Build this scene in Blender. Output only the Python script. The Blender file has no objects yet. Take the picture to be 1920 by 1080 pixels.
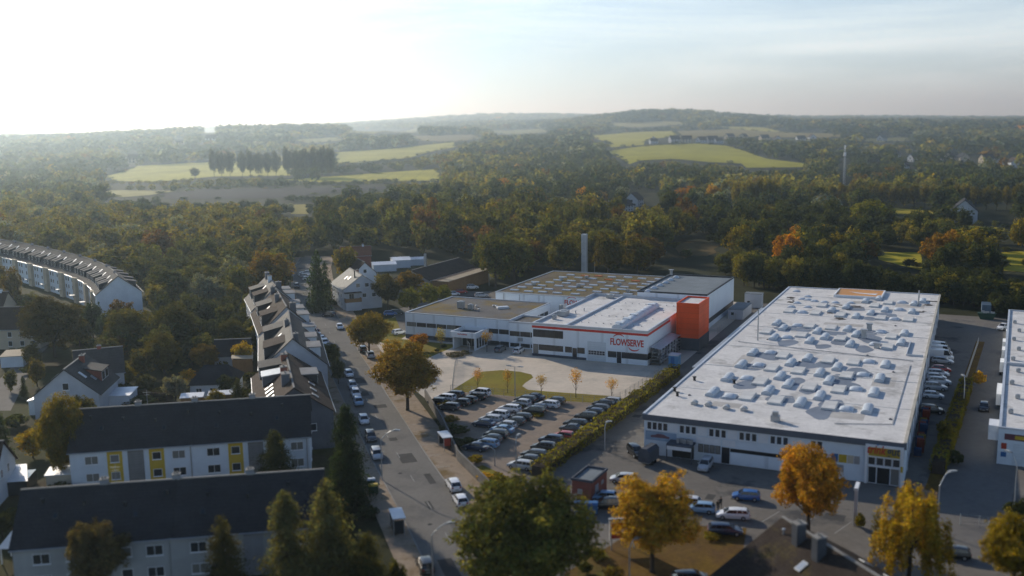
import bpy, bmesh, math, random
import numpy as np
from mathutils import Vector, Matrix
random.seed(7); RNG = np.random.default_rng(11)
SC = bpy.context.scene; COL = SC.collection
R = math.radians
# ------------------------------------------------------------------ camera frame
FPX, CAMZ, PITCH, ROLL = 1853.0, 55.0, 9.26, 0.84
_p, _r = R(PITCH), R(ROLL)
FW = Vector((0, math.cos(_p), -math.sin(_p)))
_u0 = Vector((0, math.sin(_p), math.cos(_p))); _r0 = Vector((1, 0, 0))
RT = _r0*math.cos(_r) - _u0*math.sin(_r); UP = _r0*math.sin(_r) + _u0*math.cos(_r)
cam = bpy.data.cameras.new("camera"); co = bpy.data.objects.new("camera", cam); COL.objects.link(co)
cam.sensor_width = 36; cam.lens = FPX/1920*36; cam.clip_start = 1; cam.clip_end = 60000
m = Matrix((RT, UP, -FW)).transposed().to_4x4(); m.translation = (0, 0, CAMZ); co.matrix_world = m
cam.dof.use_dof = True; cam.dof.focus_distance = 262; cam.dof.aperture_fstop = cam.lens/1000/0.54
cam.dof.aperture_blades = 0
SC.camera = co
SC.view_settings.view_transform = 'Standard'; SC.view_settings.look = 'None'
SC.view_settings.exposure = 0; SC.view_settings.gamma = 1
cy = SC.cycles
cy.use_denoising = True; cy.max_bounces = 5; cy.diffuse_bounces = 2; cy.glossy_bounces = 2
cy.transmission_bounces = 3; cy.transparent_max_bounces = 6; cy.volume_bounces = 0
cy.caustics_reflective = False; cy.caustics_refractive = False
cy.sample_clamp_indirect = 4; cy.use_adaptive_sampling = True; cy.adaptive_threshold = 0.02
try: cy.denoiser = 'OPENIMAGEDENOISE'; cy.denoising_input_passes = 'RGB_ALBEDO_NORMAL'
except Exception: pass

def lerp(a, b, t): return a+(b-a)*t
def G(px, py, z=0.0):                       # where the line of sight of a photo pixel meets the level z
    d = FW + RT*((px-960)/FPX) - UP*((py-540)/FPX)
    t = (z-CAMZ)/d.z
    return Vector((d.x*t, d.y*t, z))
def proj(v):
    w = Vector(v)-Vector((0, 0, CAMZ)); d = w.dot(FW)
    return 960+FPX*w.dot(RT)/d, 540-FPX*w.dot(UP)/d, d
def height_to(px, base, topy):              # height above ground point `base` that reaches photo row topy
    lo, hi = 0.0, 120.0
    for _ in range(30):
        mm = (lo+hi)/2
        if proj((base.x, base.y, base.z+mm))[1] > topy: lo = mm
        else: hi = mm
    return lo
def xy(o, ang, u, v):
    c, s = math.cos(R(ang)), math.sin(R(ang))
    return Vector((o[0]+c*u-s*v, o[1]+s*u+c*v, 0))
def inside(poly, x, y):
    c = False; j = len(poly)-1
    for i in range(len(poly)):
        xi, yi = poly[i][0], poly[i][1]; xj, yj = poly[j][0], poly[j][1]
        if (yi > y) != (yj > y) and x < (xj-xi)*(y-yi)/(yj-yi)+xi: c = not c
        j = i
    return c

# ------------------------------------------------------------------ materials
MATS = {}
def nodes(name):
    mt = bpy.data.materials.new(name); mt.use_nodes = True
    nt = mt.node_tree; return mt, nt, nt.nodes, nt.links, nt.nodes['Principled BSDF']
def M(name, col, rough=.8, spec=.3, metal=0, n1=(.35, 1.2), n2=(.2, .12), col2=None, c2=(.52, .12, .3), bump=0, bs=8, stripe=None, objcol=False):
    """base colour with two scales of soiling; col2 = patches of a second colour; stripe = (axis, period, depth)"""
    if name in MATS: return MATS[name]
    if rough >= .7: spec = min(spec, .05)
    mt, nt, N, L, b = nodes(name)
    b.inputs['Roughness'].default_value = rough; b.inputs['Specular IOR Level'].default_value = spec; b.inputs['Metallic'].default_value = metal
    tc = N.new('ShaderNodeTexCoord'); src = tc.outputs['Object']
    def noise(scale, det=4, rg=.6):
        n = N.new('ShaderNodeTexNoise'); n.inputs['Scale'].default_value = scale; n.inputs['Detail'].default_value = det
        n.inputs['Roughness'].default_value = rg; L.new(src, n.inputs['Vector']); return n
    def mrange(sock, a, bb, lo, hi):
        r = N.new('ShaderNodeMapRange'); r.inputs[1].default_value = a; r.inputs[2].default_value = bb
        r.inputs[3].default_value = lo; r.inputs[4].default_value = hi; L.new(sock, r.inputs[0]); return r.outputs[0]
    def mul(c, f):
        x = N.new('ShaderNodeMix'); x.data_type = 'RGBA'; x.blend_type = 'MULTIPLY'; x.inputs[0].default_value = 1
        L.new(c, x.inputs[6]); L.new(f, x.inputs[7]); return x.outputs[2]
    if objcol:
        oi = N.new('ShaderNodeObjectInfo'); cs = oi.outputs['Color']
    else:
        rgb = N.new('ShaderNodeRGB'); rgb.outputs[0].default_value = (*col, 1); cs = rgb.outputs[0]
    if col2:
        n = noise(c2[2], 6, .65); f = mrange(n.outputs[0], c2[0]-c2[1], c2[0]+c2[1], 0, 1)
        x = N.new('ShaderNodeMix'); x.data_type = 'RGBA'; L.new(f, x.inputs[0]); L.new(cs, x.inputs[6]); x.inputs[7].default_value = (*col2, 1); cs = x.outputs[2]
    for amt, sc in (n1, n2):
        if amt: cs = mul(cs, mrange(noise(sc).outputs[0], .25, .75, 1-amt, 1+amt*.5))
    if stripe:
        ax, per, dep = stripe
        sx = N.new('ShaderNodeSeparateXYZ'); L.new(src, sx.inputs[0])
        d = N.new('ShaderNodeMath'); d.operation = 'DIVIDE'; d.inputs[1].default_value = per; L.new(sx.outputs[ax], d.inputs[0])
        fr = N.new('ShaderNodeMath'); fr.operation = 'FRACT'; L.new(d.outputs[0], fr.inputs[0])
        cs = mul(cs, mrange(fr.outputs[0], .86, .93, 1, 1-dep))
    if bump:
        n = noise(bs, 5); bp = N.new('ShaderNodeBump'); bp.inputs['Strength'].default_value = bump; bp.inputs['Distance'].default_value = .1
        L.new(n.outputs[0], bp.inputs['Height']); L.new(bp.outputs[0], b.inputs['Normal'])
    L.new(cs, b.inputs['Base Color']); MATS[name] = mt; return mt
def leafmat(name, attr=False, trans=.42):
    mt, nt, N, L, b = nodes(name); N.remove(b); out = N['Material Output']
    at = N.new('ShaderNodeAttribute'); at.attribute_name = 'tint'
    cs = at.outputs['Color']
    if not attr:
        oi = N.new('ShaderNodeObjectInfo'); x = N.new('ShaderNodeMix'); x.data_type = 'RGBA'; x.blend_type = 'MULTIPLY'
        x.inputs[0].default_value = 1; L.new(oi.outputs['Color'], x.inputs[6]); L.new(cs, x.inputs[7]); cs = x.outputs[2]
    d = N.new('ShaderNodeBsdfDiffuse'); t = N.new('ShaderNodeBsdfTranslucent'); mx = N.new('ShaderNodeMixShader'); mx.inputs[0].default_value = trans
    w = N.new('ShaderNodeMix'); w.data_type = 'RGBA'; w.blend_type = 'MULTIPLY'; w.inputs[0].default_value = 1; w.inputs[7].default_value = (1.85, 1.70, .64, 1)
    L.new(cs, d.inputs[0]); L.new(cs, w.inputs[6]); L.new(w.outputs[2], t.inputs[0]); L.new(d.outputs[0], mx.inputs[1]); L.new(t.outputs[0], mx.inputs[2]); L.new(mx.outputs[0], out.inputs[0])
    return mt
LEAF = leafmat('leaf'); LEAFM = leafmat('leaf_mass', True)
BARK = M('bark', (.07, .055, .042), .95, .1, bump=.5, bs=3)
WHITEW = M('white_wall', (.66, .72, .77), .75, .3, n1=(.10, .5), n2=(.10, .07))
CREAM = M('cream_wall', (.52, .45, .34), .85, .2, n1=(.1, .6), n2=(.1, .1))
GREYW = M('grey_wall', (.30, .31, .33), .85, .2, n1=(.15, .6))
RENDER = M('render_wall', (.50, .53, .57), .85, .2, n1=(.10, .5), n2=(.12, .1))
YELLOW = M('yellow_wall', (.62, .42, .05), .8, .2, n1=(.08, .7))
PANELW = M('panel_white', (.72, .785, .84), .5, .4, n1=(.05, .4), n2=(.08, .08), stripe=(0, 6.1, .18))
RED = M('red_stripe', (.55, .035, .02), .5, .4, n1=(.05, 1))
ORANGE = M('orange_cladding', (.72, .075, .008), .55, .3, n1=(.14, .3), n2=(.12, .08), stripe=(2, 1.35, .16))
DARKF = M('dark_frame', (.022, .026, .032), .45, .4)
CONC = M('concrete', (.62, .64, .66), .9, .2, n1=(.25, .5), n2=(.2, .12), bump=.2)
DARKC = M('grey_plinth', (.09, .10, .12), .8, .2, n1=(.2, .6))
METAL = M('galvanised', (.42, .44, .46), .45, .5, .6, n1=(.15, 1))
ALU = M('parapet_metal', (.55, .58, .62), .4, .5, .3, n1=(.12, .4))
BARREL = M('skylight_plastic', (.56, .61, .66), .4, .5, n1=(.10, .8))
FLATL = M('skylight_curb', (.62, .62, .60), .6, .3, n1=(.12, .6))
SLATE = M('dark_roof_tiles', (.040, .041, .046), .75, .35, n1=(.25, .35), n2=(.25, 3), stripe=(1, .42, .25), bump=.4, bs=4)
BROWNR = M('brown_roof_tiles', (.066, .048, .039), .85, .25, n1=(.3, .4), n2=(.3, 3), stripe=(1, .4, .25), bump=.4, bs=4)
GREYR = M('grey_roof_tiles', (.074, .071, .069), .7, .3, n1=(.22, .4), n2=(.25, 3), stripe=(1, .42, .22), bump=.4, bs=4)
PALER = M('pale_roof_tiles', (.30, .29, .26), .7, .3, n1=(.2, .4), n2=(.2, 3), stripe=(1, .42, .2))
REDR = M('red_roof_tiles', (.22, .085, .05), .8, .25, n1=(.3, .4), n2=(.25, 3), stripe=(1, .4, .25))
GRAVEL = M('gravel_roof', (.165, .158, .152), .95, .1, n1=(.3, 2.5), n2=(.3, .15), col2=(.22, .155, .04), c2=(.57, .08, .10), bump=.6, bs=6)
MOSS = M('mossy_roof', (.15, .13, .115), .95, .1, n1=(.3, 1.5), n2=(.3, .2), col2=(.165, .128, .042), c2=(.50, .12, .09), bump=.6, bs=5)
GREYF = M('grey_membrane', (.17, .195, .21), .65, .2, n1=(.2, .3), n2=(.2, .09), stripe=(0, 1.05, .12))
WROOF = M('light_membrane', (.68, .665, .64), .8, .05, n1=(.16, .25), n2=(.14, 1.5), col2=(.40, .39, .37), c2=(.62, .08, .22), stripe=(1, 1.6, .06))
BRICK = M('brick_wall', (.27, .10, .075), .9, .2, n1=(.2, 1.2), n2=(.2, 6))
WOOD = M('wood_boards', (.26, .15, .07), .8, .2, n1=(.2, 1.5))
BLUEP = M('blue_paint', (.03, .13, .32), .5, .4, n1=(.1, 1))
REDP = M('red_paint', (.40, .05, .025), .5, .4, n1=(.1, 1))
ORCR = M('orange_crate', (.52, .12, .02), .6, .3, n1=(.2, 2))
YELP = M('yellow_paint', (.55, .38, .03), .6, .3)
WHITEP = M('white_paint', (.78, .79, .8), .4, .5, n1=(.05, 1))
GREENP = M('green_paint', (.018, .06, .038), .6, .3, n1=(.1, 1))  # darkened in colour for the tree shade over the skip
BLACK = M('black_plastic', (.018, .018, .02), .6, .3)
TYRE = M('tyre_rubber', (.02, .02, .021), .9, .2)
TILT = M('roller_door', (.60, .66, .70), .55, .4, n1=(.05, 1), stripe=(2, .5, .15))
GRANITE = M('render_grey', (.13, .14, .16), .9, .2, n1=(.15, .5))
def glassmat(name, col, rough):
    mt, nt, N, L, b = nodes(name); b.inputs['Base Color'].default_value = (*col, 1); b.inputs['Roughness'].default_value = rough
    b.inputs['Specular IOR Level'].default_value = .7; MATS[name] = mt
    tc = N.new('ShaderNodeTexCoord'); n = N.new('ShaderNodeTexNoise'); n.inputs['Scale'].default_value = .7; L.new(tc.outputs['Object'], n.inputs['Vector'])
    mr = N.new('ShaderNodeMapRange'); mr.inputs[3].default_value = rough*.5; mr.inputs[4].default_value = rough*2.5; L.new(n.outputs[0], mr.inputs[0]); L.new(mr.outputs[0], b.inputs['Roughness']); return mt
GLASS = glassmat('window_glass', (.022, .028, .036), .12)
CURT = glassmat('curtained_glass', (.17, .165, .15), .3)
SKYL = glassmat('roof_window_glass', (.30, .34, .40), .12)
CARGL = glassmat('car_glass', (.012, .015, .02), .06)
LAMPW = M('lamp_cover', (.32, .33, .33), .3, .5)
FLATR = M('dormer_felt', (.25, .255, .26), .85, .15, n1=(.2, .6))
TAIL = M('tail_lamp_red', (.30, .01, .01), .3, .5)
def paintmat():
    mt = M('car_paint', (1, 1, 1), .28, .5, n1=(.05, 2), n2=(0, 1), objcol=True)
    b = mt.node_tree.nodes['Principled BSDF']; b.inputs['Coat Weight'].default_value = .5; b.inputs['Coat Roughness'].default_value = .08; return mt
PAINT = paintmat()
def fieldmat(name, c, c2, sc=.02, str_=None): return M(name, c, .95, .1, n1=(.18, .05), n2=(.15, .6), col2=c2, c2=(.5, .15, sc), stripe=str_)
GRASSB = M('rough_grass', (.030, .036, .016), .95, .1, n1=(.35, .08), n2=(.3, .7), col2=(.045, .043, .02), c2=(.5, .15, .05), bump=.6, bs=2)
LAWN = M('lawn', (.20, .18, .022), .95, .1, n1=(.25, .15), n2=(.25, 1.5), col2=(.21, .155, .03), c2=(.52, .15, .12), bump=.5, bs=4)
ASPH = M('road_asphalt', (.185, .175, .158), .9, .25, n1=(.18, .12), n2=(.14, 1.6), col2=(.15, .144, .134), c2=(.60, .05, .09), bump=.15, bs=14)
YARD = M('yard_asphalt', (.175, .161, .142), .9, .25, n1=(.2, .09), n2=(.15, 1.2), col2=(.085, .083, .082), c2=(.58, .04, .07))
LOTA = M('parking_ground', (.29, .232, .18), .95, .2, n1=(.22, .10), n2=(.16, 1.3), col2=(.22, .18, .145), c2=(.55, .06, .1))
PAVE = M('concrete_pavers', (.58, .505, .41), .9, .2, n1=(.15, .08), n2=(.1, 1.1), col2=(.47, .42, .345), c2=(.55, .08, .12), stripe=(1, 2.0, .06))
SIDE = M('pavement_slabs', (.32, .255, .19), .95, .2, n1=(.22, .2), n2=(.2, 1.2), col2=(.16, .11, .05), c2=(.58, .08, .2))
DIRT = M('leaf_litter', (.12, .07, .03), .95, .1, n1=(.3, .3), n2=(.3, 1.8), col2=(.16, .10, .02), c2=(.5, .12, .2))
KERB = M('kerb_stone', (.28, .27, .25), .9, .2, n1=(.15, .8))
LINE = M('road_marking', (.34, .34, .32), .8, .3, n1=(.3, 2))

# ------------------------------------------------------------------ mesh builder
class MB:
    def __init__(s): s.v = []; s.f = []
    def face(s, *pts):
        i = len(s.v); s.v += [tuple(p) for p in pts]; s.f.append(tuple(range(i, i+len(pts)))); return s
    def box(s, x0, y0, z0, x1, y1, z1, xf=None):
        c = [(x0, y0, z0), (x1, y0, z0), (x1, y1, z0), (x0, y1, z0), (x0, y0, z1), (x1, y0, z1), (x1, y1, z1), (x0, y1, z1)]
        if xf: c = [tuple(xf @ Vector(p)) for p in c]
        i = len(s.v); s.v += c
        s.f += [tuple(i+k for k in q) for q in ((0, 3, 2, 1), (4, 5, 6, 7), (0, 1, 5, 4), (1, 2, 6, 5), (2, 3, 7, 6), (3, 0, 4, 7))]; return s
    def prism(s, poly, z0, z1):                    # poly counter-clockwise (x,y)
        n = len(poly); i = len(s.v)
        s.v += [(p[0], p[1], z0) for p in poly]+[(p[0], p[1], z1) for p in poly]
        s.f.append(tuple(i+k for k in reversed(range(n)))); s.f.append(tuple(i+n+k for k in range(n)))
        s.f += [(i+k, i+(k+1) % n, i+n+(k+1) % n, i+n+k) for k in range(n)]; return s
    def extrude(s, prof, axis, a, b):              # closed profile in the other two axes, swept along axis x or y
        n = len(prof); i = len(s.v)
        f = (lambda p, t: (t, p[0], p[1])) if axis == 'x' else (lambda p, t: (p[0], t, p[1]))
        s.v += [f(p, a) for p in prof]+[f(p, b) for p in prof]
        s.f.append(tuple(i+k for k in range(n))); s.f.append(tuple(i+n+k for k in reversed(range(n))))
        s.f += [(i+k, i+n+k, i+n+(k+1) % n, i+(k+1) % n) for k in range(n)]; return s
    def tube(s, pts, rad, n=8, cap=True):
        pts = [Vector(p) for p in pts]; rad = rad if isinstance(rad, (list, tuple)) else [rad]*len(pts)
        i0 = len(s.v)
        for k, p in enumerate(pts):
            t = (pts[min(k+1, len(pts)-1)]-pts[max(k-1, 0)]).normalized()
            a = t.orthogonal().normalized() if abs(t.z) < .99 else Vector((1, 0, 0)); a = (a-t*a.dot(t)).normalized(); b = t.cross(a)
            for q in range(n):
                an = 2*math.pi*q/n; s.v.append(tuple(p+(a*math.cos(an)+b*math.sin(an))*rad[k]))
        for k in range(len(pts)-1):
            for q in range(n):
                s.f.append((i0+k*n+q, i0+k*n+(q+1) % n, i0+(k+1)*n+(q+1) % n, i0+(k+1)*n+q))
        if cap:
            s.f.append(tuple(i0+q for q in reversed(range(n)))); s.f.append(tuple(i0+(len(pts)-1)*n+q for q in range(n)))
        return s
    def mesh(s, name, mat, smooth=False):
        me = bpy.data.meshes.new(name); me.from_pydata(s.v, [], s.f); me.materials.append(mat)
        bm = bmesh.new(); bm.from_mesh(me); bmesh.ops.recalc_face_normals(bm, faces=bm.faces)
        if smooth:
            bmesh.ops.remove_doubles(bm, verts=bm.verts, dist=1e-4)
        bm.to_mesh(me); bm.free()
        if smooth:
            me.polygons.foreach_set('use_smooth', [True]*len(me.polygons)); me.set_sharp_from_angle(angle=R(38))
        me.update(); return me
    def build(s, name, mat, parent=None, smooth=False):
        return put(name, s.mesh(name, mat, smooth), parent)
def put(name, me, parent=None, loc=(0, 0, 0), rz=0, sc=None, color=None):
    o = bpy.data.objects.new(name, me); COL.objects.link(o); o.parent = parent
    o.location = loc; o.rotation_euler = (0, 0, rz)
    if sc: o.scale = sc if isinstance(sc, (tuple, list)) else (sc, sc, sc)
    if color: o.color = (*color, 1)
    return o
def thing(name, label, cat, loc=(0, 0, 0), rz=0, group=None):
    o = bpy.data.objects.new(name, None); COL.objects.link(o); o.location = (loc[0], loc[1], loc[2] if len(loc) > 2 else 0); o.rotation_euler = (0, 0, rz)
    o.empty_display_size = .5; o['label'] = label; o['category'] = cat
    if group: o['group'] = group
    return o
def tag(o, label, cat, group=None):
    o['label'] = label; o['category'] = cat
    if group: o['group'] = group
    return o
def struct(o): o['kind'] = 'structure'; return o
def copytree(o, parent=None):
    c = o.copy(); COL.objects.link(c); c.parent = parent
    for ch in [x for x in o.children]: copytree(ch, c)
    return c
ORD = ['first', 'second', 'third', 'fourth', 'fifth', 'sixth', 'seventh', 'eighth', 'ninth', 'tenth', 'eleventh', 'twelfth', 'thirteenth', 'fourteenth', 'fifteenth', 'sixteenth', 'seventeenth', 'eighteenth', 'nineteenth', 'twentieth'] + ['%dth' % k for k in range(21, 90)]

# ------------------------------------------------------------------ light and sky
SUN_AZ, SUN_EL = -35.5, 21.5               # degrees: azimuth from straight ahead (+Y), negative to the left
sd = Vector((math.sin(R(SUN_AZ))*math.cos(R(SUN_EL)), math.cos(R(SUN_AZ))*math.cos(R(SUN_EL)), math.sin(R(SUN_EL))))
sl = bpy.data.lights.new("sun", 'SUN'); sl.energy = 5.0; sl.angle = R(.53); sl.color = (1, .905, .755)
so = bpy.data.objects.new("sun", sl); COL.objects.link(so); so.rotation_euler = (-sd).to_track_quat('-Z', 'Y').to_euler()
W = bpy.data.worlds.new("World"); SC.world = W; W.use_nodes = True
wn, wl = W.node_tree.nodes, W.node_tree.links
sky = wn.new('ShaderNodeTexSky'); sky.sky_type = 'NISHITA'; sky.sun_disc = False
sky.sun_elevation = R(SUN_EL); sky.sun_rotation = R(SUN_AZ); sky.air_density = 1.0; sky.dust_density = .9; sky.ozone_density = 3.0; sky.altitude = 100
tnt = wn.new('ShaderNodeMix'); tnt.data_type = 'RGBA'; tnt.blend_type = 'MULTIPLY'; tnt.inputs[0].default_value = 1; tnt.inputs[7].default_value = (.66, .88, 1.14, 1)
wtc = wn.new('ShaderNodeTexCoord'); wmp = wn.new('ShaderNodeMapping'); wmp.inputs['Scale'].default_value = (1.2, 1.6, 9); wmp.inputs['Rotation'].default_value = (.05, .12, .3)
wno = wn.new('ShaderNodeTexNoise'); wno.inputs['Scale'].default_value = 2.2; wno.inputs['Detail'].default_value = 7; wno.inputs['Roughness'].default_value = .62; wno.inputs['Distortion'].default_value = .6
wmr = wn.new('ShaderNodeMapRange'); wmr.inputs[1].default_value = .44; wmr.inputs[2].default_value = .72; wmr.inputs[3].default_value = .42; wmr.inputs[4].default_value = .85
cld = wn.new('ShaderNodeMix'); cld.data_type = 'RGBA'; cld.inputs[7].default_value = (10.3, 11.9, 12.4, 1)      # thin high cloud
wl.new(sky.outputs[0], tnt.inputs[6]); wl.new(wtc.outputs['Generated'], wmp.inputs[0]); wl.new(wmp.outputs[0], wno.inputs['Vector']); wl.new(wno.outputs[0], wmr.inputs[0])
wsx = wn.new('ShaderNodeSeparateXYZ'); wl.new(wtc.outputs['Generated'], wsx.inputs[0])          # veil faded overhead to keep the unseen zenith's light dim and blue
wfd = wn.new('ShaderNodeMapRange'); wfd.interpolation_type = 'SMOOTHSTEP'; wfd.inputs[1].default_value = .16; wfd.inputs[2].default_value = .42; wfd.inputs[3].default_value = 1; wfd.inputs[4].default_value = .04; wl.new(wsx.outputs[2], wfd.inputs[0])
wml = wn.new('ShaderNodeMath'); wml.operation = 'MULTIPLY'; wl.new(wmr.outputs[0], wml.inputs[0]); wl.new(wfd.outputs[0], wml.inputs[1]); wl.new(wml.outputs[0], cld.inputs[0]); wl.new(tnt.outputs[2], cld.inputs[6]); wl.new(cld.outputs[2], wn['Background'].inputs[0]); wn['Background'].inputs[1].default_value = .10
# haze: real air between camera and horizon
mt = bpy.data.materials.new('haze_air'); mt.use_nodes = True; nt = mt.node_tree
nt.nodes.remove(nt.nodes['Principled BSDF']); vs = nt.nodes.new('ShaderNodeVolumeScatter')
vs.inputs['Color'].default_value = (.68, .87, 1, 1); vs.inputs['Density'].default_value = .00012; vs.inputs['Anisotropy'].default_value = .66
nt.links.new(vs.outputs[0], nt.nodes['Material Output'].inputs['Volume'])
hz = MB().box(-9000, -600, -30, 9000, 15000, 330).build('haze', mt); hz['kind'] = 'stuff'
mt2 = mt.copy(); mt2.node_tree.nodes['Volume Scatter'].inputs['Density'].default_value = .00010          # denser over the valley
hz = MB().box(-8900, 520, -25, 8900, 14900, 300).build('haze', mt2); hz['kind'] = 'stuff'

# ------------------------------------------------------------------ terrain
AZP = [-400, 0, 480, 960, 1250, 1560, 1920, 2320]
AZT = [math.atan((p-960)/FPX) for p in AZP]
DT = [0, 620, 1000, 1300, 1700, 2200, 2600, 3200, 4200, 6000, 9000, 14000, 40000]
HT = [
 [0, 0, 0, 2, 6, 14, 22, 26, 24, 20, 10, 0, 0],
 [0, 0, 0, 2, 8, 20, 32, 36, 28, 20, 10, 0, 0],
 [0, 0, 0, 3, 12, 36, 54, 40, 34, 60, 70, 30, 0],
 [0, 0, 1, 8, 20, 30, 36, 44, 66, 112, 120, 40, 0],
 [0, 0, 4, 15, 28, 41, 52, 84, 82, 90, 100, 40, 0],
 [0, 0, 2, 8, 19, 34, 42, 50, 56, 66, 78, 30, 0],
 [0, 0, 2, 6, 13, 24, 34, 40, 42, 50, 60, 30, 0],
 [0, 0, 2, 6, 13, 24, 34, 40, 42, 46, 50, 30, 0]]
HT = np.array(HT, float); DT = np.array(DT, float); AZT = np.array(AZT)
def terr(x, y):
    x = np.asarray(x, float); y = np.asarray(y, float)
    d = np.hypot(x, y); a = np.arctan2(x, np.maximum(y, 1))
    i = np.clip(np.searchsorted(AZT, a)-1, 0, len(AZT)-2); t = np.clip((a-AZT[i])/(AZT[i+1]-AZT[i]), 0, 1); t = t*t*(3-2*t)
    k = np.clip(np.searchsorted(DT, d)-1, 0, len(DT)-2); s = np.clip((d-DT[k])/(DT[k+1]-DT[k]), 0, 1); s = s*s*(3-2*s)
    h = (HT[i, k]*(1-s)+HT[i, k+1]*s)*(1-t)+(HT[i+1, k]*(1-s)+HT[i+1, k+1]*s)*t
    far = np.clip((d-900)/1500, 0, 1)
    return h+far*(3*np.sin(x/310+1)*np.sin(y/420)+2*np.sin(x/170+y/260))*np.where(y > 0, 1, 0)
def T(x, y): return float(terr(x, y))
def GT(px, py, dz=0):                              # line of sight meets the terrain
    d = FW + RT*((px-960)/FPX) - UP*((py-540)/FPX); t = 100.0
    while t < 20000:
        p = Vector((0, 0, CAMZ))+d*t
        if p.z <= T(p.x, p.y)+dz: break
        t *= 1.004
    return Vector((p.x, p.y, T(p.x, p.y)))
def axis(lo, hi, fine, step):
    a = [0.0]; s = step
    while a[-1] < hi: a.append(a[-1]+s); s = s if a[-1] < fine else min(s*1.06, 400)
    b = [0.0]; s = step
    while b[-1] > lo: b.append(b[-1]-s); s = s if -b[-1] < fine else min(s*1.06, 400)
    return np.array(sorted(set(a+b)))
gx = axis(-9000, 9000, 1500, 40); gy = axis(-700, 16000, 3200, 40)
X, Y = np.meshgrid(gx, gy); Z = terr(X, Y)
vv = np.stack([X.ravel(), Y.ravel(), Z.ravel()], 1); nx, ny = len(gx), len(gy)
ii = (np.arange(ny-1)[:, None]*nx+np.arange(nx-1)[None]).ravel(); ff = np.stack([ii, ii+1, ii+1+nx, ii+nx], 1)
me = bpy.data.meshes.new('ground'); me.from_pydata(vv.tolist(), [], ff.tolist()); me.materials.append(GRASSB)
me.polygons.foreach_set('use_smooth', [True]*len(me.polygons)); struct(put('ground', me))

def drape(name, pts, mat, off, cell=45):
    """a field: polygon draped over the terrain"""
    bm = bmesh.new(); bm.faces.new([bm.verts.new((p.x, p.y, 0)) for p in pts])
    xs = [p.x for p in pts]; ys = [p.y for p in pts]
    for ax, lo, hi in ((0, min(xs), max(xs)), (1, min(ys), max(ys))):
        k = math.ceil(lo/cell)*cell
        while k < hi:
            no = (1, 0, 0) if ax == 0 else (0, 1, 0); c = (k, 0, 0) if ax == 0 else (0, k, 0)
            bmesh.ops.bisect_plane(bm, geom=bm.verts[:]+bm.edges[:]+bm.faces[:], plane_co=c, plane_no=no); k += cell
    for v in bm.verts: v.co.z = T(v.co.x, v.co.y)+off
    bmesh.ops.recalc_face_normals(bm, faces=bm.faces)
    for f in bm.faces:
        if f.normal.z < 0: f.normal_flip()
    me = bpy.data.meshes.new(name); bm.to_mesh(me); bm.free(); me.materials.append(mat)
    return struct(put(name, me))
def sheet(name, pts, mat, z):
    me = bpy.data.meshes.new(name); bm = bmesh.new()
    f = bm.faces.new([bm.verts.new((p[0], p[1], 0)) for p in pts]); bm.normal_update()
    if f.normal.z < 0: f.normal_flip()
    bmesh.ops.triangulate(bm, faces=bm.faces[:]); bm.to_mesh(me); bm.free(); me.materials.append(mat)
    return struct(put(name, me, None, (0, 0, z)))
def ribbon(name, line, w0, w1, mat, z):            # strip along a polyline between two side offsets (positive = right of travel)
    L_, R_ = [], []
    pts = [Vector((p[0], p[1], 0)) for p in line]
    for k, p in enumerate(pts):
        t = (pts[min(k+1, len(pts)-1)]-pts[max(k-1, 0)]).normalized(); n = Vector((t.y, -t.x, 0))
        L_.append(p+n*w0); R_.append(p+n*w1)
    mb = MB()
    for k in range(len(pts)-1): mb.face(L_[k], R_[k], R_[k+1], L_[k+1])
    return struct(put(name, mb.mesh(name, mat), None, (0, 0, z)))
# ------------------------------------------------------------------ site frames
FO, FA = (4.7, 234.8), -24.8            # front left corner of the factory hall
WO, WA = (22.0, 161.0), -25.2           # front left corner of the white-roofed warehouse
def fs(u, v): return xy(FO, FA, u, v)
def wh(u, v): return xy(WO, WA, u, v)
def to_local(o, ang, p):
    c, s = math.cos(R(ang)), math.sin(R(ang)); x, y = p[0]-o[0], p[1]-o[1]; return (c*x+s*y, -s*x+c*y)
def wl_(px, py, z): return to_local(WO, WA, G(px, py, z))
def fl_(px, py, z): return to_local(FO, FA, G(px, py, z))

# ------------------------------------------------------------------ ground around the site
ROAD = [(12, 50), (4, 82), (-5, 113), (-12.4, 138), (-19.3, 160), (-31.4, 201), (-41.6, 235.5), (-52.6, 274), (-61, 304), (-70, 335), (-77, 365), (-83, 395), (-88, 430)]
sheet('garden_ground', [(-230, 90), (-24, 90), (-30, 180), (-70, 300), (-80, 420), (-240, 430), (-260, 300)], M('garden_grass', (.062, .066, .022), .95, .1, n1=(.4, .07), n2=(.3, .6), col2=(.05, .04, .022), c2=(.52, .1, .07)), .004)
sheet('yard', [wh(-14.5, -62), wh(78, -62), wh(78, 20), wh(58, 150), wh(-12, 150)], YARD, .004)
sheet('factory_yard', [(-17.6, 196), fs(31.5, -40), fs(36, 5), fs(36, 90), fs(-45, 90), fs(-62, 62), (-44, 260)], PAVE, .008)
sheet('grass_verge', [fs(-62, 10), fs(-22.5, -12), fs(-22.5, 4), fs(-40, 5), fs(-48, 40), fs(-52, 60)], LAWN, .012)
sheet('side_yard', [fs(-64, 40), fs(-42, 9), fs(-41, 34), fs(-29, 36), fs(-29, 86), fs(-60, 80)], YARD, .016)
sheet('parking_lot', [(-17.6, 196), G(850, 733), G(950, 742), G(1140, 757), G(1163, 752), (1.5, 150.5), (-3.2, 146.0), (-8.0, 158.5), (-12.2, 178)], LOTA, .012)
sheet('lawn', [G(845, 733), G(903, 697), G(940, 694), G(975, 697), G(996, 702), G(1000, 708), G(985, 718), G(979, 724), G(990, 731), G(1040, 735), G(1165, 744), G(1140, 757), G(1040, 751), G(940, 741)], LAWN, .016)
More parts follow.
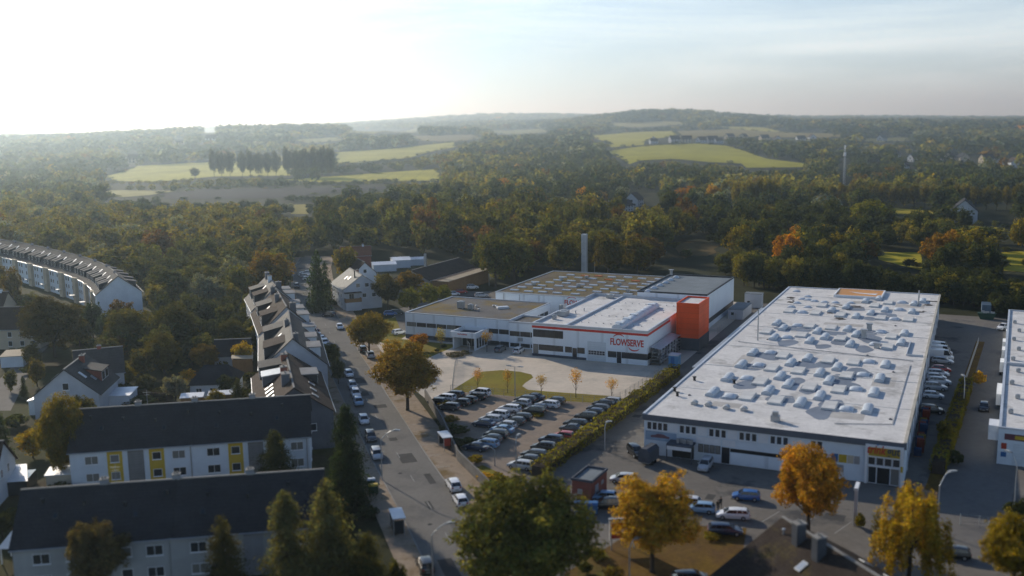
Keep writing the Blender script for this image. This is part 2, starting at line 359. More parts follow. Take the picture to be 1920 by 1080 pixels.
sheet('corner_grass', [G(880, 880), G(905, 872), G(960, 898), G(985, 905), G(960, 935), G(925, 915)], LAWN, .020)
ribbon('pavement', ROAD[2:], 4.6, 10.0, SIDE, .110)
ribbon('pavement', ROAD[1:], -8.2, -4.6, SIDE, .110)
ribbon('street', ROAD, -4.6, 4.6, ASPH, .024)
kb = MB()
def kerb(line, off):
    pts = [Vector((p[0], p[1], 0)) for p in line]; mb = MB(); q = []
    for k, p in enumerate(pts):
        t = (pts[min(k+1, len(pts)-1)]-pts[max(k-1, 0)]).normalized(); n = Vector((t.y, -t.x, 0)); q.append((p+n*(off-.09), p+n*(off+.09)))
    for (a, b), (c, d) in zip(q, q[1:]):
        z = Vector((0, 0, .125)); mb.face(a+z, b+z, d+z, c+z).face(a, a+z, c+z, c).face(b, d, d+z, b+z)
    struct(mb.build('kerb', KERB))
kerb(ROAD[2:], 4.6); kerb(ROAD[1:], -4.6)
def along(line, step, start=0):
    d = start; acc = 0; out = []
    for a, b in zip(line, line[1:]):
        a, b = Vector(a), Vector(b); l = (b-a).length; t = (b-a)/l
        while d <= acc+l: out.append((a+t*(d-acc), t)); d += step
        acc += l
    return out
mk = MB()
for p, t in along(ROAD[2:], 12, 3):
    n = Vector((t.y, -t.x)); a = p-t*1.6-n*.06; b = p-t*1.6+n*.06; c = p+t*1.6+n*.06; d = p+t*1.6-n*.06
    mk.face((*a, 0), (*b, 0), (*c, 0), (*d, 0))
struct(put('road_marking', mk.mesh('road_marking', LINE), None, (0, 0, .028)))
pm = MB()
for k, (p, t) in enumerate(along(ROAD[3:7], 6.2, 4)):
    n = Vector((t.y, -t.x)); a = p+n*4.9; b = p+n*7.0; w = t*.06
    pm.face((*(a-w), 0), (*(b-w), 0), (*(b+w), 0), (*(a+w), 0))
struct(put('parking_bay_marking', pm.mesh('parking_bay_marking', LINE), None, (0, 0, .114)))
sheet('brown_verge', [G(1060, 1075), G(1180, 1000), G(1290, 985), G(1400, 990), G(1380, 1120), G(1040, 1180)], DIRT, .008)
sheet('green_verge', [G(1085, 1045), G(1105, 1030), G(1130, 1028), G(1150, 1052), G(1158, 1075), G(1140, 1110), G(1080, 1110)], M('dull_grass', (.12, .11, .025), .95, .05, n1=(.35, .4), n2=(.3, 1.6), col2=(.14, .085, .03), c2=(.5, .12, .35)), .012)
LA = -28.5; LO = G(1790, 850)
def ln(u, v): return xy(LO, LA, u, v)
sheet('lane', [ln(-2, -45), ln(9.2, -45), ln(9.2, 120), ln(-2, 120)], M('lane_concrete', (.165, .155, .142), .9, .2, n1=(.2, .1), n2=(.15, 1), col2=(.13, .125, .12), c2=(.56, .06, .1)), .008)
sheet('gravel_strip', [ln(-2.6, -20), ln(-.6, -20), ln(-.6, 95), ln(-2.6, 95)], DIRT, .016)
lane_y = MB()
sheet('estate_street', [G(0, 770), G(20, 770), G(45, 720), G(60, 690), G(80, 660), G(90, 650), G(76, 640), G(52, 655), G(20, 690), G(-10, 720)], M('estate_asphalt', (.19, .175, .155), .9, .2, n1=(.2, .2)), .010)
sheet('side_street', [G(556, 536), G(590, 508), G(600, 480), G(572, 480), G(552, 505), G(540, 530)], YARD, .026)
rq = random.Random(21)
pat = M('asphalt_repair', (.075, .073, .070), .9, .05, n1=(.2, .4)); pat2 = M('asphalt_light', (.155, .148, .138), .9, .05, n1=(.2, .4)); mh = M('cast_iron', (.05, .05, .05), .7, .05)
for k, (p, t) in enumerate(along(ROAD[2:7], 11, 5)):
    n = Vector((t.y, -t.x)); c = p+n*rq.uniform(-3, 3); L, w = rq.uniform(.8, 4.5), rq.uniform(.4, 1.3)
    sheet('asphalt_patch', [c-t*L-n*w, c+t*L-n*w, c+t*L+n*w, c-t*L+n*w], rq.choice([pat, pat, pat2]), .0265)
    if k % 2: q = p+n*rq.choice([-1.4, 1.9])+t*4; sheet('manhole', [(q.x+.36*math.cos(a*.628), q.y+.36*math.sin(a*.628)) for a in range(10)], mh, .0275)
for k in range(16):
    u, v = rq.uniform(-10, 40), rq.uniform(-24, -4); a, b = rq.uniform(.5, 3.5), rq.uniform(.5, 2.5); sheet('asphalt_patch', [wh(u, v), wh(u+a, v), wh(u+a, v+b), wh(u, v+b)], rq.choice([pat, pat2]), .0065)
for k in range(14):
    u, v = rq.uniform(-14, -4), rq.uniform(0, 60); a, b = rq.uniform(.5, 2.5), rq.uniform(1, 5); sheet('asphalt_patch', [wh(u, v), wh(u+a, v), wh(u+a, v+b), wh(u, v+b)], rq.choice([pat, pat2]), .0065)
# parking bays in the yard in front of the warehouse
ym = MB()
for k in range(7):
    a = wh(6+k*4.9, -17); b = wh(4.4+k*4.9, -22); d = (wh(1, 0)-wh(0, 0))*.06
    ym.face(a-d, b-d, b+d, a+d)
struct(put('yard_marking', ym.mesh('yard_marking', LINE), None, (0, 0, .009)))

# ------------------------------------------------------------------ building helpers
def bar_frame(mb, a0, a1, z0, z1, w=.07):           # ring in the a-z plane, as 4 boxes with y = -.05 .. 0
    mb.box(a0, -.05, z0, a1, 0, z0+w).box(a0, -.05, z1-w, a1, 0, z1).box(a0, -.05, z0+w, a0+w, 0, z1-w).box(a1-w, -.05, z0+w, a1, 0, z1-w)
FACE = {'f': 0, 'r': math.pi/2, 'b': math.pi, 'l': -math.pi/2}
def window(par, face, at, a0, a1, z0, z1, n=1, glass=None, frame=None, name='window', sill=False, rows=1):
    """window on a wall: face f(ront) r(ight) b(ack) l(eft); at = the wall plane's coordinate; a0..a1 along it"""
    glass = glass or GLASS; frame = frame or WHITEP; mb = MB()
    bar_frame(mb, 0, a1-a0, 0, z1-z0)
    for k in range(1, n): x = (a1-a0)*k/n; mb.box(x-.035, -.045, .07, x+.035, 0, z1-z0-.07)
    for k in range(1, rows): z = (z1-z0)*k/rows; mb.box(.07, -.04, z-.03, a1-a0-.07, 0, z+.03)
    if sill: mb.box(-.06, -.16, -.07, a1-a0+.06, 0, 0)
    o = mb.build(name, frame, par); g = MB().face((.05, -.018, .05), (a1-a0-.05, -.018, .05), (a1-a0-.05, -.018, z1-z0-.05), (.05, -.018, z1-z0-.05)).build('pane', glass, o)
    o.rotation_euler = (0, 0, FACE[face])
    o.location = {'f': (a0, at, z0), 'r': (at, a0, z0), 'b': (a1, at, z0), 'l': (at, a1, z0)}[face]
    return o
def panel(par, face, at, a0, a1, z0, z1, mat, name='panel', th=.012):
    o = MB().box(0, -th, 0, a1-a0, -.001, z1-z0).build(name, mat, par); o.rotation_euler = (0, 0, FACE[face])
    o.location = {'f': (a0, at, z0), 'r': (at, a0, z0), 'b': (a1, at, z0), 'l': (at, a1, z0)}[face]; return o
def ring(par, u0, v0, u1, v1, z0, z1, t, mat, name='parapet'):
    e = .03
    mb = MB().box(u0-e, v0-e, z0, u1+e, v0+t, z1).box(u0-e, v1-t, z0, u1+e, v1+e, z1).box(u0-e, v0+t, z0, u0+t, v1-t, z1).box(u1-t, v0+t, z0, u1+e, v1-t, z1)
    return mb.build(name, mat, par)
def flat_block(par, u0, v0, u1, v1, z, wallm, roofm, par_h=.5, t=.32, parm=None, z0=0):
    MB().box(u0, v0, z0, u1, v1, z-par_h).build('wall', wallm, par)
    MB().face((u0+t, v0+t, z-par_h+.02), (u1-t, v0+t, z-par_h+.02), (u1-t, v1-t, z-par_h+.02), (u0+t, v1-t, z-par_h+.02)).build('roof', roofm, par)
    ring(par, u0, v0, u1, v1, z-par_h-.02, z, t, parm or ALU)
def barrel_mesh(l, w, h, seg=6, n=10):
    mb = MB(); mb.box(-w/2, 0, 0, w/2, l, .18)
    for k in range(seg):
        y0, y1 = l*k/seg+.02, l*(k+1)/seg-.02
        for rr, ya, yb in ((1, y0, y1),):
            prof = [(-math.cos(math.pi*q/n)*w/2*rr, .18+math.sin(math.pi*q/n)*h*rr) for q in range(n+1)]
            mb.extrude(prof, 'y', ya, yb)
        if k: mb.extrude([(-math.cos(math.pi*q/n)*w/2*1.02, .18+math.sin(math.pi*q/n)*h*1.05) for q in range(n+1)], 'y', l*k/seg-.06, l*k/seg+.06)
    return mb.mesh('barrel_skylight', BARREL, True)
def dome_mesh(l, w, h):
    mb = MB(); mb.box(-w/2, -l/2, 0, w/2, l/2, .2)
    nu, nv = 10, 6
    P_ = []
    for j in range(nv+1):
        for i in range(nu+1):
            a, b = i/nu*2-1, j/nv*2-1
            P_.append((a*w/2*.96, b*l/2*.96, .22+h*(1-a**4)*(1-b**4)*(1-.25*(a*a+b*b))))
    i0 = len(mb.v); mb.v += P_
    for j in range(nv):
        for i in range(nu):
            q = i0+j*(nu+1)+i; mb.f.append((q, q+1, q+nu+2, q+nu+1))
    return mb.mesh('dome_skylight', BARREL, True)
def text_obj(name, s, size, mat, par, loc, rot, ext=.04, off=0.0, shear=0, width=None):
    c = bpy.data.curves.new(name, 'FONT'); c.body = s; c.size = size; c.extrude = ext; c.offset = off; c.shear = shear; c.resolution_u = 4
    o = bpy.data.objects.new(name, c); COL.objects.link(o); bpy.context.view_layer.update()
    me = bpy.data.meshes.new_from_object(o.evaluated_get(bpy.context.evaluated_depsgraph_get())); bpy.data.objects.remove(o)
    xs = [v.co.x for v in me.vertices]; ys = [v.co.y for v in me.vertices]
    sx = width/(max(xs)-min(xs)) if width else 1
    for v in me.vertices: v.co.x = (v.co.x-min(xs))*sx; v.co.y -= 0
    me.materials.clear(); me.materials.append(mat)
    t = put(name, me, par, loc); t.rotation_euler = rot; return t
def arc_mesh(rx, rz, a0, a1, th, n=24):
    mb = MB()
    P_ = []
    for k in range(n+1):
        f = k/n; a = R(lerp(a0, a1, f)); w = th*(.35+.65*math.sin(math.pi*f))
        P_.append((math.cos(a)*(rx-w/2), math.sin(a)*(rz-w/2), math.cos(a)*(rx+w/2), math.sin(a)*(rz+w/2)))
    for (a, b, c, d), (e, f, g, h) in zip(P_, P_[1:]):
        mb.face((a, -.04, b), (c, -.04, d), (g, -.04, h), (e, -.04, f)); mb.face((a, 0, b), (c, 0, d), (g, 0, h), (e, 0, f))
        mb.face((a, -.04, b), (e, -.04, f), (e, 0, f), (a, 0, b)); mb.face((c, -.04, d), (g, -.04, h), (g, 0, h), (c, 0, d))
    return mb
def logo(par, u, v, z, w, h):
    lg = thing_part('logo', par); lg.location = (u, v-.03, z)
    t = text_obj('lettering', 'FLOWSERVE', h*1.42, RED, lg, (0, 0, 0), (R(90), 0, 0), .03, .055*h/1.6, 0, w)
    arc_mesh(w*.17, h*.62, 30, 165, .30*h/1.6).build('logo_arc', RED, lg).location = (w*.26, 0, h*1.02)
    arc_mesh(w*.17, h*.62, 195, 330, .30*h/1.6).build('logo_arc', RED, lg).location = (w*.72, 0, -h*.06)
    return lg
def thing_part(name, par):
    o = bpy.data.objects.new(name, None); COL.objects.link(o); o.parent = par; return o
def ac_unit(par, u, v, z, w=1.6, l=1.2, h=1.3, name='air_unit'):
    mb = MB().box(-w/2, -l/2, .15, w/2, l/2, h).box(-w/2+.1, -l/2+.1, 0, -w/2+.25, l/2-.1, .15).box(w/2-.25, -l/2+.1, 0, w/2-.1, l/2-.1, .15)
    for k in range(5): mb.box(-w/2+.12, -l/2-.03, .3+k*(h-.4)/5, w/2-.12, -l/2, .38+k*(h-.4)/5)
    mb.tube([(0, 0, h), (0, 0, h+.12)], min(w, l)*.36, 12)
    o = mb.build(name, METAL, par); o.location = (u, v, z); return o
def stub(par, u, v, z, r=.14, h=.7, name='vent_pipe', mat=None):
    mb = MB().tube([(0, 0, 0), (0, 0, h)], r, 8).tube([(0, 0, h), (0, 0, h+.08)], [r*1.9, r*1.5], 8)
    o = mb.build(name, mat or METAL, par); o.location = (u, v, z); return o

# ------------------------------------------------------------------ factory: front hall
t = thing('factory_hall', 'white factory hall with red stripe, big red FLOWSERVE lettering and long arched roof light', 'factory hall', (*FO, 0), R(FA))
flat_block(t, 0, 0, 29, 44.4, 8.2, PANELW, WROOF, .55, .35)
MB().box(8.25, .35, 7.66, 8.75, 44.05, 8.12).build('dividing_parapet', ALU, t)
MB().box(0, -.06, 6.95, 29.06, 0, 7.5).box(29, 0, 6.95, 29.06, 18.9, 7.5).build('red_stripe', RED, t)
MB().box(0, -.04, 0, 14, 0, .62).build('plinth', DARKC, t)
window(t, 'f', 0, .3, 8.1, 4.75, 6.6, 7, GLASS, DARKF); window(t, 'f', 0, .3, 1.6, .65, 2.95, 1, CURT, DARKF, 'door')
window(t, 'f', 0, 1.75, 8.1, 1.55, 2.95, 6, GLASS, DARKF); window(t, 'f', 0, 8.6, 10.35, 1.55, 2.95, 2, GLASS, DARKF); window(t, 'f', 0, 11.75, 13.6, 1.55, 2.95, 2, GLASS, DARKF)
for a in (10.5, 21.6):
    d = window(t, 'f', 0, a, a+1.1, .05, 2.75, 1, GLASS, DARKF, 'door', rows=2)
g = panel(t, 'f', 0, 14.3, 18.9, .05, 4.7, TILT, 'roller_gate', .06); window(t, 'f', -.06, 14.5, 18.7, 1.5, 2.6, 6, GLASS, WHITEP, 'gate_window', rows=2)
window(t, 'f', 0, 19.4, 21.5, 1.3, 2.75, 2, GLASS, DARKF); window(t, 'f', 0, 22.8, 28.98, 1.3, 2.75, 1, GLASS, DARKF)
window(t, 'r', 29, .02, 3.2, 1.3, 2.75, 1, GLASS, DARKF)
logo(t, 20.0, 0, 4.35, 8.1, 1.55)
bm_ = barrel_mesh(31, 2.6, 1.0, 10, 12); put('barrel_skylight', bm_, t, (20.9, 2, 7.67))
for b_ in (3.5, 9, 14.5, 29.5): MB().box(20.0, b_, 8.6, 21.8, b_+1.7, 8.98).build('vent_flap', BARREL, t)
ac_unit(t, 2.8, 13.5, 7.67, 2.2, 3.0, 1.3); ac_unit(t, .9, 17.5, 7.67, 1.2, 1.6, 2.0); ac_unit(t, 2.5, 8.2, 7.67, 1.0, 1.0, 1.0); ac_unit(t, 5.5, 42, 7.67, 2.2, 1.6, 1.0)
stub(t, 4.8, 17, 7.67); stub(t, 5.6, 21, 7.67)
fx = MB().box(0, 0, 0, .2, .2, .2).mesh('roof_fixing', METAL)
for q in range(4):
    for k in range(9): put('roof_fixing', fx, t, (10+k*1.9, 7+q*9.5, 7.67))
# ------------------------------------------------------------------ orange tower
t = thing('orange_tower', 'tall orange clad stair tower at the far corner of the white factory hall', 'tower', fs(30.7, 19), R(FA))
MB().box(0, 0, 0, 5.6, 10.4, 3.1).build('base', DARKC, t)
MB().box(-.1, -.1, 3.1, 5.5, 10.3, 11.4).build('wall', ORANGE, t)
ring(t, -.1, -.1, 5.5, 10.3, 11.4, 11.8, .25, ORANGE); MB().face((.1, .1, 11.42), (5.3, .1, 11.42), (5.3, 10.1, 11.42), (.1, 10.1, 11.42)).build('roof', WROOF, t)
# ------------------------------------------------------------------ pipe rack with canopy
t = thing('storage_rack', 'open storage rack with metal canopy along the right side of the factory hall', 'storage rack', fs(29.3, 1), R(FA))
MB().face((0, 0, 4.2), (2.6, 0, 3.8), (2.6, 17.5, 3.8), (0, 17.5, 4.2)).build('canopy', METAL, t)
for k in range(8): MB().box(2.3, .1+k*2.45, 0, 2.45, .25+k*2.45, 3.8).build('post', DARKF, t); MB().box(.1, .1+k*2.45, 0, .25, .25+k*2.45, 4.1).build('post', DARKF, t)
for z in (.5, 1.3, 2.1, 2.9):
    MB().box(.1, .1, z, 2.5, 17.4, z+.08).build('shelf', METAL, t)
mb = MB()
for k in range(110):
    z = random.choice((.58, 1.38, 2.18, 2.98)); y = random.uniform(.2, 15.5); x = random.uniform(1.2, 2.3); l = random.uniform(.5, 2)
    mb.box(x, y, z, x+random.uniform(.1, .4), y+l, z+random.uniform(.1, .5))
o = mb.build('stock', ALU, t); o['kind'] = 'stuff'
# ------------------------------------------------------------------ grey roofed hall
t = thing('grey_roof_hall', 'factory hall with grey membrane roof and six small domes behind the front hall', 'factory hall', (*FO, 0), R(FA))
flat_block(t, 12.5, 44.46, 32, 78, 9.8, PANELW, GREYF, .4, .3, DARKF)
panel(t, 'r', 32, 45, 77.5, 1.4, 2.7, DARKF, 'dark_band', .04)
dm = dome_mesh(1.7, 1.7, .5)
for x, y in ((1100, 185), (1145, 160), (1190, 140), (1232, 120), (1270, 100), (1310, 80)):
    u, v = fl_(940+x/4, 500+y/4, 9.6); put('dome_skylight', dm, t, (u, v, 9.43))
stub(t, 13.2, 76.5, 9.6, .45, 1.6, 'flue', METAL)
# ------------------------------------------------------------------ mossy hall
t = thing('mossy_roof_hall', 'low factory hall with moss covered flat roof and a grid of small roof lights', 'factory hall', (*FO, 0), R(FA))
pl = [(-27.5, 37), (-.05, 37), (-.05, 44.5), (12.4, 44.5), (12.4, 81), (-27.5, 81)]
MB().prism(pl, 0, 8.15).build('wall', PANELW, t)
MB().face(*[(p[0], p[1], 8.2) for p in pl]).build('roof', MOSS, t)
pr_ = MB()
for (a, b), (c, d) in zip(pl, pl[1:]+pl[:1]): pr_.box(min(a, c)-.12, min(b, d)-.12, 8.12, max(a, c)+.12, max(b, d)+.12, 8.42)
pr_.build('parapet', ALU, t)
fm = MB().box(-1.3, -.5, 0, 1.3, .5, .18).extrude([(-.46, .18), (-.2, .32), (.2, .32), (.46, .18)], 'x', -1.25, 1.25).mesh('roof_light', BARREL)
fo_ = MB().box(-1.3, -.5, 0, 1.3, .5, .18).box(-1.25, -.45, .18, 1.25, .45, .22).mesh('roof_light', ORCR)
for i in range(8):
    for j in range(7):
        u, v = -24+i*4.75, 41.5+j*5.6
        if (i < 1 and j > 3) or (u > -3 and v < 46.5): continue
        me_ = fo_ if (i, j) in ((2, 6), (4, 5), (6, 5), (3, 6)) else fm
        put('roof_light', me_, t, (u+random.uniform(-.5, .5), v+random.uniform(-.7, .7), 8.2), 0, (1, 1, 1))
for u, v in ((-18, 64), (-8.5, 54), (-12, 70), (2, 60), (-22, 52), (8, 50)): ac_unit(t, u, v, 8.2, 1.0, 1.0, .8, 'roof_fan')
window(t, 'f', 37, -6.5, -2.3, 4.2, 5.2, 4, GLASS, DARKF)
logo(t, -6.2, 37, 6.0, 8.4, 1.3)
for a in (-25, -20, -14): panel(t, 'f', 37, a, a+.12, 0, 8, METAL, 'downpipe', .12)
# ------------------------------------------------------------------ office block
t = thing('office_block', 'long low white office block with gravel roof beside the factory hall', 'office building', (*FO, 0), R(FA))
flat_block(t, -39.5, 6.5, -9, 33, 7.0, PANELW, GRAVEL, .25, .25)
MB().box(-39.46, 6.46, .001, -9.04, 6.5, 1.15).build('plinth', DARKC, t)
flat_block(t, -8.97, 5.9, -.05, 15, 6.8, PANELW, GRAVEL, .4, .35)
for a in (-39.0, -36.0, -33.0, -30.0, -27.0, -24.6): window(t, 'f', 6.5, a, a+2.85 if a > -25 and False else a+2.8 if a < -25 else a+1.9, 3.35, 4.45, 3, random.choice([GLASS, CURT, GLASS]), DARKF)
for a in (-15.0, -12.0): window(t, 'f', 6.5, a, a+2.8, 3.2, 4.4, 3, GLASS, DARKF)
for a in (-8.7, -5.8, -2.95): window(t, 'f', 5.9, a, a+2.75, 3.1, 4.35, 3, GLASS, DARKF)
for a in (-35, -31, -27.5): window(t, 'f', 6.46, a, a+2.8, .3, 1.1, 3, GLASS, DARKF)
for a in (-14.5, -11.6, -8.6, -5.7, -2.9): window(t, 'f', 6.46 if a < -9 else 5.9, a, a+2.5, .35, 1.3, 2, GLASS, DARKF)
for k in range(5): window(t, 'r', -9, 17+k*3, 19.6+k*3, 3.6, 4.9, 2, GLASS, DARKF)
for k in range(5): window(t, 'l', -39.5, 8+k*4.5, 11.5+k*4.5, 3.4, 4.5, 3, GLASS, DARKF)
for x, y, s in ((885, 450, 1.7), (995, 465, 1.3)):
    u, v = fl_(720+x/6, 500+y/6, 7); ac_unit(t, u, v-1, 6.77, s, s*.9, s*1.1)
u, v = fl_(720+1335/6, 500+460/6, 7); o = MB().box(-1.6, -.9, 0, 1.6, .9, .45).box(-1.5, -.8, .45, 1.5, .8, .55).build('roof_hatch', ALU, t); o.location = (u, v, 6.77); o.rotation_euler = (0, 0, R(40))
for x, y in ((1235, 445), (1265, 448), (1070, 485), (1040, 445)): u, v = fl_(720+x/6, 500+y/6, 7); stub(t, u, v, 6.77, .22, .5)
panel(t, 'f', 5.9, -6.2, -5.2, 2.0, 2.8, METAL, 'air_unit', .5)
# ------------------------------------------------------------------ entrance porch
t = thing('entrance_porch', 'white flat roofed entrance porch with glass doors in front of the office block', 'porch', fs(-21.6, -.5), R(FA))
MB().box(.0, .0, 0, .35, 6.9, 3.2).box(6.0, 0, 0, 6.35, 6.9, 3.2).box(.35, 4.2, 0, 6.0, 6.9, 3.2).build('wall', WHITEW, t)
MB().box(-.35, -.6, 3.2, 6.7, 6.9, 3.6).build('canopy', PANELW, t)
ring(t, -.35, -.6, 6.7, 6.9, 3.6, 4.6, .28, PANELW); MB().face((-.1, -.3, 3.65), (6.4, -.3, 3.65), (6.4, 6.6, 3.65), (-.1, 6.6, 3.65)).build('roof', DARKC, t)
window(t, 'f', 4.2, .6, 5.8, .05, 3.1, 4, GLASS, METAL, 'glass_door')
text_obj('lettering', 'FLOWSERVE', .5, RED, t, (1.8, -.64, 3.9), (R(90), 0, 0), .02, .01, 0, 2.6)
for k in range(4): window(t, 'r', 6.35, .6+k*1.5, 1.9+k*1.5, .4, 3.0, 1, GLASS, WHITEP)
# entrance gateway posts
t = thing('entrance_gate', 'slim metal gate frame on the path to the factory entrance porch', 'gate', G(877, 658), R(FA-55))
MB().box(0, 0, 0, .12, .12, 2.6).box(3.2, 0, 0, 3.32, .12, 2.6).box(.12, .02, 2.4, 3.2, .1, 2.55).build('frame', METAL, t)
# ------------------------------------------------------------------ concrete chimney
cb = G(1096, 524); hC = height_to(1096, cb, 440)
t = thing('factory_chimney', 'tall square concrete chimney behind the mossy factory roof', 'chimney', cb, R(FA))
mb = MB(); mb.box(-.88, -.88, 0, .88, .88, hC).build('shaft', CONC, t)
MB().box(-.96, -.96, hC, .96, .96, hC+.2).build('cap', METAL, t)
mb = MB()
for k in range(int(hC/.5)): mb.box(-.25, -1.03, .4+k*.5, .25, -.98, .45+k*.5)
mb.box(-.3, -1.05, 0, -.25, -.95, hC).box(.25, -1.05, 0, .3, -.95, hC).build('ladder', METAL, t)

# ------------------------------------------------------------------ warehouse with light roof
t = thing('warehouse', 'long white roofed warehouse with rows of roof lights and a drinks market sign', 'warehouse', (*WO, 0), R(WA))
MB().box(0, 0, 0, 41, 141.3, 6.7).build('wall', WHITEW, t)
MB().face((.2, -.15, 6.95), (40.8, -.15, 6.95), (40.8, 141.2, 6.95), (.2, 141.2, 6.95)).build('roof', WROOF, t)
MB().box(-.25, -.2, 6.7, 0.2, 141.5, 7.12).build('parapet', ALU, t); MB().box(40.8, -.2, 6.7, 41.25, 141.5, 7.12).build('parapet', M('stained_edge', (.50, .47, .40), .8, .2, n1=(.25, .5)), t)
MB().box(.2, 141.2, 6.7, 40.8, 141.5, 7.2).build('parapet', ALU, t)
MB().box(-.25, -.3, 5.95, 41.25, -.001, 6.94).build('fascia', GRANITE, t)
BARM = barrel_mesh(4.8, 1.7, .55, 5, 10); DOMM = dome_mesh(2.6, 2.3, .40)
FLTM = MB().extrude([(-1.25, 0), (1.25, 0), (1.1, .38), (-1.1, .38)], 'y', -2.5, 2.5).face((-1.0, -2.35, .385), (1.0, -2.35, .385), (1.0, 2.35, .385), (-1.0, 2.35, .385)).mesh('flat_skylight', FLATL)
def za(x, y): return 1200+x/3.4286, 640+y/3.4286
def zb(x, y): return 1400+x/5.0526, 530+y/5.0526
bar = [za(*p) for p in ((725, 65), (650, 140), (563, 225), (467, 318), (968, 130), (1078, 100), (900, 215), (953, 268), (825, 308), (1155, 195), (1268, 158), (1215, 245), (1155, 342), (1030, 385), (1578, 142), (1542, 230), (1503, 322), (1462, 428))]
bar += [zb(*p) for p in ((285, 372), (345, 420), (258, 508), (670, 450), (740, 503), (597, 540), (805, 250), (942, 220), (1035, 308), (1175, 278), (955, 428), (1035, 480), (980, 572), (1125, 165), (1252, 142), (1310, 250), (1565, 265), (1495, 470), (1463, 558), (1585, 190), (1668, 165))]
dom = [za(*p) for p in ((838, 68), (765, 148), (688, 232), (580, 348), (1472, 127), (1435, 210), (1390, 302), (1328, 430))]
dom += [zb(*p) for p in ((480, 400), (380, 512), (575, 225), (525, 275), (575, 125), (475, 185), (420, 222), (470, 75), (985, 185), (735, 178), (838, 182), (640, 168), (525, 148), (580, 155), (1445, 250), (1400, 340), (1275, 462), (1215, 578), (1470, 182))]
flt = [za(*p) for p in ((917, 88), (847, 168), (772, 255), (690, 350), (1017, 185), (1090, 290), (1208, 118), (1373, 130), (1328, 215), (1277, 305), (875, 375), (1220, 410))]
flt += [zb(*p) for p in ((405, 262), (715, 210), (655, 282), (885, 300), (595, 405), (800, 420), (185, 458), (520, 490), (890, 522), (1270, 328), (1210, 212), (1340, 185), (1530, 345), (1370, 505), (1335, 600))]
for p in bar: u, v = wl_(*p, 7.4); put('barrel_skylight', BARM, t, (u, v-2.4, 6.95))
for p in dom:
    u, v = wl_(*p, 7.2); put('dome_skylight', DOMM, t, (u, v, 6.95), 0, .75 if v > 108 and u < 28 else 1)
for p in flt: u, v = wl_(*p, 7.2); put('flat_skylight', FLTM, t, (u, v, 6.95))
# wet patches beside the roof lights
rp = random.Random(5)
wet = M('wet_membrane', (.20, .235, .29), .6, .15, n1=(.12, .4))
for pi_, p in enumerate(bar[:14]+bar[18:31]):
    u, v = wl_(*p, 7.4); n = 18; mb = MB(); du, dv = rp.uniform(2.6, 4.4), rp.uniform(-4.5, .5); a, b = rp.uniform(1.6, 2.9), rp.uniform(2.2, 4.4); ph = rp.uniform(0, 6)
    mb.face(*[(u+rp.choice((1, -1))*0+du+math.cos(2*math.pi*k/n)*a*(1+.16*math.sin(3*2*math.pi*k/n+ph)), v+dv+math.sin(2*math.pi*k/n)*b*(1+.2*math.sin(2*2*math.pi*k/n+ph*2)), 6.9545+pi_*.0007) for k in range(n)])
    if u+du < 38: mb.build('puddle', wet, t)
grime = M('roof_grime', (.10, .09, .08), .9, .2, n1=(.4, 1.5))
for k in range(26):
    x, y = rp.choice([(430, 180), (440, 150), (560, 270), (800, 300), (860, 340), (1050, 230), (870, 220), (1390, 185), (1750, 180), (1680, 275), (1620, 350), (960, 270), (1160, 110), (680, 95), (1720, 210)])
    u, v = wl_(*zb(x+rp.uniform(-40, 40), y+rp.uniform(-12, 12)), 6.95); a, b = rp.uniform(.4, 1.5), rp.uniform(.3, 1.1); n = 12; ph = rp.uniform(0, 6)
    MB().face(*[(u+math.cos(2*math.pi*q/n)*a*(1+.3*math.sin(3*2*math.pi*q/n+ph)), v+math.sin(2*math.pi*q/n)*b*(1+.3*math.sin(4*q+ph)), 6.975+k*.0006) for q in range(n)]).build('stain', grime, t)
# orange covered roof opening
u0, v0 = wl_(*zb(720, 115), 7); u1, v1 = wl_(*zb(1075, 130), 7)
u0, u1, v0, v1 = 14.2, 26.8, 128.5, 140.6
oo = ring(t, u0, v0, u1, v1, 6.95, 7.6, .35, WHITEP, 'light_well')
MB().face((u0+.35, v0+.35, 7.2), (u1-.35, v0+.35, 7.2), (u1-.35, v1-.35, 7.5), (u0+.35, v1-.35, 7.5)).build('well_cover', M('orange_sheet', (.62, .25, .015), .45, .4, n1=(.12, .2)), oo)
mb = MB(); pts = [(u0+3.2, v0+8), (u0+5.5, v0+6), (u0+9, v0+5), (u1-2, v0+4.6), (u1-1.6, v0+7), (u0+9, v0+6.3), (u0+6, v0+6.8)]
mb.face(*[(a, b, 7.2+.3*(b-v0-.35)/11.4+.03) for a, b in pts]).build('white_tarpaulin', WHITEP, oo)
for x, y, h in ((1162, 440, 1.5), (1110, 515, 1.9), (1233, 608, 1.0)): u, v = wl_(*zb(x, y+10), 7); o = MB().box(-.55, -.45, 0, .55, .45, h).box(-.75, -.65, h, .75, .65, h+.2).build('roof_fan', METAL, t); o.location = (u, v, 6.95)
for x, y in ((350, 250), (605, 270), (240, 350), (130, 310)): u, v = wl_(*za(x, y), 7); stub(t, max(u, .8), v, 6.95, .25, .7, 'vent_pipe', BLACK)
for x, y in ((350, 403), (440, 413), (555, 432), (668, 443)): u, v = wl_(*za(x, y), 7); o = MB().box(-.5, -.5, 0, .5, .5, .35).extrude([(-.6, .35), (.6, .35), (.2, .7), (-.2, .7)], 'y', -.6, .6).build('roof_hatch', METAL, t); o.location = (u, v, 6.95)
u, v = wl_(*za(870, 510), 7); o = MB().box(-.7, -.5, 0, .7, .5, 1.0).box(-.45, -.35, 1.0, .45, .35, 1.6).build('roof_fan', METAL, t); o.location = (u, v, 6.95)
u, v = wl_(*zb(105, 545), 7); MB().tube([(u, v, 6.95), (u, v, 14.0)], [.16, .12], 8).build('mast', METAL, t)
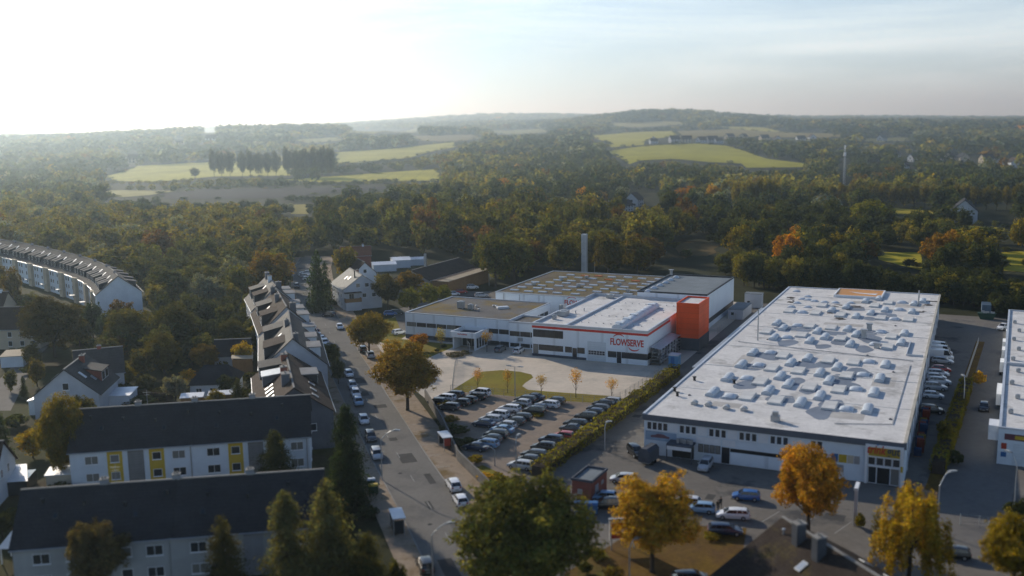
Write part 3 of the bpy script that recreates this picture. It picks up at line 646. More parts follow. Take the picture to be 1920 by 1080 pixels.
u, v = wl_(*zb(1627, 215), 7); MB().tube([(u, v, 6.95), (u, v, 11.0)], .2, 8).build('flue', METAL, t)
for z0 in (38, 80, 112): MB().box(.25, z0, 6.95, 40.7, z0+.22, 7.03).build('roof_seam', FLATL, t)
u, v = wl_(*zb(1510, 690), 7); MB().box(u, v, 6.95, 40.6, v+.15, 7.35).box(u, v+.15, 6.95, u+.15, v+14, 7.35).build('low_parapet', ALU, t)
# front elevation
for g in range(6):
    if g == 0: a, n, w = .5, 4, .92
    else: a, n, w = 6.1+(g-1)*4.95, (2 if g == 5 else 3), 1.0
    if g == 5: a = 27.2
    for k in range(n): window(t, 'f', 0, a+k*w, a+k*w+.82, 4.35, 5.7, 1, GLASS, WHITEP, sill=True)
    if g < 5: panel(t, 'f', 0, a+n*w+.06, a+n*w+1.62, 4.3, 5.75, WHITEP, 'sign_panel', .04); 
for k in range(4): window(t, 'f', 0, 9.3+k*.95, 10.15+k*.95, 1.5, 2.9, 1, CURT, DARKF)
window(t, 'f', 0, 13.2, 14.5, .1, 2.8, 1, GLASS, DARKF, 'door')
panel(t, 'f', 0, 9.0, 13.0, 3.05, 4.1, WHITEP, 'sign_panel', .05); panel(t, 'f', 0, 13.3, 15.4, 3.0, 4.05, WHITEP, 'sign_panel', .05)
panel(t, 'f', 0, 14.6, 29, 2.15, 2.75, BLACK, 'dark_strip', .02); panel(t, 'f', 0, 14.7, 28.9, .15, 2.1, PANELW, 'cladding_panel', .12)  # black strip laid flat on the wall above the cladding
ban = panel(t, 'f', 0, .25, 5.6, 2.55, 4.1, M('banner_blue', (.30, .40, .52), .6, .3, n1=(.2, .5)), 'banner', .04)
car_p = [(.9, .3), (4.1, .3), (4.2, .62), (3.6, .75), (3.1, .98), (2.1, 1.0), (1.6, .74), (.95, .62)]
MB().face(*[(x, -.045, z+.2) for x, z in car_p]).build('car_picture', M('banner_dark', (.20, .10, .12), .6, .3), ban)
can = MB().box(4.6, -2.6, 2.75, 8.9, -.001, 3.05).box(4.6, -2.6, 0, 4.75, -2.45, 2.75).box(8.75, -2.6, 0, 8.9, -2.45, 2.75).build('canopy', DARKC, t)
panel(t, 'f', -2.6, 4.7, 8.8, 2.15, 2.75, WHITEP, 'canopy_banner', .03); panel(t, 'f', 0, 4.9, 8.6, .05, 2.6, BLACK, 'doorway', .02)
for k in range(5): o = MB().box(0, 0, 0, .5, .6, .7).build('stored_box', METAL, t); o.location = (6+k*.55, -1.6+.3*(k % 2), 3.05)
for u, v, w, h, mt_ in ((30.4, 2.7, 1.0, 1.3, BLUEP), (31.5, 2.7, 1.2, 1.3, YELP), (32.8, 2.7, .9, 1.3, CREAM), (33.8, 2.7, .8, 1.3, METAL), (30.4, 1.2, 1.9, 1.1, METAL)): panel(t, 'f', 0, u, u+w, v, v+h, mt_, 'poster', .03)
# market entrance
MB().box(35.4, -.5, 4.35, 40.9, -.31, 6.3).box(35.4, -.45, 0, 35.8, -.001, 4.35).box(40.5, -.45, 0, 40.9, -.001, 4.35).box(35.8, -.45, 2.75, 40.5, -.001, 3.0).build('portal', WHITEP, t)
sg = MB().box(35.9, -.56, 4.55, 40.4, -.5, 5.9).build('sign_board', YELP, t)
text_obj('lettering', 'trink', 1.9, RED, sg, (35.7, -.60, 4.95), (R(90), 0, 0), .03, .03, .25, 2.75)
text_obj('lettering', 'gut', 1.9, M('sign_grey', (.05, .07, .11), .5, .4), sg, (38.5, -.60, 4.95), (R(90), 0, 0), .03, .03, .1, 1.9)
MB().box(37.05, -.6, 6.3, 37.3, -.54, 6.5).build('i_dot', BLUEP, sg)
for k in range(4): window(t, 'f', -.32, 35.85+k*1.18, 36.9+k*1.18, 3.05, 4.3, 1, GLASS, WHITEP)
panel(t, 'f', 0, 37.2, 39.0, .05, 2.7, BLACK, 'doorway', .02); window(t, 'f', -.05, 35.9, 37.1, .05, 2.7, 1, GLASS, WHITEP, 'glass_door'); window(t, 'f', -.05, 39.1, 40.4, .05, 2.7, 1, CURT, WHITEP, 'glass_door')
panel(t, 'f', -.45, 40.55, 40.88, 2.4, 3.3, YELP, 'poster', .02)
for k in range(14): panel(t, 'r', 41, 8+k*9.3, 8.35+k*9.3, 0, 6.7, ALU, 'pilaster', .18)
for k in range(10): window(t, 'r', 41, 10+k*12, 15+k*12, 4.6, 5.8, 4, GLASS, DARKF)
# conveyor-like walkway roof beside the warehouse
# roof details: drains, cable tray, patched seams
tw = t
for z0 in (19, 57, 98, 127): MB().box(.25, z0, 6.95, 40.7, z0+.14, 7.0).build('roof_seam', FLATL, tw)
dr = MB().tube([(0, 0, 0), (0, 0, .12)], .28, 10).tube([(0, 0, .12), (0, 0, .2)], .12, 8).mesh('roof_drain', DARKC)
for u, v in ((4, 14), (12, 30), (25, 22), (36, 45), (8, 66), (22, 76), (33, 92), (14, 103), (5, 118), (30, 58), (38, 12), (18, 47)): put('roof_drain', dr, tw, (u, v, 6.95))
MB().tube([(2.5, 61, 7.1), (20, 58.5, 7.1), (39, 55.5, 7.1)], .07, 5).build('cable_conduit', METAL, tw); MB().tube([(30, 6, 7.05), (38.5, 9, 7.05), (38.6, 52, 7.05)], .06, 5).build('cable_conduit', METAL, tw)
for u, v, a, b in ((9, 9, 5, 3), (27, 9.5, 7, 4), (33, 33, 4, 8), (6, 40, 3, 9), (20, 120, 6, 4), (31, 118, 7, 5), (17, 88, 9, 3)): MB().face((u, v, 6.9525), (u+a, v, 6.9525), (u+a, v+b, 6.9525), (u, v+b, 6.9525)).build('membrane_patch', M('patched_membrane', (.50, .48, .45), .8, .05, n1=(.2, .3)), tw)
t = thing('walkway_roof', 'narrow metal walkway roof running along the left edge of the warehouse', 'walkway roof', (*WO, 0), R(WA))
MB().box(-2.4, 40, 5.5, -.45, 112, 5.7).build('roof', METAL, t)
for k in range(13): MB().box(-2.3, 40.5+k*5.9, 0, -2.15, 40.65+k*5.9, 5.5).build('post', METAL, t)

# ------------------------------------------------------------------ warehouse on the right edge
RO = G(1873, 800, 6.2); RA = -27.2
t = thing('side_warehouse', 'second warehouse with light membrane roof and roller door at the right edge', 'warehouse', (RO.x, RO.y, 0), R(RA))
flat_block(t, 0, 0, 34, 112, 6.2, WHITEW, WROOF, .3, .4)
panel(t, 'f', 0, 2.2, 9, .1, 3.7, TILT, 'roller_door', .05); panel(t, 'f', 0, .9, 9.5, 4.2, 5.2, M('sign_dark', (.13, .04, .06), .5, .4), 'sign_board', .06)
panel(t, 'f', -.06, 2.4, 6, 4.4, 5.0, YELP, 'sign_lettering', .03); panel(t, 'f', 0, .5, 1.3, 2.6, 3.6, REDP, 'poster', .03); panel(t, 'f', 0, .5, 1.3, 1.3, 2.1, BLUEP, 'poster', .03)
panel(t, 'f', 0, 10.2, 16, .1, 3.7, TILT, 'roller_door', .05)
for k in range(9): ac_unit(t, 1.6+(k % 2), 10+k*10.5, 5.92, .8, .8, .7, 'roof_fan')
MB().box(.4, 47, 5.92, 33.6, 47.4, 6.5).build('dividing_parapet', ALU, t)
o = MB().box(-1.5, 1, 3.6, -.001, 5, 6.0).build('air_duct', WHITEP, t)
# ------------------------------------------------------------------ pitched roof houses
class House:
    """local x along the ridge, front wall y=0 (faces -y), back wall y=W; x=0 is the gable at the left of the front"""
    def __init__(s, name, label, cat, p0, ang, L, Wd, eave, ridge, wallm, roofm, over=.4, group=None, z0=0, hip=0):
        s.L, s.W, s.e, s.r = L, Wd, eave, ridge; s.t = thing(name, label, cat, (p0[0], p0[1], z0), R(ang), group); s.k = (ridge-eave)/(Wd/2)
        if hip:
            MB().box(0, 0, 0, L, Wd, eave).build('wall', wallm, s.t)
            o = over; a = [(-o, -o, eave), (L+o, -o, eave), (L+o, Wd+o, eave), (-o, Wd+o, eave)]; b = [(hip, Wd/2, ridge), (L-hip, Wd/2, ridge)]
            MB().face(a[0], a[1], b[1], b[0]).face(a[1], a[2], b[1]).face(a[2], a[3], b[0], b[1]).face(a[3], a[0], b[0]).build('roof', roofm, s.t); return
        MB().extrude([(0, 0), (Wd, 0), (Wd, eave), (Wd/2, ridge), (0, eave)], 'x', 0, L).build('wall', wallm, s.t)
        ez = eave-over*s.k; th = .2
        f = [(-over, ez+.03), (Wd/2, ridge+.03), (Wd/2, ridge+.03+th), (-over, ez+.03+th)]
        b = [(Wd-y, z) for y, z in f][::-1]
        s.roof = MB().extrude(f, 'x', -.3, L+.3).extrude(b, 'x', -.3, L+.3).build('roof', roofm, s.t)
        MB().box(-.32, Wd/2-.16, ridge+.16, L+.32, Wd/2+.16, ridge+.30).build('ridge_cap', KERB, s.t)
        for yy in (-over-.06, Wd+over+.06): MB().tube([(-.3, yy, ez+.06), (L+.3, yy, ez+.06)], .09, 6).build('gutter', METAL, s.t)
    def z(s, y): return s.e+s.k*min(y, s.W-y)
    def chimney(s, x, y, w=.7, l=.9, h=1.0, mat=None, par=None):
        z0 = s.z(y)-.4; zt = s.r+h
        c = MB().box(x-w/2, y-l/2, z0, x+w/2, y+l/2, zt).build('chimney', mat or BRICK, par or s.t)
        MB().box(x-w/2-.08, y-l/2-.08, zt, x+w/2+.08, y+l/2+.08, zt+.12).tube([(x-w/5, y, zt+.12), (x-w/5, y, zt+.4)], .12, 8).tube([(x+w/5, y, zt+.12), (x+w/5, y, zt+.4)], .12, 8).build('cap', KERB, c)
    def skylight(s, x, side, y, w=.9, l=1.3, glass=None):
        th = math.atan(s.k); mb = MB().box(-w/2, -l/2, .0, w/2, l/2, .1)
        o = mb.build('roof_window', DARKF if glass is GLASS else METAL, s.t); g = MB().face((-w/2+.08, -l/2+.08, .106), (w/2-.08, -l/2+.08, .106), (w/2-.08, l/2-.08, .106), (-w/2+.08, l/2-.08, .106)).build('pane', glass or SKYL, o)
        yy = y if side == 'f' else s.W-y
        o.location = (x, yy, s.z(y)+.24*math.sqrt(1+s.k**2)); o.rotation_euler = (th if side == 'f' else -th, 0, 0)
    def dormer(s, x0, x1, side, y0, h, wallm, roofm, n=2, slope=.12, over=.25, flat=False):
        yb = y0+h/max(s.k-slope, .1); yb = min(yb, s.W/2-.1); z0 = s.z(y0)
        prof = [(y0, z0-.3), (y0, z0+h), (yb, z0+h+slope*(yb-y0)), (yb, s.z(yb)-.3)]
        d = MB().extrude(prof, 'x', 0, x1-x0).build('dormer', wallm, s.t)
        top = [(y0-over, z0+h+.02-slope*over), (yb+.1, z0+h+.02+slope*(yb+.1-y0)), (yb+.1, z0+h+.20+slope*(yb+.1-y0)), (y0-over, z0+h+.2-slope*over)]
        MB().extrude(top, 'x', -over, x1-x0+over).build('dormer_roof', roofm, d)
        w = (x1-x0-.4)/n
        mb = MB(); g = MB()
        for k in range(n):
            a = .2+k*w+.08; b = .2+(k+1)*w-.08; zz0, zz1 = z0+.25, z0+h-.2
            mb.box(a, y0-.06, zz0, b, y0-.001, zz0+.08).box(a, y0-.06, zz1-.08, b, y0-.001, zz1).box(a, y0-.06, zz0+.08, a+.08, y0-.001, zz1-.08).box(b-.08, y0-.06, zz0+.08, b, y0-.001, zz1-.08)
            g.face((a+.06, y0-.03, zz0+.06), (b-.06, y0-.03, zz0+.06), (b-.06, y0-.03, zz1-.06), (a+.06, y0-.03, zz1-.06))
        mb.build('window', WHITEP, d); g.build('pane', GLASS, d)
        if side == 'b':
            d.location = (x1, s.W, 0); d.rotation_euler = (0, 0, math.pi)
        else: d.location = (x0, 0, 0)
        return d
    def win(s, face, a, z, w=1.1, h=1.3, n=2, glass=None):
        at = {'f': 0, 'b': s.W, 'l': 0, 'r': s.L}[face]
        return window(s.t, face, at, a-w/2, a+w/2, z, z+h, n, glass, WHITEP, sill=True)
    def lp(s, x, y, z): v = s.t.matrix_basis @ Vector((x, y, z)); return v

# ---- apartment blocks at lower left
def apartment(label, p0, ang, L, trees):
    h = House('apartment_block', label, 'apartment block', p0, ang, L, 12, 6.0, 11.0, WHITEW if trees == 0 else M('shaded_render', (.36, .37, .37), .85, .1, n1=(.12, .5)), SLATE, .35)  # second block's wall colour darkened to carry the vignette
    t = h.t; u = L/2
    for k in (0, 1):
        x0 = k*u
        for z in (.9, 3.7):
            for a in (3.2, 16.3): h.win('f', x0+a, z, 2.0, 1.35, 2, random.choice([GLASS, CURT, GLASS]))
            for a in (6.65, 12.95):
                if trees == 0:
                    pass
                h.win('f', x0+a, z+.1, 1.35, 1.25, 1, random.choice([GLASS, CURT]))
        if trees == 0:
            for a in (5.5, 11.8): panel(t, 'f', 0, x0+a, x0+a+2.3, .2, 5.6, YELLOW, 'colour_panel', .008)
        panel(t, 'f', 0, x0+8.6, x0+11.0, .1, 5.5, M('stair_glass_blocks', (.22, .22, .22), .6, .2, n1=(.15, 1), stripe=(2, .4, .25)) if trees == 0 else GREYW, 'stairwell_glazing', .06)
        panel(t, 'f', 0, x0+(u-.35 if k == 0 else u-.6), x0+(u-.2 if k == 0 else u-.45), 0, 5.8, METAL, 'downpipe', .12)
    for x in (.26*L, .5*L, .75*L): h.chimney(x, 6.3, .9, .9, .7, GREYW)
    for x, y in ((.38*L, 2.3), (.6*L, 2.1), (.12*L, 2.8), (.86*L, 2.6)): h.skylight(x, 'f', y, .6, .8, GLASS)
    vm = MB().box(-.14, -.14, 0, .14, .14, .5).box(-.2, -.2, .5, .2, .2, .58).mesh('roof_vent', DARKF)
    for k in range(7): x = 2.6+k*L/7.4; y = 4.4-.5*(k % 3); put('roof_vent', vm, t, (x, y, h.z(y)+.15))
    MB().tube([(.3*L, 6.2, 11.2), (.3*L, 6.2, 13.6)], .03, 5).box(.3*L-.6, 6.18, 13.2, .3*L+.6, 6.22, 13.24).box(.3*L-.4, 6.18, 12.8, .3*L+.4, 6.22, 12.84).build('aerial', METAL, t)
    MB().box(L/2-.1, -.38, 5.7, L/2+.1, .02, 5.9).build('gutter_joint', METAL, t)
    MB().extrude([(-.36, 5.93), (6, 11.25), (6, 11.33), (-.36, 6.0)], 'x', L/2-.15, L/2+.15).build('fire_wall_cap', SLATE, t)
    for a in (3, 9): h.win('r', a, 3.7, 1.1, 1.3, 1); h.win('r', a, .9, 1.1, 1.3, 1)
    return h
apartment('white apartment block with yellow window panels and dark pitched roof', (-69.4, 148.0), 10.6, 36.8, 0)
apartment('apartment block with darkened walls and dark roof at the bottom, nearest the conifers', (-60.4, 112.0), 9.2, 36.6, 1)

# ---- houses in a row along the street
def rowhouse(label, apex, ang, L, Wd, eave, ridge, roofm, wallm):
    a = R(ang); n = Vector((math.sin(a), -math.cos(a)))       # towards the street
    return House('row_house', label, 'house', (apex[0]+n.x*Wd/2, apex[1]+n.y*Wd/2), ang, L, Wd, eave, ridge, wallm, roofm, .35, 'row houses along the street')
GABLE = M('gable_slate', (.055, .058, .065), .8, .2, n1=(.2, .6))
h = rowhouse('brown roofed row house with five roof windows in a column, nearest of the row', (-37.7, 164.8), 105.4, 29, 13, 6.6, 11.2, BROWNR, GRANITE)
for k in range(5): h.skylight(1.5+k*2.6, 'b', 2.6, .9, 1.7, WHITEP)
for k in range(3): h.skylight(3+k*4.2, 'f', 2.8, .9, 1.3)
h.chimney(6.5, 7.6, 2.0, 1.4, 1.2, GRANITE); h.chimney(13, 7.6, 1.4, 1.2, .9, BRICK); h.chimney(24, 7.0, 1.2, 1.2, .8)
h.dormer(15, 19, 'b', 1.6, 2.2, GRANITE, METAL, 2); h.dormer(22, 27.5, 'b', 1.2, 2.5, GABLE, GREYR, 2)
h.dormer(15, 20, 'f', 1.4, 2.1, GABLE, FLATR, 3, .02)
for x in range(3, 28, 4): h.win('f', x, 3.6); h.win('f', x, .9); h.win('b', x, 3.6)
for y in (3.5, 9): h.win('l', y, 3.4, 1.1, 1.3, 1)
h = rowhouse('second row house from the near end, dark gable and broad light dormers', (-44.6, 196.0), 104, 32, 13.4, 7.4, 13.2, GREYR, RENDER)
h.dormer(3, 10, 'b', 1.0, 2.7, GABLE, BROWNR, 3, .25); h.dormer(20, 26, 'b', 1.0, 2.7, GABLE, GREYR, 3, .25)
h.dormer(2, 7.5, 'f', 1.2, 2.3, WHITEW, FLATR, 3, .02); h.dormer(13, 18, 'f', 1.4, 2.0, WHITEW, FLATR, 2, .02); h.dormer(24, 29, 'f', 1.2, 2.3, WHITEW, FLATR, 3, .02)
h.chimney(1.2, 6.0, 1.3, .9, .9, GRANITE); h.chimney(17, 7.4, 1.6, .9, .9, GRANITE); h.skylight(13, 'b', 4, 1, 2.0, WHITEP); h.skylight(15.5, 'b', 2.4, 1, 1.4, WHITEP)
for x in range(3, 31, 4): h.win('f', x, 4.2); h.win('f', x, 1.0); h.win('b', x, 4.2)
h = rowhouse('third row house from the near end, brown roof with a tall chimney wall', (-53.2, 229.3), 108, 28, 13, 7.8, 13.8, BROWNR, RENDER)
h.dormer(4, 10, 'b', .9, 2.7, GABLE, BROWNR, 2, .25); h.dormer(18, 24, 'b', .9, 2.6, GABLE, GREYR, 2, .25)
h.dormer(2, 7, 'f', 1.2, 2.4, WHITEW, FLATR, 2, .02); h.dormer(12, 17, 'f', 1.2, 2.2, WHITEW, FLATR, 2, .02); h.dormer(21, 25, 'f', 1.3, 2.2, WHITEW, FLATR, 2, .02)
h.chimney(.9, 5.0, 1.2, 1.4, .8, GRANITE); h.chimney(14, 7.5, 1.4, 1.0, 1.0, GRANITE); h.chimney(27, 7.5, 2.2, 1.0, .9, GRANITE)
for k in range(4): h.skylight(11.5+k*1.3, 'b', 2.6+.2*k, .8, 1.5, WHITEP)
for x in range(3, 27, 4): h.win('f', x, 4.6); h.win('f', x, 1.2); h.win('b', x, 4.6)
h = rowhouse('farthest row house of the street row, with white capped chimneys', (-62.5, 258.0), 109.5, 21, 12.6, 8.2, 14.2, GREYR, RENDER)
h.dormer(2, 7.5, 'b', .9, 2.7, GABLE, BROWNR, 2, .25); h.dormer(12, 17, 'b', .9, 2.7, GABLE, GREYR, 2, .25); h.dormer(2, 7, 'f', 1.2, 2.4, WHITEW, FLATR, 2, .02); h.dormer(11, 16, 'f', 1.2, 2.2, WHITEW, FLATR, 2, .02)
h.chimney(.9, 5.4, 1.2, 1.4, 1.1, GRANITE); h.chimney(18, 6.6, 2.6, 1.0, 1.4, GRANITE); h.chimney(11, 6.6, 1.2, 1.0, 1.4, WHITEW); h.skylight(9.5, 'b', 4.2, .9, 1.8, WHITEP)
for x in range(3, 20, 4): h.win('f', x, 5.0); h.win('f', x, 1.4); h.win('b', x, 5.0)

# ---- curved terrace upper left: eight houses that follow one arc
ridge = [(-252, 436), (-228, 418), (-206, 396.6), (-190, 382.5), (-172, 364), (-156, 346.5), (-141, 329), (-130.5, 314.5), (-122.8, 301.5), (-116.0, 288.0)][::-1]
pts = along([Vector(p) for p in ridge], 17.0)
tlab = ['end house of the curved terrace with the big blank white gable', 'second house of the curved terrace, next to the gable end house', 'third house of the curved terrace counted from the white gable end', 'fourth house of the curved terrace counted from the white gable end', 'fifth house of the curved terrace counted from the white gable end', 'sixth house of the curved terrace counted from the white gable end', 'seventh house of the curved terrace, beside the frame edge', 'eighth house of the curved terrace, at the frame edge', 'farthest house of the curved terrace']
DORM = M('dormer_tin', (.17, .165, .16), .85, .15, n1=(.2, .6))
TRF = M('terrace_roof', (.075, .072, .072), .85, .2, n1=(.2, .35), n2=(.2, 3), stripe=(1, .42, .2))
for k in range(min(9, len(pts)-1)):
    a, b = pts[k][0], pts[k+1][0]; t_ = (b-a); L = t_.length; ang = math.degrees(math.atan2(t_.y, t_.x))
    nrm = Vector((-t_.y, t_.x)).normalized()                 # local +y; front (y=0) must face the camera side
    p0 = a-nrm*6.3
    # wedge overlap along the convex side is closed by running each house 0.25 m into the next
    h = House('terrace_house', tlab[k], 'house', p0, ang, L+.25, 12.6, 8.2, 13.2, WHITEW, TRF, .3, 'houses of the curved terrace')
    h.t.location.z = -.015*k
    for x0 in (2.2, 5.4, 9.6, 12.8): h.dormer(x0, x0+1.7, 'b', 1.1, 1.8, GABLE, DORM, 1, .3, .12)
    for x0 in (3.0, 11.0): h.dormer(x0, x0+2.2, 'f', 1.1, 1.8, GABLE, DORM, 1, .22)
    for x, y in ((1.2, 4.2), (8.2, 4.4), (15.6, 2.0)): h.skylight(x, 'b', y, .9, 1.5, WHITEP)
    h.chimney(8.5, 6.3, .8, .8, .5, GREYW)
    MB().box(6.4, 12.6, 0, 9.8, 13.6, 8.4).build('stair_bay', CREAM, h.t)
    for z in (.8, 3.5, 6.0):
        for x in (2.2, 4.6, 12.0, 14.4): h.win('b', x, z, 1.2, 1.4, 1)
    MB().box(7.0, 13.6, 2.6, 9.2, 15.2, 2.8).build('porch_roof', METAL, h.t)
h0 = None

# ---- detached houses
h = House('gabled_house', 'pale roofed gabled house with stacked balconies on the street corner', 'house', (-40.6, 303.6), 111.7, 17, 12, 6.3, 10.5, RENDER, PALER, .4)
for x, y in ((6, 3.4), (9, 3.0)): h.skylight(x, 'b', y, .8, 1.3, WHITEP)
h.skylight(7, 'f', 3.0)
MB().box(2.4, 7.6, 9.3, 2.7, 7.9, 11.8).build('flue', DARKF, h.t); MB().box(2.4, 6.7, 9.6, 2.7, 7.6, 9.9).build('flue_bend', DARKF, h.t)
h.chimney(8, 5.6, .8, .8, .6)
for y in (4.6, 7.4): h.win('l', y, 6.8, 1.3, 1.3, 1)
for y in (2.5, 5.5): h.win('l', y, 3.6, 1.3, 1.3, 1)
bal = MB().box(-1.9, 6.8, 2.6, -.001, 11.8, 2.8).box(-1.9, 6.8, 2.8, -1.8, 11.8, 3.8).box(-1.8, 6.8, 2.8, -.001, 6.9, 3.8).box(-1.8, 11.7, 2.8, -.001, 11.8, 3.8).build('balcony', WOOD, h.t)
MB().box(-1.9, 6.9, 0, -.001, 11.7, 2.58).build('porch_wall', RENDER, h.t); MB().box(-2.0, 6.6, 5.4, -.001, 11.9, 5.55).build('balcony_roof', BROWNR, h.t)
h.win('l', 9.5, 2.9, 1.6, 2.1, 2)
for x in (3, 7, 11, 14.5): h.win('b', x, 3.6); h.win('b', x, .9)
House('gabled_house', 'small white gabled house just behind the pale roofed corner house', 'house', (-47.5, 343), 111.7, 10, 8, 5.2, 9.0, WHITEW, BROWNR, .3).win('l', 4, 5.4, 1.2, 1.3, 1)
House('bungalow', 'small bungalow with dark hipped roof among the gardens behind the row houses', 'bungalow', (-67.2, 199.4), 5.5, 9.2, 9, 3.0, 6.2, WHITEW, SLATE, .5, hip=2.2)
b_ = bpy.data.objects['bungalow']
for a in (1.2, 4.0, 6.8): window(b_, 'f', 0, a, a+1.2, 1.0, 2.3, 2, GLASS, WHITEP)
h = House('white_house', 'white gable fronted house with roof windows and a pale side roof', 'house', (-81.2, 187.9), 97, 13.5, 12.2, 4.6, 9.6, RENDER, GREYR, .5)
h.win('l', 6.1, 5.6, 1.2, 1.4, 1); h.win('l', 3, 1.2, 1.6, 1.3, 2); h.win('l', 9, 1.2, 1.6, 1.3, 2)
h.skylight(2.6, 'f', 3.6, 1.0, 1.8); h.skylight(4.8, 'f', 2.2, .9, 1.3); h.dormer(6, 11, 'f', 1.0, 2.2, BRICK, GREYR, 2, .2); h.skylight(4, 'b', 3, 1, 1.5)
h.chimney(9, 5.4, .9, .9, .8)
MB().extrude([(12.2, 3.0), (14.6, 2.8), (14.6, 3.0), (12.2, 3.5)], 'x', 3, 13).build('lean_to_roof', WHITEP, h.t); MB().box(3.2, 12.22, 0, 12.8, 14.4, 2.8).build('lean_to', WHITEW, h.t)
h = House('gabled_house', 'slate roofed rear house with brick gable behind the white gable fronted house', 'house', (-92.5, 203.5), 24, 9.5, 8, 4.4, 8.8, RENDER, GREYR, .4); h.chimney(5, 4.2, .8, .8, .7)
h = House('gabled_house', 'cream house with dark brown roof at the left frame edge, beside the drive', 'house', (-147, 249.6), 3, 24.5, 11, 5.4, 10, CREAM, BROWNR, .4)
for x in (17, 20, 22.8): h.win('f', x, 3.2, 1.1, 1.4, 1); h.win('f', x, .8, 1.1, 1.4, 1)
h = House('gabled_house', 'brown roofed house behind the cream house at the left frame edge', 'house', (-172, 276), 4, 26, 11, 5.2, 9.8, CREAM, BROWNR, .4); h.chimney(24, 5.5, 1, 1, .8, WHITEW)
for x in (18, 21, 24): h.win('f', x, 2.9, 1.1, 1.3, 1)
h = House('gabled_house', 'white gabled house at the left frame edge above the apartment roofs', 'house', (-96, 136.6), 10, 19.2, 10, 4.6, 8.8, WHITEW, BROWNR, .5)
for y in (3.5, 6.5): h.win('r', y, 3.6, 1.0, 1.3, 1)
t = thing('conservatory', 'bright white ribbed conservatory roof beside the house at the left frame edge', 'conservatory', G(18, 930), R(10))
MB().box(-5, 0, 0, 2.6, 5.2, 2.3).build('wall', GLASS, t); mb = MB().face((-5.3, -.3, 2.3), (2.9, -.3, 2.3), (1.2, 5.5, 3.2), (-5.3, 5.5, 3.2))
for k in range(11): x = -5+k*.7; mb.box(x, -.2, 2.5+.0, x+.06, -.1, 2.6)
mb.build('roof', WHITEP, t)
t = thing('garden_gazebo', 'small white pointed garden gazebo at the lower left corner', 'gazebo', G(30, 1050), 0)
mb = MB()
for a in ((-1.2, -1.2), (1.2, -1.2), (1.2, 1.2), (-1.2, 1.2)): mb.box(a[0]-.06, a[1]-.06, 0, a[0]+.06, a[1]+.06, 2.2)
mb.build('post', WHITEP, t); c = [(-1.5, -1.5, 2.2), (1.5, -1.5, 2.2), (1.5, 1.5, 2.2), (-1.5, 1.5, 2.2)]
MB().face(c[0], c[1], (0, 0, 4.2)).face(c[1], c[2], (0, 0, 4.2)).face(c[2], c[3], (0, 0, 4.2)).face(c[3], c[0], (0, 0, 4.2)).build('roof', WHITEP, t)
def shed(label, p, ang, w, l, h, roofm, wallm=WOOD):
    t = thing('garden_shed', label, 'shed', (p.x, p.y, 0), R(ang)); MB().box(0, 0, 0, w, l, h).build('wall', wallm, t)
    MB().extrude([(-.2, h+.02), (l+.2, h+.35), (l+.2, h+.47), (-.2, h+.14)], 'x', -.2, w+.2).build('roof', roofm, t)
shed('wooden balcony shed with pale roof against the rear of the row houses', G(474, 700), 103, 3.2, 4.4, 3.4, CREAM)
shed('low white roofed garage beside the white gable fronted house', G(204, 764), 4, 4.2, 5.4, 2.3, WHITEP, WHITEW)
shed('long white garden canopy just behind the apartment roof, left of the middle chimney', G(340, 768), 10, 4.2, 2.2, 2.3, WHITEP)
shed('white garden canopy just behind the apartment roof, right of the middle chimney', G(392, 763), 10, 5.4, 2.0, 2.3, WHITEP)
shed('white roofed carport in front of the cream house at the left edge', G(40, 640), 3, 5.5, 5, 2.3, WHITEP, CREAM)
shed('second white carport right beside the cream house, by the drive', G(60, 643), 3, 4.0, 4.2, 2.2, WHITEP, CREAM)
shed('pale shed roof between the two apartment blocks at the left', G(88, 918), 10, 4.5, 3, 2.2, WHITEP, CREAM)
shed('open garage with pale gable trim at the left frame edge', G(2, 690), 12, 5.0, 6, 2.6, CREAM, WHITEW)
h = House('gabled_house', 'dark hipped cottage roof hidden behind garden trees left of the row houses', 'house', (-70, 226), 8, 8, 7, 3.0, 6.0, RENDER, SLATE, .4)
# ---- big roof in the lower right corner
ap = G(1470, 974, 9.2); e2 = G(1640, 1080, 9.2); dv = (e2-ap); ang = math.degrees(math.atan2(dv.y, dv.x))
nl = Vector((-dv.y, dv.x, 0)).normalized()
W_ = 19.5; p0 = ap - nl*W_/2
h = House('tiled_roof_house', 'large brown tiled roof with two slate chimneys at the lower right', 'house', (p0.x, p0.y), ang, 30, W_, 3.4, 9.2, BRICK, M('old_brown_tiles', (.052, .040, .033), .9, .2, n1=(.3, .5), n2=(.3, 3), col2=(.11, .085, .03), c2=(.62, .1, .4), stripe=(1, .4, .3), bump=.4, bs=4), .5)
for xx, yy in ((4.8, 8.4), (8.7, 8.2)):
    h.chimney(xx, yy, 1.0, 1.2, 1.6, M('dark_slate_cladding', (.085, .09, .10), .8, .1, n1=(.2, 1)))
h.skylight(8.2, 'f', 6.4, .9, 1.4); h.skylight(7.5, 'b', 4.0, .9, 1.5, WHITEP); h.skylight(12, 'b', 4.4, .9, 1.5, WHITEP)
stub(h.t, 2.2, 8.2, 8.3, .12, .8)
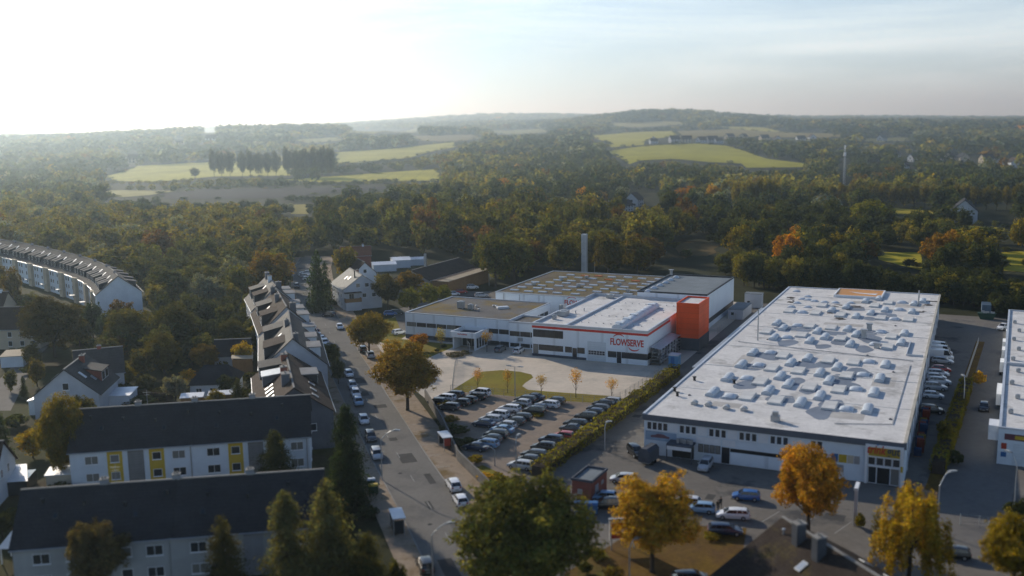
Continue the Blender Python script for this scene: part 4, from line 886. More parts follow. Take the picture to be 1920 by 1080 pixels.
# ---- barns behind
h = House('barn', 'large dark brown barn with shallow pitched roof behind the corner house', 'barn', (-27.6, 327), 65.2, 34, 13.5, 4.6, 7.6, GREYW, BROWNR, .3)
MB().box(9, 6.4, 7.3, 9.7, 7.1, 12.2).build('flue', METAL, h.t)
t = thing('long_shed', 'long low shed with pale flat roof beside the brown barn', 'shed', (-27.0, 326.0), R(65.2))
MB().box(0, -6.4, 0, 31, -.4, 4.6).build('wall', WOOD, t); MB().box(-.2, -6.6, 4.6, 31.2, -2.5, 4.8).build('roof', M('pale_shed_roof', (.36, .30, .22), .85, .2, n1=(.25, .3)), t); MB().box(-.2, -2.5, 4.58, 31.2, -.3, 4.76).build('roof', BROWNR, t)
for lab, px, py, w, l, hh in (('white flat roofed workshop behind the gabled corner house', 722, 510, 9, 7, 2.6), ('second white workshop roof next to the brown barn', 754, 503, 7, 9, 3.0), ('pale container shaped store behind the barn flue', 776, 499, 9, 4, 2.4)):
    p = G(px, py); t = thing('workshop', lab, 'workshop', (p.x-w/2, p.y, 0), R(14)); MB().box(0, 0, 0, w, l, hh).build('wall', WHITEW, t); MB().extrude([(-.2, hh), (l/2, hh+.8), (l+.2, hh), (l+.2, hh+.15), (l/2, hh+.97), (-.2, hh+.15)], 'x', -.2, w+.2).build('roof', WHITEP, t)
h = House('gabled_house', 'dark brick house behind the conifer at the far end of the street', 'house', G(640, 503).xy, 10, 12, 9, 4.8, 8, BRICK, REDR, .3); h.chimney(9, 4.5, .8, .8, .8, WHITEW)

# ---- brick kiosk, fence, walls
t = thing('brick_kiosk', 'small flat roofed brick transformer kiosk beside the end of the hedge', 'kiosk', (8.5, 140.6, 0), R(-27))
MB().box(0, 0, 0, 3.2, 6.0, 3.0).build('wall', BRICK, t); ring(t, -.1, -.1, 3.3, 6.1, 3.0, 3.35, .22, DARKC); MB().face((.1, .1, 3.04), (3.1, .1, 3.04), (3.1, 5.9, 3.04), (.1, 5.9, 3.04)).build('roof', GREYF, t)
panel(t, 'f', 0, .9, 1.7, 1.0, 1.8, METAL, 'sign_panel', .04); panel(t, 'r', 3.2, 1.2, 2.5, .1, 2.2, GREYW, 'door', .05); panel(t, 'r', 3.2, 3.6, 4.6, 1.5, 2.1, METAL, 'air_grille', .05)
t = thing('retaining_wall', 'grey concrete wall between the pavement and the parking lot', 'wall', (0, 0, 0))
WL = [(-18.2, 197.5), (-13.3, 177.8), (-9.4, 158.3), (-4.4, 145.2), (-2.6, 139.5)]
mb = MB()
for (a, b), (c, d) in zip(WL, WL[1:]):
    q = Vector((d-b, a-c)).normalized()*.14; mb.face((a-q.x, b-q.y, 1.9), (c-q.x, d-q.y, 1.9), (c+q.x, d+q.y, 1.9), (a+q.x, b+q.y, 1.9)); mb.face((a-q.x, b-q.y, 0), (c-q.x, d-q.y, 0), (c-q.x, d-q.y, 1.9), (a-q.x, b-q.y, 1.9)); mb.face((a+q.x, b+q.y, 0), (a+q.x, b+q.y, 1.9), (c+q.x, d+q.y, 1.9), (c+q.x, d+q.y, 0))
mb.build('wall_face', M('shaded_weathered_concrete', (.20, .19, .175), .9, .1, n1=(.3, .4), n2=(.25, .1)), t)  # concrete colour darkened to carry the shade on the street face
def fence(name, label, line, h=1.6, step=2.4, mat=METAL):
    t = thing(name, label, 'fence', (0, 0, 0)); line = [Vector((p[0], p[1])) for p in line]; rl = MB(); pm_ = MB().box(-.04, -.04, 0, .04, .04, h).mesh('post', mat)
    for p, _ in along(line, step): put('post', pm_, t, (p.x, p.y, 0))
    for a, b in zip(line, line[1:]):
        n = Vector((b-a).yx); n = Vector((n.x, -n.y)).normalized()*.012
        for z in (.1, h*.35, h*.65, h-.08): rl.face((*(a-n), z), (*(b-n), z), (*(b+n), z+.03), (*(a+n), z+.03)).face((*a, z), (*b, z), (*b, z+.035), (*a, z+.035))
        l = (b-a).length
        for k in range(int(l/.28)):
            p = a+(b-a)*(k*.28/l); rl.face((p.x-.008, p.y, .1), (p.x+.008, p.y, .1), (p.x+.008, p.y, h-.05), (p.x-.008, p.y, h-.05))
    rl.build('wire_mesh', mat, t)
fence('mesh_fence', 'wire mesh fence between the lawn and the parking lot', [G(845, 735), G(940, 743), G(1040, 752), G(1140, 758), G(1170, 746), G(1240, 700)])
fence('mesh_fence', 'wire mesh fence across the factory entrance by the brown street tree', [G(848, 733), G(853, 690), G(858, 682)])
fence('yard_fence', 'slim dark steel fence beside the birch at the lower right', [G(1800, 985), G(1850, 990), G(1862, 1020)], 1.7)
fence('street_fence', 'low steel fence on the pavement edge near the street corner', [G(650, 600), G(668, 610), G(690, 640)], 1.4)
fence('lane_fence', 'long wire fence between the warehouse parking strip and the lane', [ln(-1.9, 92), ln(-1.9, 40), ln(-1.9, -8)], 1.6)
fence('rear_fence', 'pale fence behind the factory along the warehouse side', [fs(36, 40), fs(36.5, 96)], 2.0)

# ------------------------------------------------------------------ bus shelters, lamps, signs, bins
def shelter(label, p, ang):
    t = thing('bus_shelter', label, 'bus shelter', (p.x, p.y, .11), R(ang))
    MB().box(-2.0, -.9, 2.4, 2.0, .9, 2.55).build('roof', BLUEP if False else ALU, t); mb = MB()
    for x in (-1.85, 1.75): mb.box(x, .7, 0, x+.1, .8, 2.4).box(x, -.7, 0, x+.1, -.6, 2.4)
    mb.build('post', METAL, t); g = MB().box(-1.75, .72, .3, 1.75, .76, 2.2).box(-1.82, -.6, .3, -1.78, .7, 2.2).build('glass_wall', GLASS, t)
    MB().box(-1.4, .25, .42, 1.0, .62, .48).box(-1.3, .3, 0, -1.2, .6, .42).box(.8, .3, 0, .9, .6, .42).build('bench', WOOD, t); MB().box(1.55, -.55, .9, 1.62, .55, 2.2).build('poster', REDP, t)
shelter('glass bus shelter against the concrete wall on the pavement', Vector((-12.0, 164.9, 0)), -72)
shelter('blue grey bus shelter on the near side pavement above the conifers', Vector((-16.3, 129.6, 0)), 105)
def lamp(label, p, h, ang, arm=1.8, two=False, z=0, grp=None, hs=1.0):
    t = thing('street_lamp', label, 'street lamp', (p.x, p.y, z), R(ang), grp)
    pts = [(0, 0, 0), (0, 0, h*.8)]+([(arm*f, 0, h*(.8+.2*math.sin(f*math.pi/2))) for f in (.1, .25, .5, .8, 1)] if not two else [(0, 0, h)])
    MB().tube(pts, [.11]+[.075]*(len(pts)-1), 8).build('pole', METAL, t)
    for s in ((1, -1) if two else (1,)):
        if two: MB().tube([(0, 0, h-.05), (s*arm, 0, h+.05)], .05, 6).build('arm', METAL, t)
        a = arm*s; o = MB().extrude([(a-.1*s, -.02), (a+1.0*s*hs, .04), (a+1.0*s*hs, .16), (a+.3*s, .24), (a-.1*s, .12)], 'y', -.2, .2).build('lamp_head', LAMPW, t); o.location.z = h
    return t
lamp('tall curved arm street lamp on the left pavement opposite the parking lot', Vector((-21.0, 149.6, 0)), 8.2, -10, 2.2, z=.11)
lamp('curved arm street lamp at the bottom beside the big green tree', G(812, 1092), 7.6, 0, 2.0)
lamp('large curved arm lamp at the lane corner beside the yellow birch', G(1757, 1000), 8.4, 20, 1.4, hs=1.3)
lamp('double headed lamp post on the lawn in front of the factory', G(966, 744), 6.4, FA, .9, True)
lamp('thin lamp post at the lower end of the parking lot', G(968, 886), 6.0, 60, .4)
lamp('short grey lamp post beside the corner bushes of the parking lot', G(928, 874), 3.4, 200, 1.0)
lamp('white lamp post on the drive along the hedge', G(1134, 845), 5.0, 20, .3)
lamp('tall slim lamp post by the far car park in front of the dark wood', G(917, 536), 12, 160, .5)
lamp('slim lamp post behind the mossy hall beside the chimney', G(1115, 517), 9.5, 0, .5)
lamp('white lamp post between the crates and the lane hedge', G(1806, 768), 6.5, 90, .4)
lamp('lamp post in the yard verge under the left orange tree', G(1180, 1100), 6.0, 10, .6)
lamp('slim lamp post at the right edge by the side warehouse', G(1901, 960), 8.5, 120, 1.0)
t = thing('gate_post', 'pale leaning gate pillar with white top between orange tree and birch', 'gate post', G(1603, 985), R(-25))
MB().box(-.22, -.22, 0, .22, .22, 5.2).build('post', ALU, t); MB().box(-.25, -.7, 5.2, .25, 2.0, 5.6).build('beam', WHITEP, t)
t = thing('yard_gate', 'dark steel sliding gate near the end of the hedge', 'gate', G(1040, 950), R(-20))
mb = MB().box(0, 0, 0, .12, .12, 2.4).box(3.2, 0, 0, 3.32, .12, 2.4)
for k in range(22): mb.box(.2+k*.14, .04, .15, .23+k*.14, .08, 2.2)
mb.box(.12, .03, .12, 3.2, .09, .2).box(.12, .03, 2.15, 3.2, .09, 2.25).build('frame', METAL, t)
def bin_(label, p, ang, body, lid, w=1.2, l=1.0, h=1.15):
    t = thing('waste_container', label, 'waste container', (p.x, p.y, 0), R(ang)); MB().extrude([(-l*.42, .15), (l*.42, .15), (l/2, h), (-l/2, h)], 'x', -w/2, w/2).build('body', body, t)
    MB().extrude([(-l*.52, h), (l*.52, h), (l*.3, h+.22), (-l*.3, h+.22)], 'x', -w/2-.03, w/2+.03).build('lid', lid, t)
    mb = MB()
    for a in (-1, 1):
        for b in (-1, 1): mb.tube([(a*w*.38, b*l*.33-.04, .08), (a*w*.38, b*l*.33+.04, .08)], .08, 8)
    mb.build('wheel', TYRE, t)
bin_('dark waste container with yellow lid beside the tall conifer and street', G(700, 925), 15, GREENP, YELP, 1.4, 1.1, 1.3)
bin_('grey topped waste container just behind the yellow lidded one', G(696, 913), 15, GREENP, ALU, 1.2, 1.0, 1.2)
bin_('large blue skip container below the brick kiosk', G(1099, 962), -5, BLUEP, BLUEP, 3.3, 1.6, 1.5)
t = thing('billboard', 'white framed advertising board behind the left orange tree', 'billboard', G(1143, 1032), R(8))
MB().box(0, 0, 1.4, 3.6, .18, 4.2).build('board', WHITEP, t); MB().box(.25, -.03, 2.9, 3.35, -.001, 3.7).box(.25, -.03, 1.6, 3.35, -.001, 2.3).build('red_print', REDP, t); MB().box(.2, .02, 0, .35, .17, 1.4).box(3.2, .02, 0, 3.35, .17, 1.4).build('post', METAL, t); MB().box(-.1, -.15, 4.2, 3.7, .45, 4.32).build('top', LAMPW, t)
t = thing('portable_toilet', 'pale blue portable cabin beside the factory storage rack', 'cabin', fs(33.6, 1.5), R(FA))
MB().box(0, 0, .1, 2.2, 2.6, 2.5).box(.1, .1, 0, 2.1, 2.5, .1).build('wall', M('cabin_blue', (.10, .26, .46), .6, .3, n1=(.1, 1)), t); MB().box(-.08, -.08, 2.5, 2.28, 2.68, 2.68).build('roof', ALU, t); panel(t, 'f', 0, .5, 1.4, .15, 2.2, BLUEP, 'door', .04)
for lab, u, v, w, l, hh in (('low white container shed beside the grey roofed hall', 34.0, 62, 4.2, 12, 2.8), ('pale storage stack behind the grey roofed hall', 34.5, 82, 5, 3, 4.2)):
    t = thing('storage_container', lab, 'container', fs(u, v), R(FA)); MB().box(0, 0, 0, w, l, hh).build('wall', RENDER, t); MB().box(-.1, -.1, hh, w+.1, l+.1, hh+.12).build('roof', GREYF, t); window(t, 'f', 0, .8, 1.6, 1.2, 2.0, 1, GLASS, DARKF)
# pallets of crates
crates = {}
CRB = M('shaded_crate_blue', (.018, .05, .12), .7, .05, n1=(.2, 2)); CRR = M('shaded_crate_red', (.16, .03, .02), .7, .05, n1=(.2, 2)); CRY = M('shaded_crate_yellow', (.20, .14, .02), .7, .05)  # crate colours darkened to hold the shade beside the warehouse
def crate_stack(label, p, ang, mats, n, grp):
    t = thing('crate_stack', label, 'crate stack', (p.x, p.y, 0), R(ang), grp); MB().box(-.6, -.5, 0, .6, .5, .14).build('pallet', WOOD, t)
    for k in range(n):
        key = mats[k % len(mats)].name
        if key not in crates:
            mb = MB()
            for i in range(3):
                for j in range(2): x, y = -.6+i*.4, -.5+j*.5; mb.box(x+.01, y+.01, 0, x+.39, y+.49, .30)
            crates[key] = mb.mesh('crate_layer', mats[k % len(mats)])
        o = put('crate_layer', crates[key], t, (0, 0, .14+k*.32))
for k in range(9):
    q = G(1800-k*2.1, 764+k*7.2); c = [ORCR, ORCR, REDP, BLUEP, ORCR, REDP, ORCR, BLUEP, YELP]
    crate_stack('pallet stack of %s crates, %s from lamp post in the hedge row' % (['orange', 'orange', 'red', 'blue', 'orange', 'red', 'orange', 'blue', 'yellow'][k], ORD[k]), q, WA, [c[k]], 5+k % 2, 'crate stacks along the hedge')
for k in range(13):
    q = wh(42.2+(k % 2)*.3, 16+k*2.3)
    crate_stack('pallet stack of %s crates by the warehouse side, %s from market corner' % (['blue', 'red', 'blue', 'yellow', 'red'][k % 5], ORD[k]), q, WA, [[CRB, CRR, CRB, CRY, CRR][k % 5]], 4+(k*7) % 4, 'crate stacks along the warehouse')

# ------------------------------------------------------------------ vehicles
def car_parts(kind):
    """half widths and heights along the length; returns meshes by part"""
    if kind == 'hatch': Lc, st = 4.1, dict(h=1.48, hood=(.95, .80), cab=(-1.95, -1.55, .45, 1.15))
    elif kind == 'estate': Lc, st = 4.7, dict(h=1.50, hood=(.98, .80), cab=(-2.25, -1.85, .55, 1.3))
    elif kind == 'suv': Lc, st = 4.6, dict(h=1.70, hood=(1.10, .95), cab=(-2.2, -1.85, .5, 1.2))
    elif kind == 'saloon': Lc, st = 4.6, dict(h=1.44, hood=(.94, .78), cab=(-1.75, -1.0, .45, 1.25))
    elif kind == 'pickup': Lc, st = 5.2, dict(h=1.75, hood=(1.10, .98), cab=(-.6, -.45, .8, 1.4))
    else: Lc, st = 5.6, dict(h=2.45, hood=(1.25, 1.05), cab=(-2.75, -2.7, 1.6, 2.25))
    hw = .90 if kind != 'van' else 1.0
    a, b = -Lc/2, Lc/2; belt, nose = st['hood']; rb, rt, ft, fb = st['cab']; h = st['h']
    tail = belt+.02
    # body shell: stations (x, half width, z bottom, z top)
    S = [(a, hw*.78, .42, tail-.22), (a+.12, hw*.94, .28, tail-.02), (a+.5, hw, .24, tail+.01), (0, hw, .22, belt+.01), (fb-.1, hw, .24, belt), (b-.55, hw*.98, .25, nose+.02), (b-.16, hw*.90, .28, nose-.12), (b, hw*.70, .36, nose-.30)]
    mb = MB(); n = len(S)
    for x, w, z0, z1 in S:
        zm = lerp(z0, z1, .55)
        mb.v += [(x, -w*.90, z0), (x, -w, zm-.08), (x, -w*.99, zm+.1), (x, -w*.88, z1), (x, 0, z1+.03), (x, w*.88, z1), (x, w*.99, zm+.1), (x, w, zm-.08), (x, w*.90, z0)]
    for k in range(n-1):
        for q in range(8): i = k*9+q; mb.f.append((i, i+1, i+10, i+9))
        mb.f.append((k*9+8, k*9, k*9+9, k*9+17))
    mb.f.append(tuple(range(8, -1, -1))); mb.f.append(tuple(range((n-1)*9, n*9)))
    # roof panel and pillars
    rw = hw*.70; bw = hw*.87
    prof = [(rt-.05, h-.06), (rt+.25, h-.01), ((rt+ft)/2, h+.02), (ft-.2, h-.02), (ft+.05, h-.09)]
    i0 = len(mb.v)
    for x, z in prof: mb.v += [(x, -rw-.03, z-.05), (x, -rw*.8, z), (x, rw*.8, z), (x, rw+.03, z-.05)]
    for k in range(len(prof)-1):
        for q in range(3): i = i0+k*4+q; mb.f.append((i, i+1, i+5, i+4))
    for s in (-1, 1):
        for x0, x1, zz in ((fb, ft, .07), (rb, rt, .09)):
            p, q = Vector((x0, s*bw, belt-.02)), Vector((x1, s*rw, h-.1)); mb.tube([p, q], [zz*.75, zz*.6], 4)
        xm = (rt+ft)/2+.1
        mb.tube([(xm, s*(bw+.005), belt-.02), (xm, s*(rw+.02), h-.08)], .035, 4)
        if Lc > 4.3 and kind not in ('van', 'pickup'): mb.tube([(rt+.55, s*(bw+.005), belt-.02), (rt+.6, s*(rw+.02), h-.08)], .045, 4)
        mb.box(fb-.32, s*hw*1.0-.08*(s < 0)*1, belt+.0, fb-.16, s*hw*1.0+.16*s if s > 0 else s*hw-.16, belt+.14)
    if kind == 'van': mb.box(rb+.02, -rw-.26, belt-.1, ft-.9, rw+.26, h-.02)
    if kind == 'pickup': mb.box(a+.15, -hw*.86, .8, a+.25, hw*.86, 1.2).box(a+.15, -hw*.86, .8, -.8, -hw*.78, 1.18).box(a+.15, hw*.78, .8, -.8, hw*.86, 1.18)
    body = mb.mesh('body', PAINT, True)
    g = MB(); gb = bw-.02; gt = rw-.01; z0, z1 = belt-.02, h-.06
    lo = [(rb, -gb, z0), (fb, -gb, z0), (fb, gb, z0), (rb, gb, z0)]; up = [(rt, -gt, z1), (ft, -gt, z1), (ft, gt, z1), (rt, gt, z1)]
    for k in range(4): j = (k+1) % 4; g.face(lo[k], lo[j], up[j], up[k])
    glass = g.mesh('window', CARGL)
    r = .33 if kind in ('hatch', 'estate', 'saloon') else .37
    w = MB().tube([(0, -.11, 0), (0, .11, 0)], r, 14).mesh('wheel', TYRE, True)
    rim = MB().tube([(0, -.12, 0), (0, .12, 0)], r*.6, 10).mesh('rim', METAL)
    hl = MB().box(b-.30, -.16, nose-.28, b-.03, .16, nose-.14).mesh('headlight', LAMPW)
    tl = MB().box(a-.01, -.14, tail-.30, a+.22, .14, tail-.10).mesh('tail_light', TAIL)
    pl = MB().box(b-.015, -.26, .42, b+.012, .26, .54).box(a-.012, -.26, .52, a+.012, .26, .64).mesh('number_plate', LAMPW)
    return dict(body=body, glass=glass, wheel=w, rim=rim, hl=hl, tl=tl, pl=pl, r=r, L=Lc, hw=hw)
CARS = {}
def base_car(kind):
    m_ = car_parts(kind); t = thing({'van': 'delivery_van', 'pickup': 'pickup_truck'}.get(kind, 'parked_car'), 'x', 'x')
    put('body', m_['body'], t); put('window', m_['glass'], t)
    for x in (-m_['L']*.30, m_['L']*.31):
        for s in (-1, 1):
            w = put('wheel', m_['wheel'], t, (x, s*(m_['hw']-.09), m_['r'])); put('rim', m_['rim'], w)
    for s in (-1, 1):
        put('headlight', m_['hl'], t, (0, s*m_['hw']*.62, 0)); put('tail_light', m_['tl'], t, (0, s*m_['hw']*.66, 0))
    put('number_plate', m_['pl'], t); return t
CC = {'white': (.72, .73, .74), 'silver': (.42, .44, .46), 'grey': (.14, .15, .16), 'black': (.012, .013, .015), 'dark grey': (.05, .053, .058), 'dark blue': (.018, .032, .07), 'blue': (.03, .12, .35), 'light blue': (.22, .36, .52), 'red': (.40, .03, .02), 'orange': (.55, .10, .02), 'dark green': (.02, .05, .04)}
def car(kind, col, p, ang, label, group, z=0.02):
    if kind not in CARS: CARS[kind] = t = base_car(kind)
    else: t = copytree(CARS[kind])
    t.location = (p[0], p[1], z); t.rotation_euler = (0, 0, R(ang)); t['label'] = label
    t['category'] = 'van' if kind == 'van' else 'pickup' if kind == 'pickup' else 'car'
    if group: t['group'] = group
    elif 'group' in t: del t['group']
    for c in t.children:
        if c.name.startswith('body'): c.color = (*CC[col], 1)
    return t
# parking lot: positions read on the ground, three double rows
def zl(x, y): return G(780+x/4.8, 700+y/4.8, .7)
KN = {'h': 'hatch', 'e': 'estate', 's': 'suv', 'l': 'saloon'}; KW = {'hatch': 'hatchback', 'estate': 'estate car', 'suv': 'SUV', 'saloon': 'saloon car'}
rows = [
 ('lot row along the wall', [(190, 250, 'black', 'h'), (262, 215, 'white', 'e'), (338, 188, 'black', 'e')]),
 ('second lot row from the wall', [(312, 288, 'dark grey', 'e'), (402, 258, 'black', 'h'), (472, 235, 'black', 'h'), (538, 205, 'black', 'e'), (578, 172, 'white', 's')]),
 ('third lot row from the wall', [(535, 655, 'dark blue', 'l'), (632, 625, 'light blue', 'e'), (675, 583, 'dark grey', 'h'), (722, 548, 'dark grey', 's'), (612, 445, 'dark blue', 'l'), (672, 408, 'silver', 'e'), (738, 372, 'white', 's'), (842, 312, 'white', 'e'), (948, 262, 'silver', 'h'), (985, 230, 'dark grey', 'e'), (1042, 220, 'dark blue', 'l')]),
 ('fourth lot row from the wall', [(775, 500, 'light blue', 'l'), (812, 460, 'silver', 'h'), (890, 425, 'dark grey', 'h'), (938, 390, 'black', 'e'), (1062, 335, 'black', 's'), (1115, 290, 'dark blue', 'h'), (1190, 275, 'white', 'e'), (1252, 243, 'black', 'h')]),
 ('lot row along the hedge', [(945, 820, 'silver', 'e'), (1008, 770, 'dark grey', 'h'), (1065, 722, 'dark grey', 'e'), (1150, 662, 'black', 's'), (1218, 597, 'dark blue', 's'), (1330, 556, 'red', 'h'), (1400, 488, 'dark grey', 'l'), (1436, 445, 'black', 'e'), (1532, 388, 'black', 's'), (1602, 345, 'dark blue', 'h'), (1640, 310, 'dark grey', 'e'), (1690, 270, 'black', 'e'), (1748, 248, 'silver', 'e')])]
d0, d1 = zl(945, 820), zl(1690, 275); rowdir = math.degrees(math.atan2((d1-d0).y, (d1-d0).x))
placed = []
for rn, lst in rows:
    lst2 = sorted(lst, key=lambda c: -c[1]); cnt = {}
    for k, (x, y, c, kk) in enumerate(lst2):
        p = zl(x, y); kind = KN[kk]
        for _ in range(6):                                      # keep neighbours a door's width apart
            for q in placed:
                dd = Vector((p.x-q.x, p.y-q.y, 0)); rd = Vector((math.cos(R(rowdir)), math.sin(R(rowdir)), 0)); al = dd.dot(rd); ac = abs((dd-rd*al).length)
                if abs(al) < 2.25 and ac < 4.4: p = p+rd*((2.25-abs(al))*(1 if al >= 0 else -1))
        placed.append(p)
        car(kind, c, p, rowdir+90+random.uniform(-2, 2), '%s %s, %s from the bottom of the %s' % (c, KW[kind], ORD[k], rn), 'cars in the parking lot')
# street, left side
sl_ = [(682, 786, 'white', 'hatch'), (695, 817, 'dark grey', 'estate'), (706, 850, 'silver', 'estate'), (654, 700, 'white', 'hatch'), (661, 722, 'silver', 'estate'), (667, 738, 'white', 'suv'), (672, 752, 'light blue', 'hatch'), (586, 612, 'white', 'hatch'), (592, 622, 'red', 'hatch'), (597, 630, 'silver', 'estate'), (603, 635, 'white', 'hatch'), (609, 641, 'white', 'estate')]
for k, (x, y, c, kd) in enumerate(sorted(sl_, key=lambda q: -q[1])):
    p = G(x, y, .7); t_ = 105 if y > 700 else 108
    car(kd, c, p, t_+180, '%s %s on the left kerb, %s car beyond the street lamp' % (c, KW.get(kd, kd), ORD[k]), 'cars parked along the left kerb', .04)
car('suv', 'black', G(797, 1058, .7), 105, 'black car driving in the shaded street at the bottom edge', None, .03)
car('suv', 'white', G(850, 908, .8), 106, 'white SUV on the right pavement, the farther of two by the concrete wall', 'white cars on the pavement', .12)
car('hatch', 'white', G(863, 936, .8), 106, 'white hatchback on the right pavement, nearer one beside the big green tree', 'white cars on the pavement', .12)
car('hatch', 'white', G(637, 612, .7), 285, 'white hatchback driving on the street below the gabled corner house', None, .03)
car('hatch', 'dark grey', G(616, 589, .7), 160, 'dark grey car turning out beside the gabled corner house', None, .03)
car('suv', 'black', G(556, 536, .7), 285, 'black car in the shade at the far end of the street', None, .03)
car('suv', 'black', G(680, 655, .7), 105, 'black SUV under the street tree, farther of the two', 'cars under the street tree', .12)
car('suv', 'silver', G(694, 665, .7), 105, 'silver SUV under the street tree, nearer of the two', 'cars under the street tree', .12)
for k, (x, y) in enumerate([(569, 514), (573, 517), (577, 522), (583, 518), (579, 511)]): car('hatch', ['white', 'silver', 'white', 'white', 'silver'][k], G(x, y, .6), 30, 'tiny %s car in the dealer yard at the street end, %s from the left' % (['white', 'silver', 'white', 'white', 'silver'][k], ORD[k]), 'cars in the far dealer yard', .03)
# factory and side yards
car('estate', 'grey', G(938, 653, .7), 70, 'grey estate car parked in front of the office block', None)
car('estate', 'white', G(973, 656, .7), 70, 'white estate car parked at the corner of the factory hall', None)
car('suv', 'white', G(885, 538, .7), 10, 'white SUV in the far car park beside the yellow grass', None); car('hatch', 'red', G(865, 546, .7), 10, 'dark red car in the far car park behind the office roof', None)
car('hatch', 'white', G(851, 550, .7), 10, 'white hatchback in the far car park, nearest the lime trees', None); car('estate', 'silver', G(903, 553, .7), 10, 'silver car half hidden behind the office block roof', None)
car('hatch', 'blue', G(732, 587, .7), 10, 'blue car parked in the shade beside the lime trees', None); car('hatch', 'dark green', G(744, 585, .7), 10, 'green car parked right behind the blue car', None)
car('hatch', 'white', G(748, 622, .7), 40, 'white car parked at the left corner of the office block', None)
# warehouse front yard
car('hatch', 'blue', G(1399, 928, .7), 165, 'bright blue hatchback in the market yard', None)
car('estate', 'white', G(1374, 963, .7), 170, 'white estate car in the market yard beside two people', None)
car('estate', 'dark blue', G(1360, 992, .7), -8, 'dark blue saloon in the market yard, nearest the tiled roof', None)
car('hatch', 'light blue', G(1314, 951, .7), 165, 'pale blue car half behind the left orange tree', None); car('hatch', 'white', G(1288, 940, .7), 165, 'white car mostly hidden by the left orange tree', None)
car('suv', 'silver', G(1323, 870, .8), WA-90, 'silver SUV parked at the canopy in front of the warehouse', None)
car('hatch', 'silver', G(1168, 896, .7), 170, 'silver car beside the brick kiosk', None); car('suv', 'black', G(1138, 943, .8), 175, 'black SUV below the brick kiosk', None); car('hatch', 'light blue', G(1132, 930, .7), 170, 'blue and white car just behind the black SUV', None)
car('suv', 'black', G(1192, 845, .8), -75, 'black SUV at the left corner of the warehouse', None)
car('hatch', 'black', G(1788, 1035, .7), 160, 'black car in the shadow beside the yellow birch', None)
car('estate', 'black', G(1295, 1082, .7), 10, 'blue grey car roof at the bottom edge below the orange tree', None)
t = thing('trailer', 'dark covered box trailer at the left end of the warehouse front', 'trailer', G(1216, 868), R(WA+80))
MB().box(-1.8, -1.0, .6, 1.8, 1.0, 2.4).extrude([(-1.0, 2.4), (1.0, 2.4), (.5, 2.9), (-.5, 2.9)], 'x', -1.8, 1.8).build('tarpaulin', DARKC, t)
mb = MB()
for x in (-.5, .5):
    for s in (-1, 1): mb.tube([(x, s*.95-.1, .33), (x, s*.95+.1, .33)], .33, 12)
mb.build('wheel', TYRE, t); MB().box(1.8, -.06, .45, 3.2, .06, .55).box(-1.7, -.9, .45, 1.8, .9, .6).build('drawbar', METAL, t)
# strip beside the warehouse
for k, (x, y, c, kd) in enumerate([(1758, 650, 'white', 'van'), (1762, 657, 'white', 'van'), (1764, 665, 'white', 'van'), (1768, 672, 'silver', 'estate')]):
    car(kd, c, G(x, y+2, .9), WA-4, ['white box van in the warehouse strip, farthest of three', 'white box van in the warehouse strip, middle one of three', 'white box van in the warehouse strip, nearest of three', 'silver estate car right beside the white box vans'][k], 'vehicles beside the warehouse')
for k, (x, y, c, kd) in enumerate([(1765, 691, 'red', 'hatch'), (1759, 699, 'white', 'estate'), (1756, 706, 'white', 'hatch'), (1762, 715, 'white', 'suv'), (1754, 725, 'silver', 'suv'), (1750, 740, 'white', 'hatch'), (1747, 768, 'black', 'suv')]):
    car(kd, c, G(x, y, .7), WA+5, '%s %s beside the warehouse, %s from the white vans' % (c, KW[kd], ORD[k]), 'vehicles beside the warehouse')
car('pickup', 'white', G(1883, 613, .7), 215, 'white pickup at the far end of the lane', None)
car('hatch', 'black', G(1845, 762, .7), LA-90+2, 'black car driving along the lane beside the hedge', None)
for k, (x, y, L) in enumerate([(1895, 642, 3), (1889, 662, 4), (1888, 678, 4), (1885, 702, 4), (1880, 758, 9)]):
    t = thing('box_trailer', ['small white box trailer farthest along the side warehouse', 'white box trailer second farthest along the side warehouse', 'white box trailer in the middle of the side warehouse row', 'white box trailer just behind the longest one', 'longest white box trailer, nearest beside the side warehouse'][k], 'trailer', G(x, y, 0), R(RA+90), 'trailers along the side warehouse')
    MB().box(-L/2, -1.2, .9, L/2, 1.2, 3.1).build('box', WHITEP, t); MB().box(-L/2+.1, -1.0, .6, L/2-.1, 1.0, .88).build('chassis', DARKF, t); mb = MB()
    for s in (-1, 1):
        for xx in (-.6, .5): mb.tube([(xx, s*1.0-.14, .42), (xx, s*1.0+.14, .42)], .42, 12)
    mb.build('wheel', TYRE, t)
t = thing('skip_container', 'green skip container with rubbish at the dark end of the lane', 'skip', G(1850, 598), R(LA))
MB().extrude([(-1.6, 0), (1.6, 0), (2.4, 1.7), (-2.4, 1.7)], 'y', -1.1, 1.1).build('body', GREENP, t); mb = MB()
for k in range(14): x, y = random.uniform(-1.6, 1.6), random.uniform(-.8, .8); mb.box(x, y, 1.4, x+random.uniform(.3, .9), y+random.uniform(.3, .6), 1.75+random.uniform(0, .5))
o = mb.build('rubbish', METAL, t); o['kind'] = 'stuff'
t = thing('cargo_truck', 'pale blue truck parked in the shade at the dark end of the lane', 'truck', G(1848, 588), R(LA+5))
MB().box(-1.2, -4, .9, 1.2, 1.6, 3.2).build('box', M('shaded_truck_blue', (.07, .12, .18), .5, .4), t); MB().extrude([(1.7, .6), (3.4, .6), (3.4, 1.5), (3.0, 2.6), (1.7, 2.6)], 'y', -1.1, 1.1).build('cab', WHITEP, t).rotation_euler = (0, 0, math.pi/2); mb = MB()  # box colour darkened for the shade at the lane end
for s in (-1, 1):
    for y in (-2.8, 2.4): mb.tube([(s*1.0-.14, y, .45), (s*1.0+.14, y, .45)], .45, 12)
mb.build('wheel', TYRE, t)
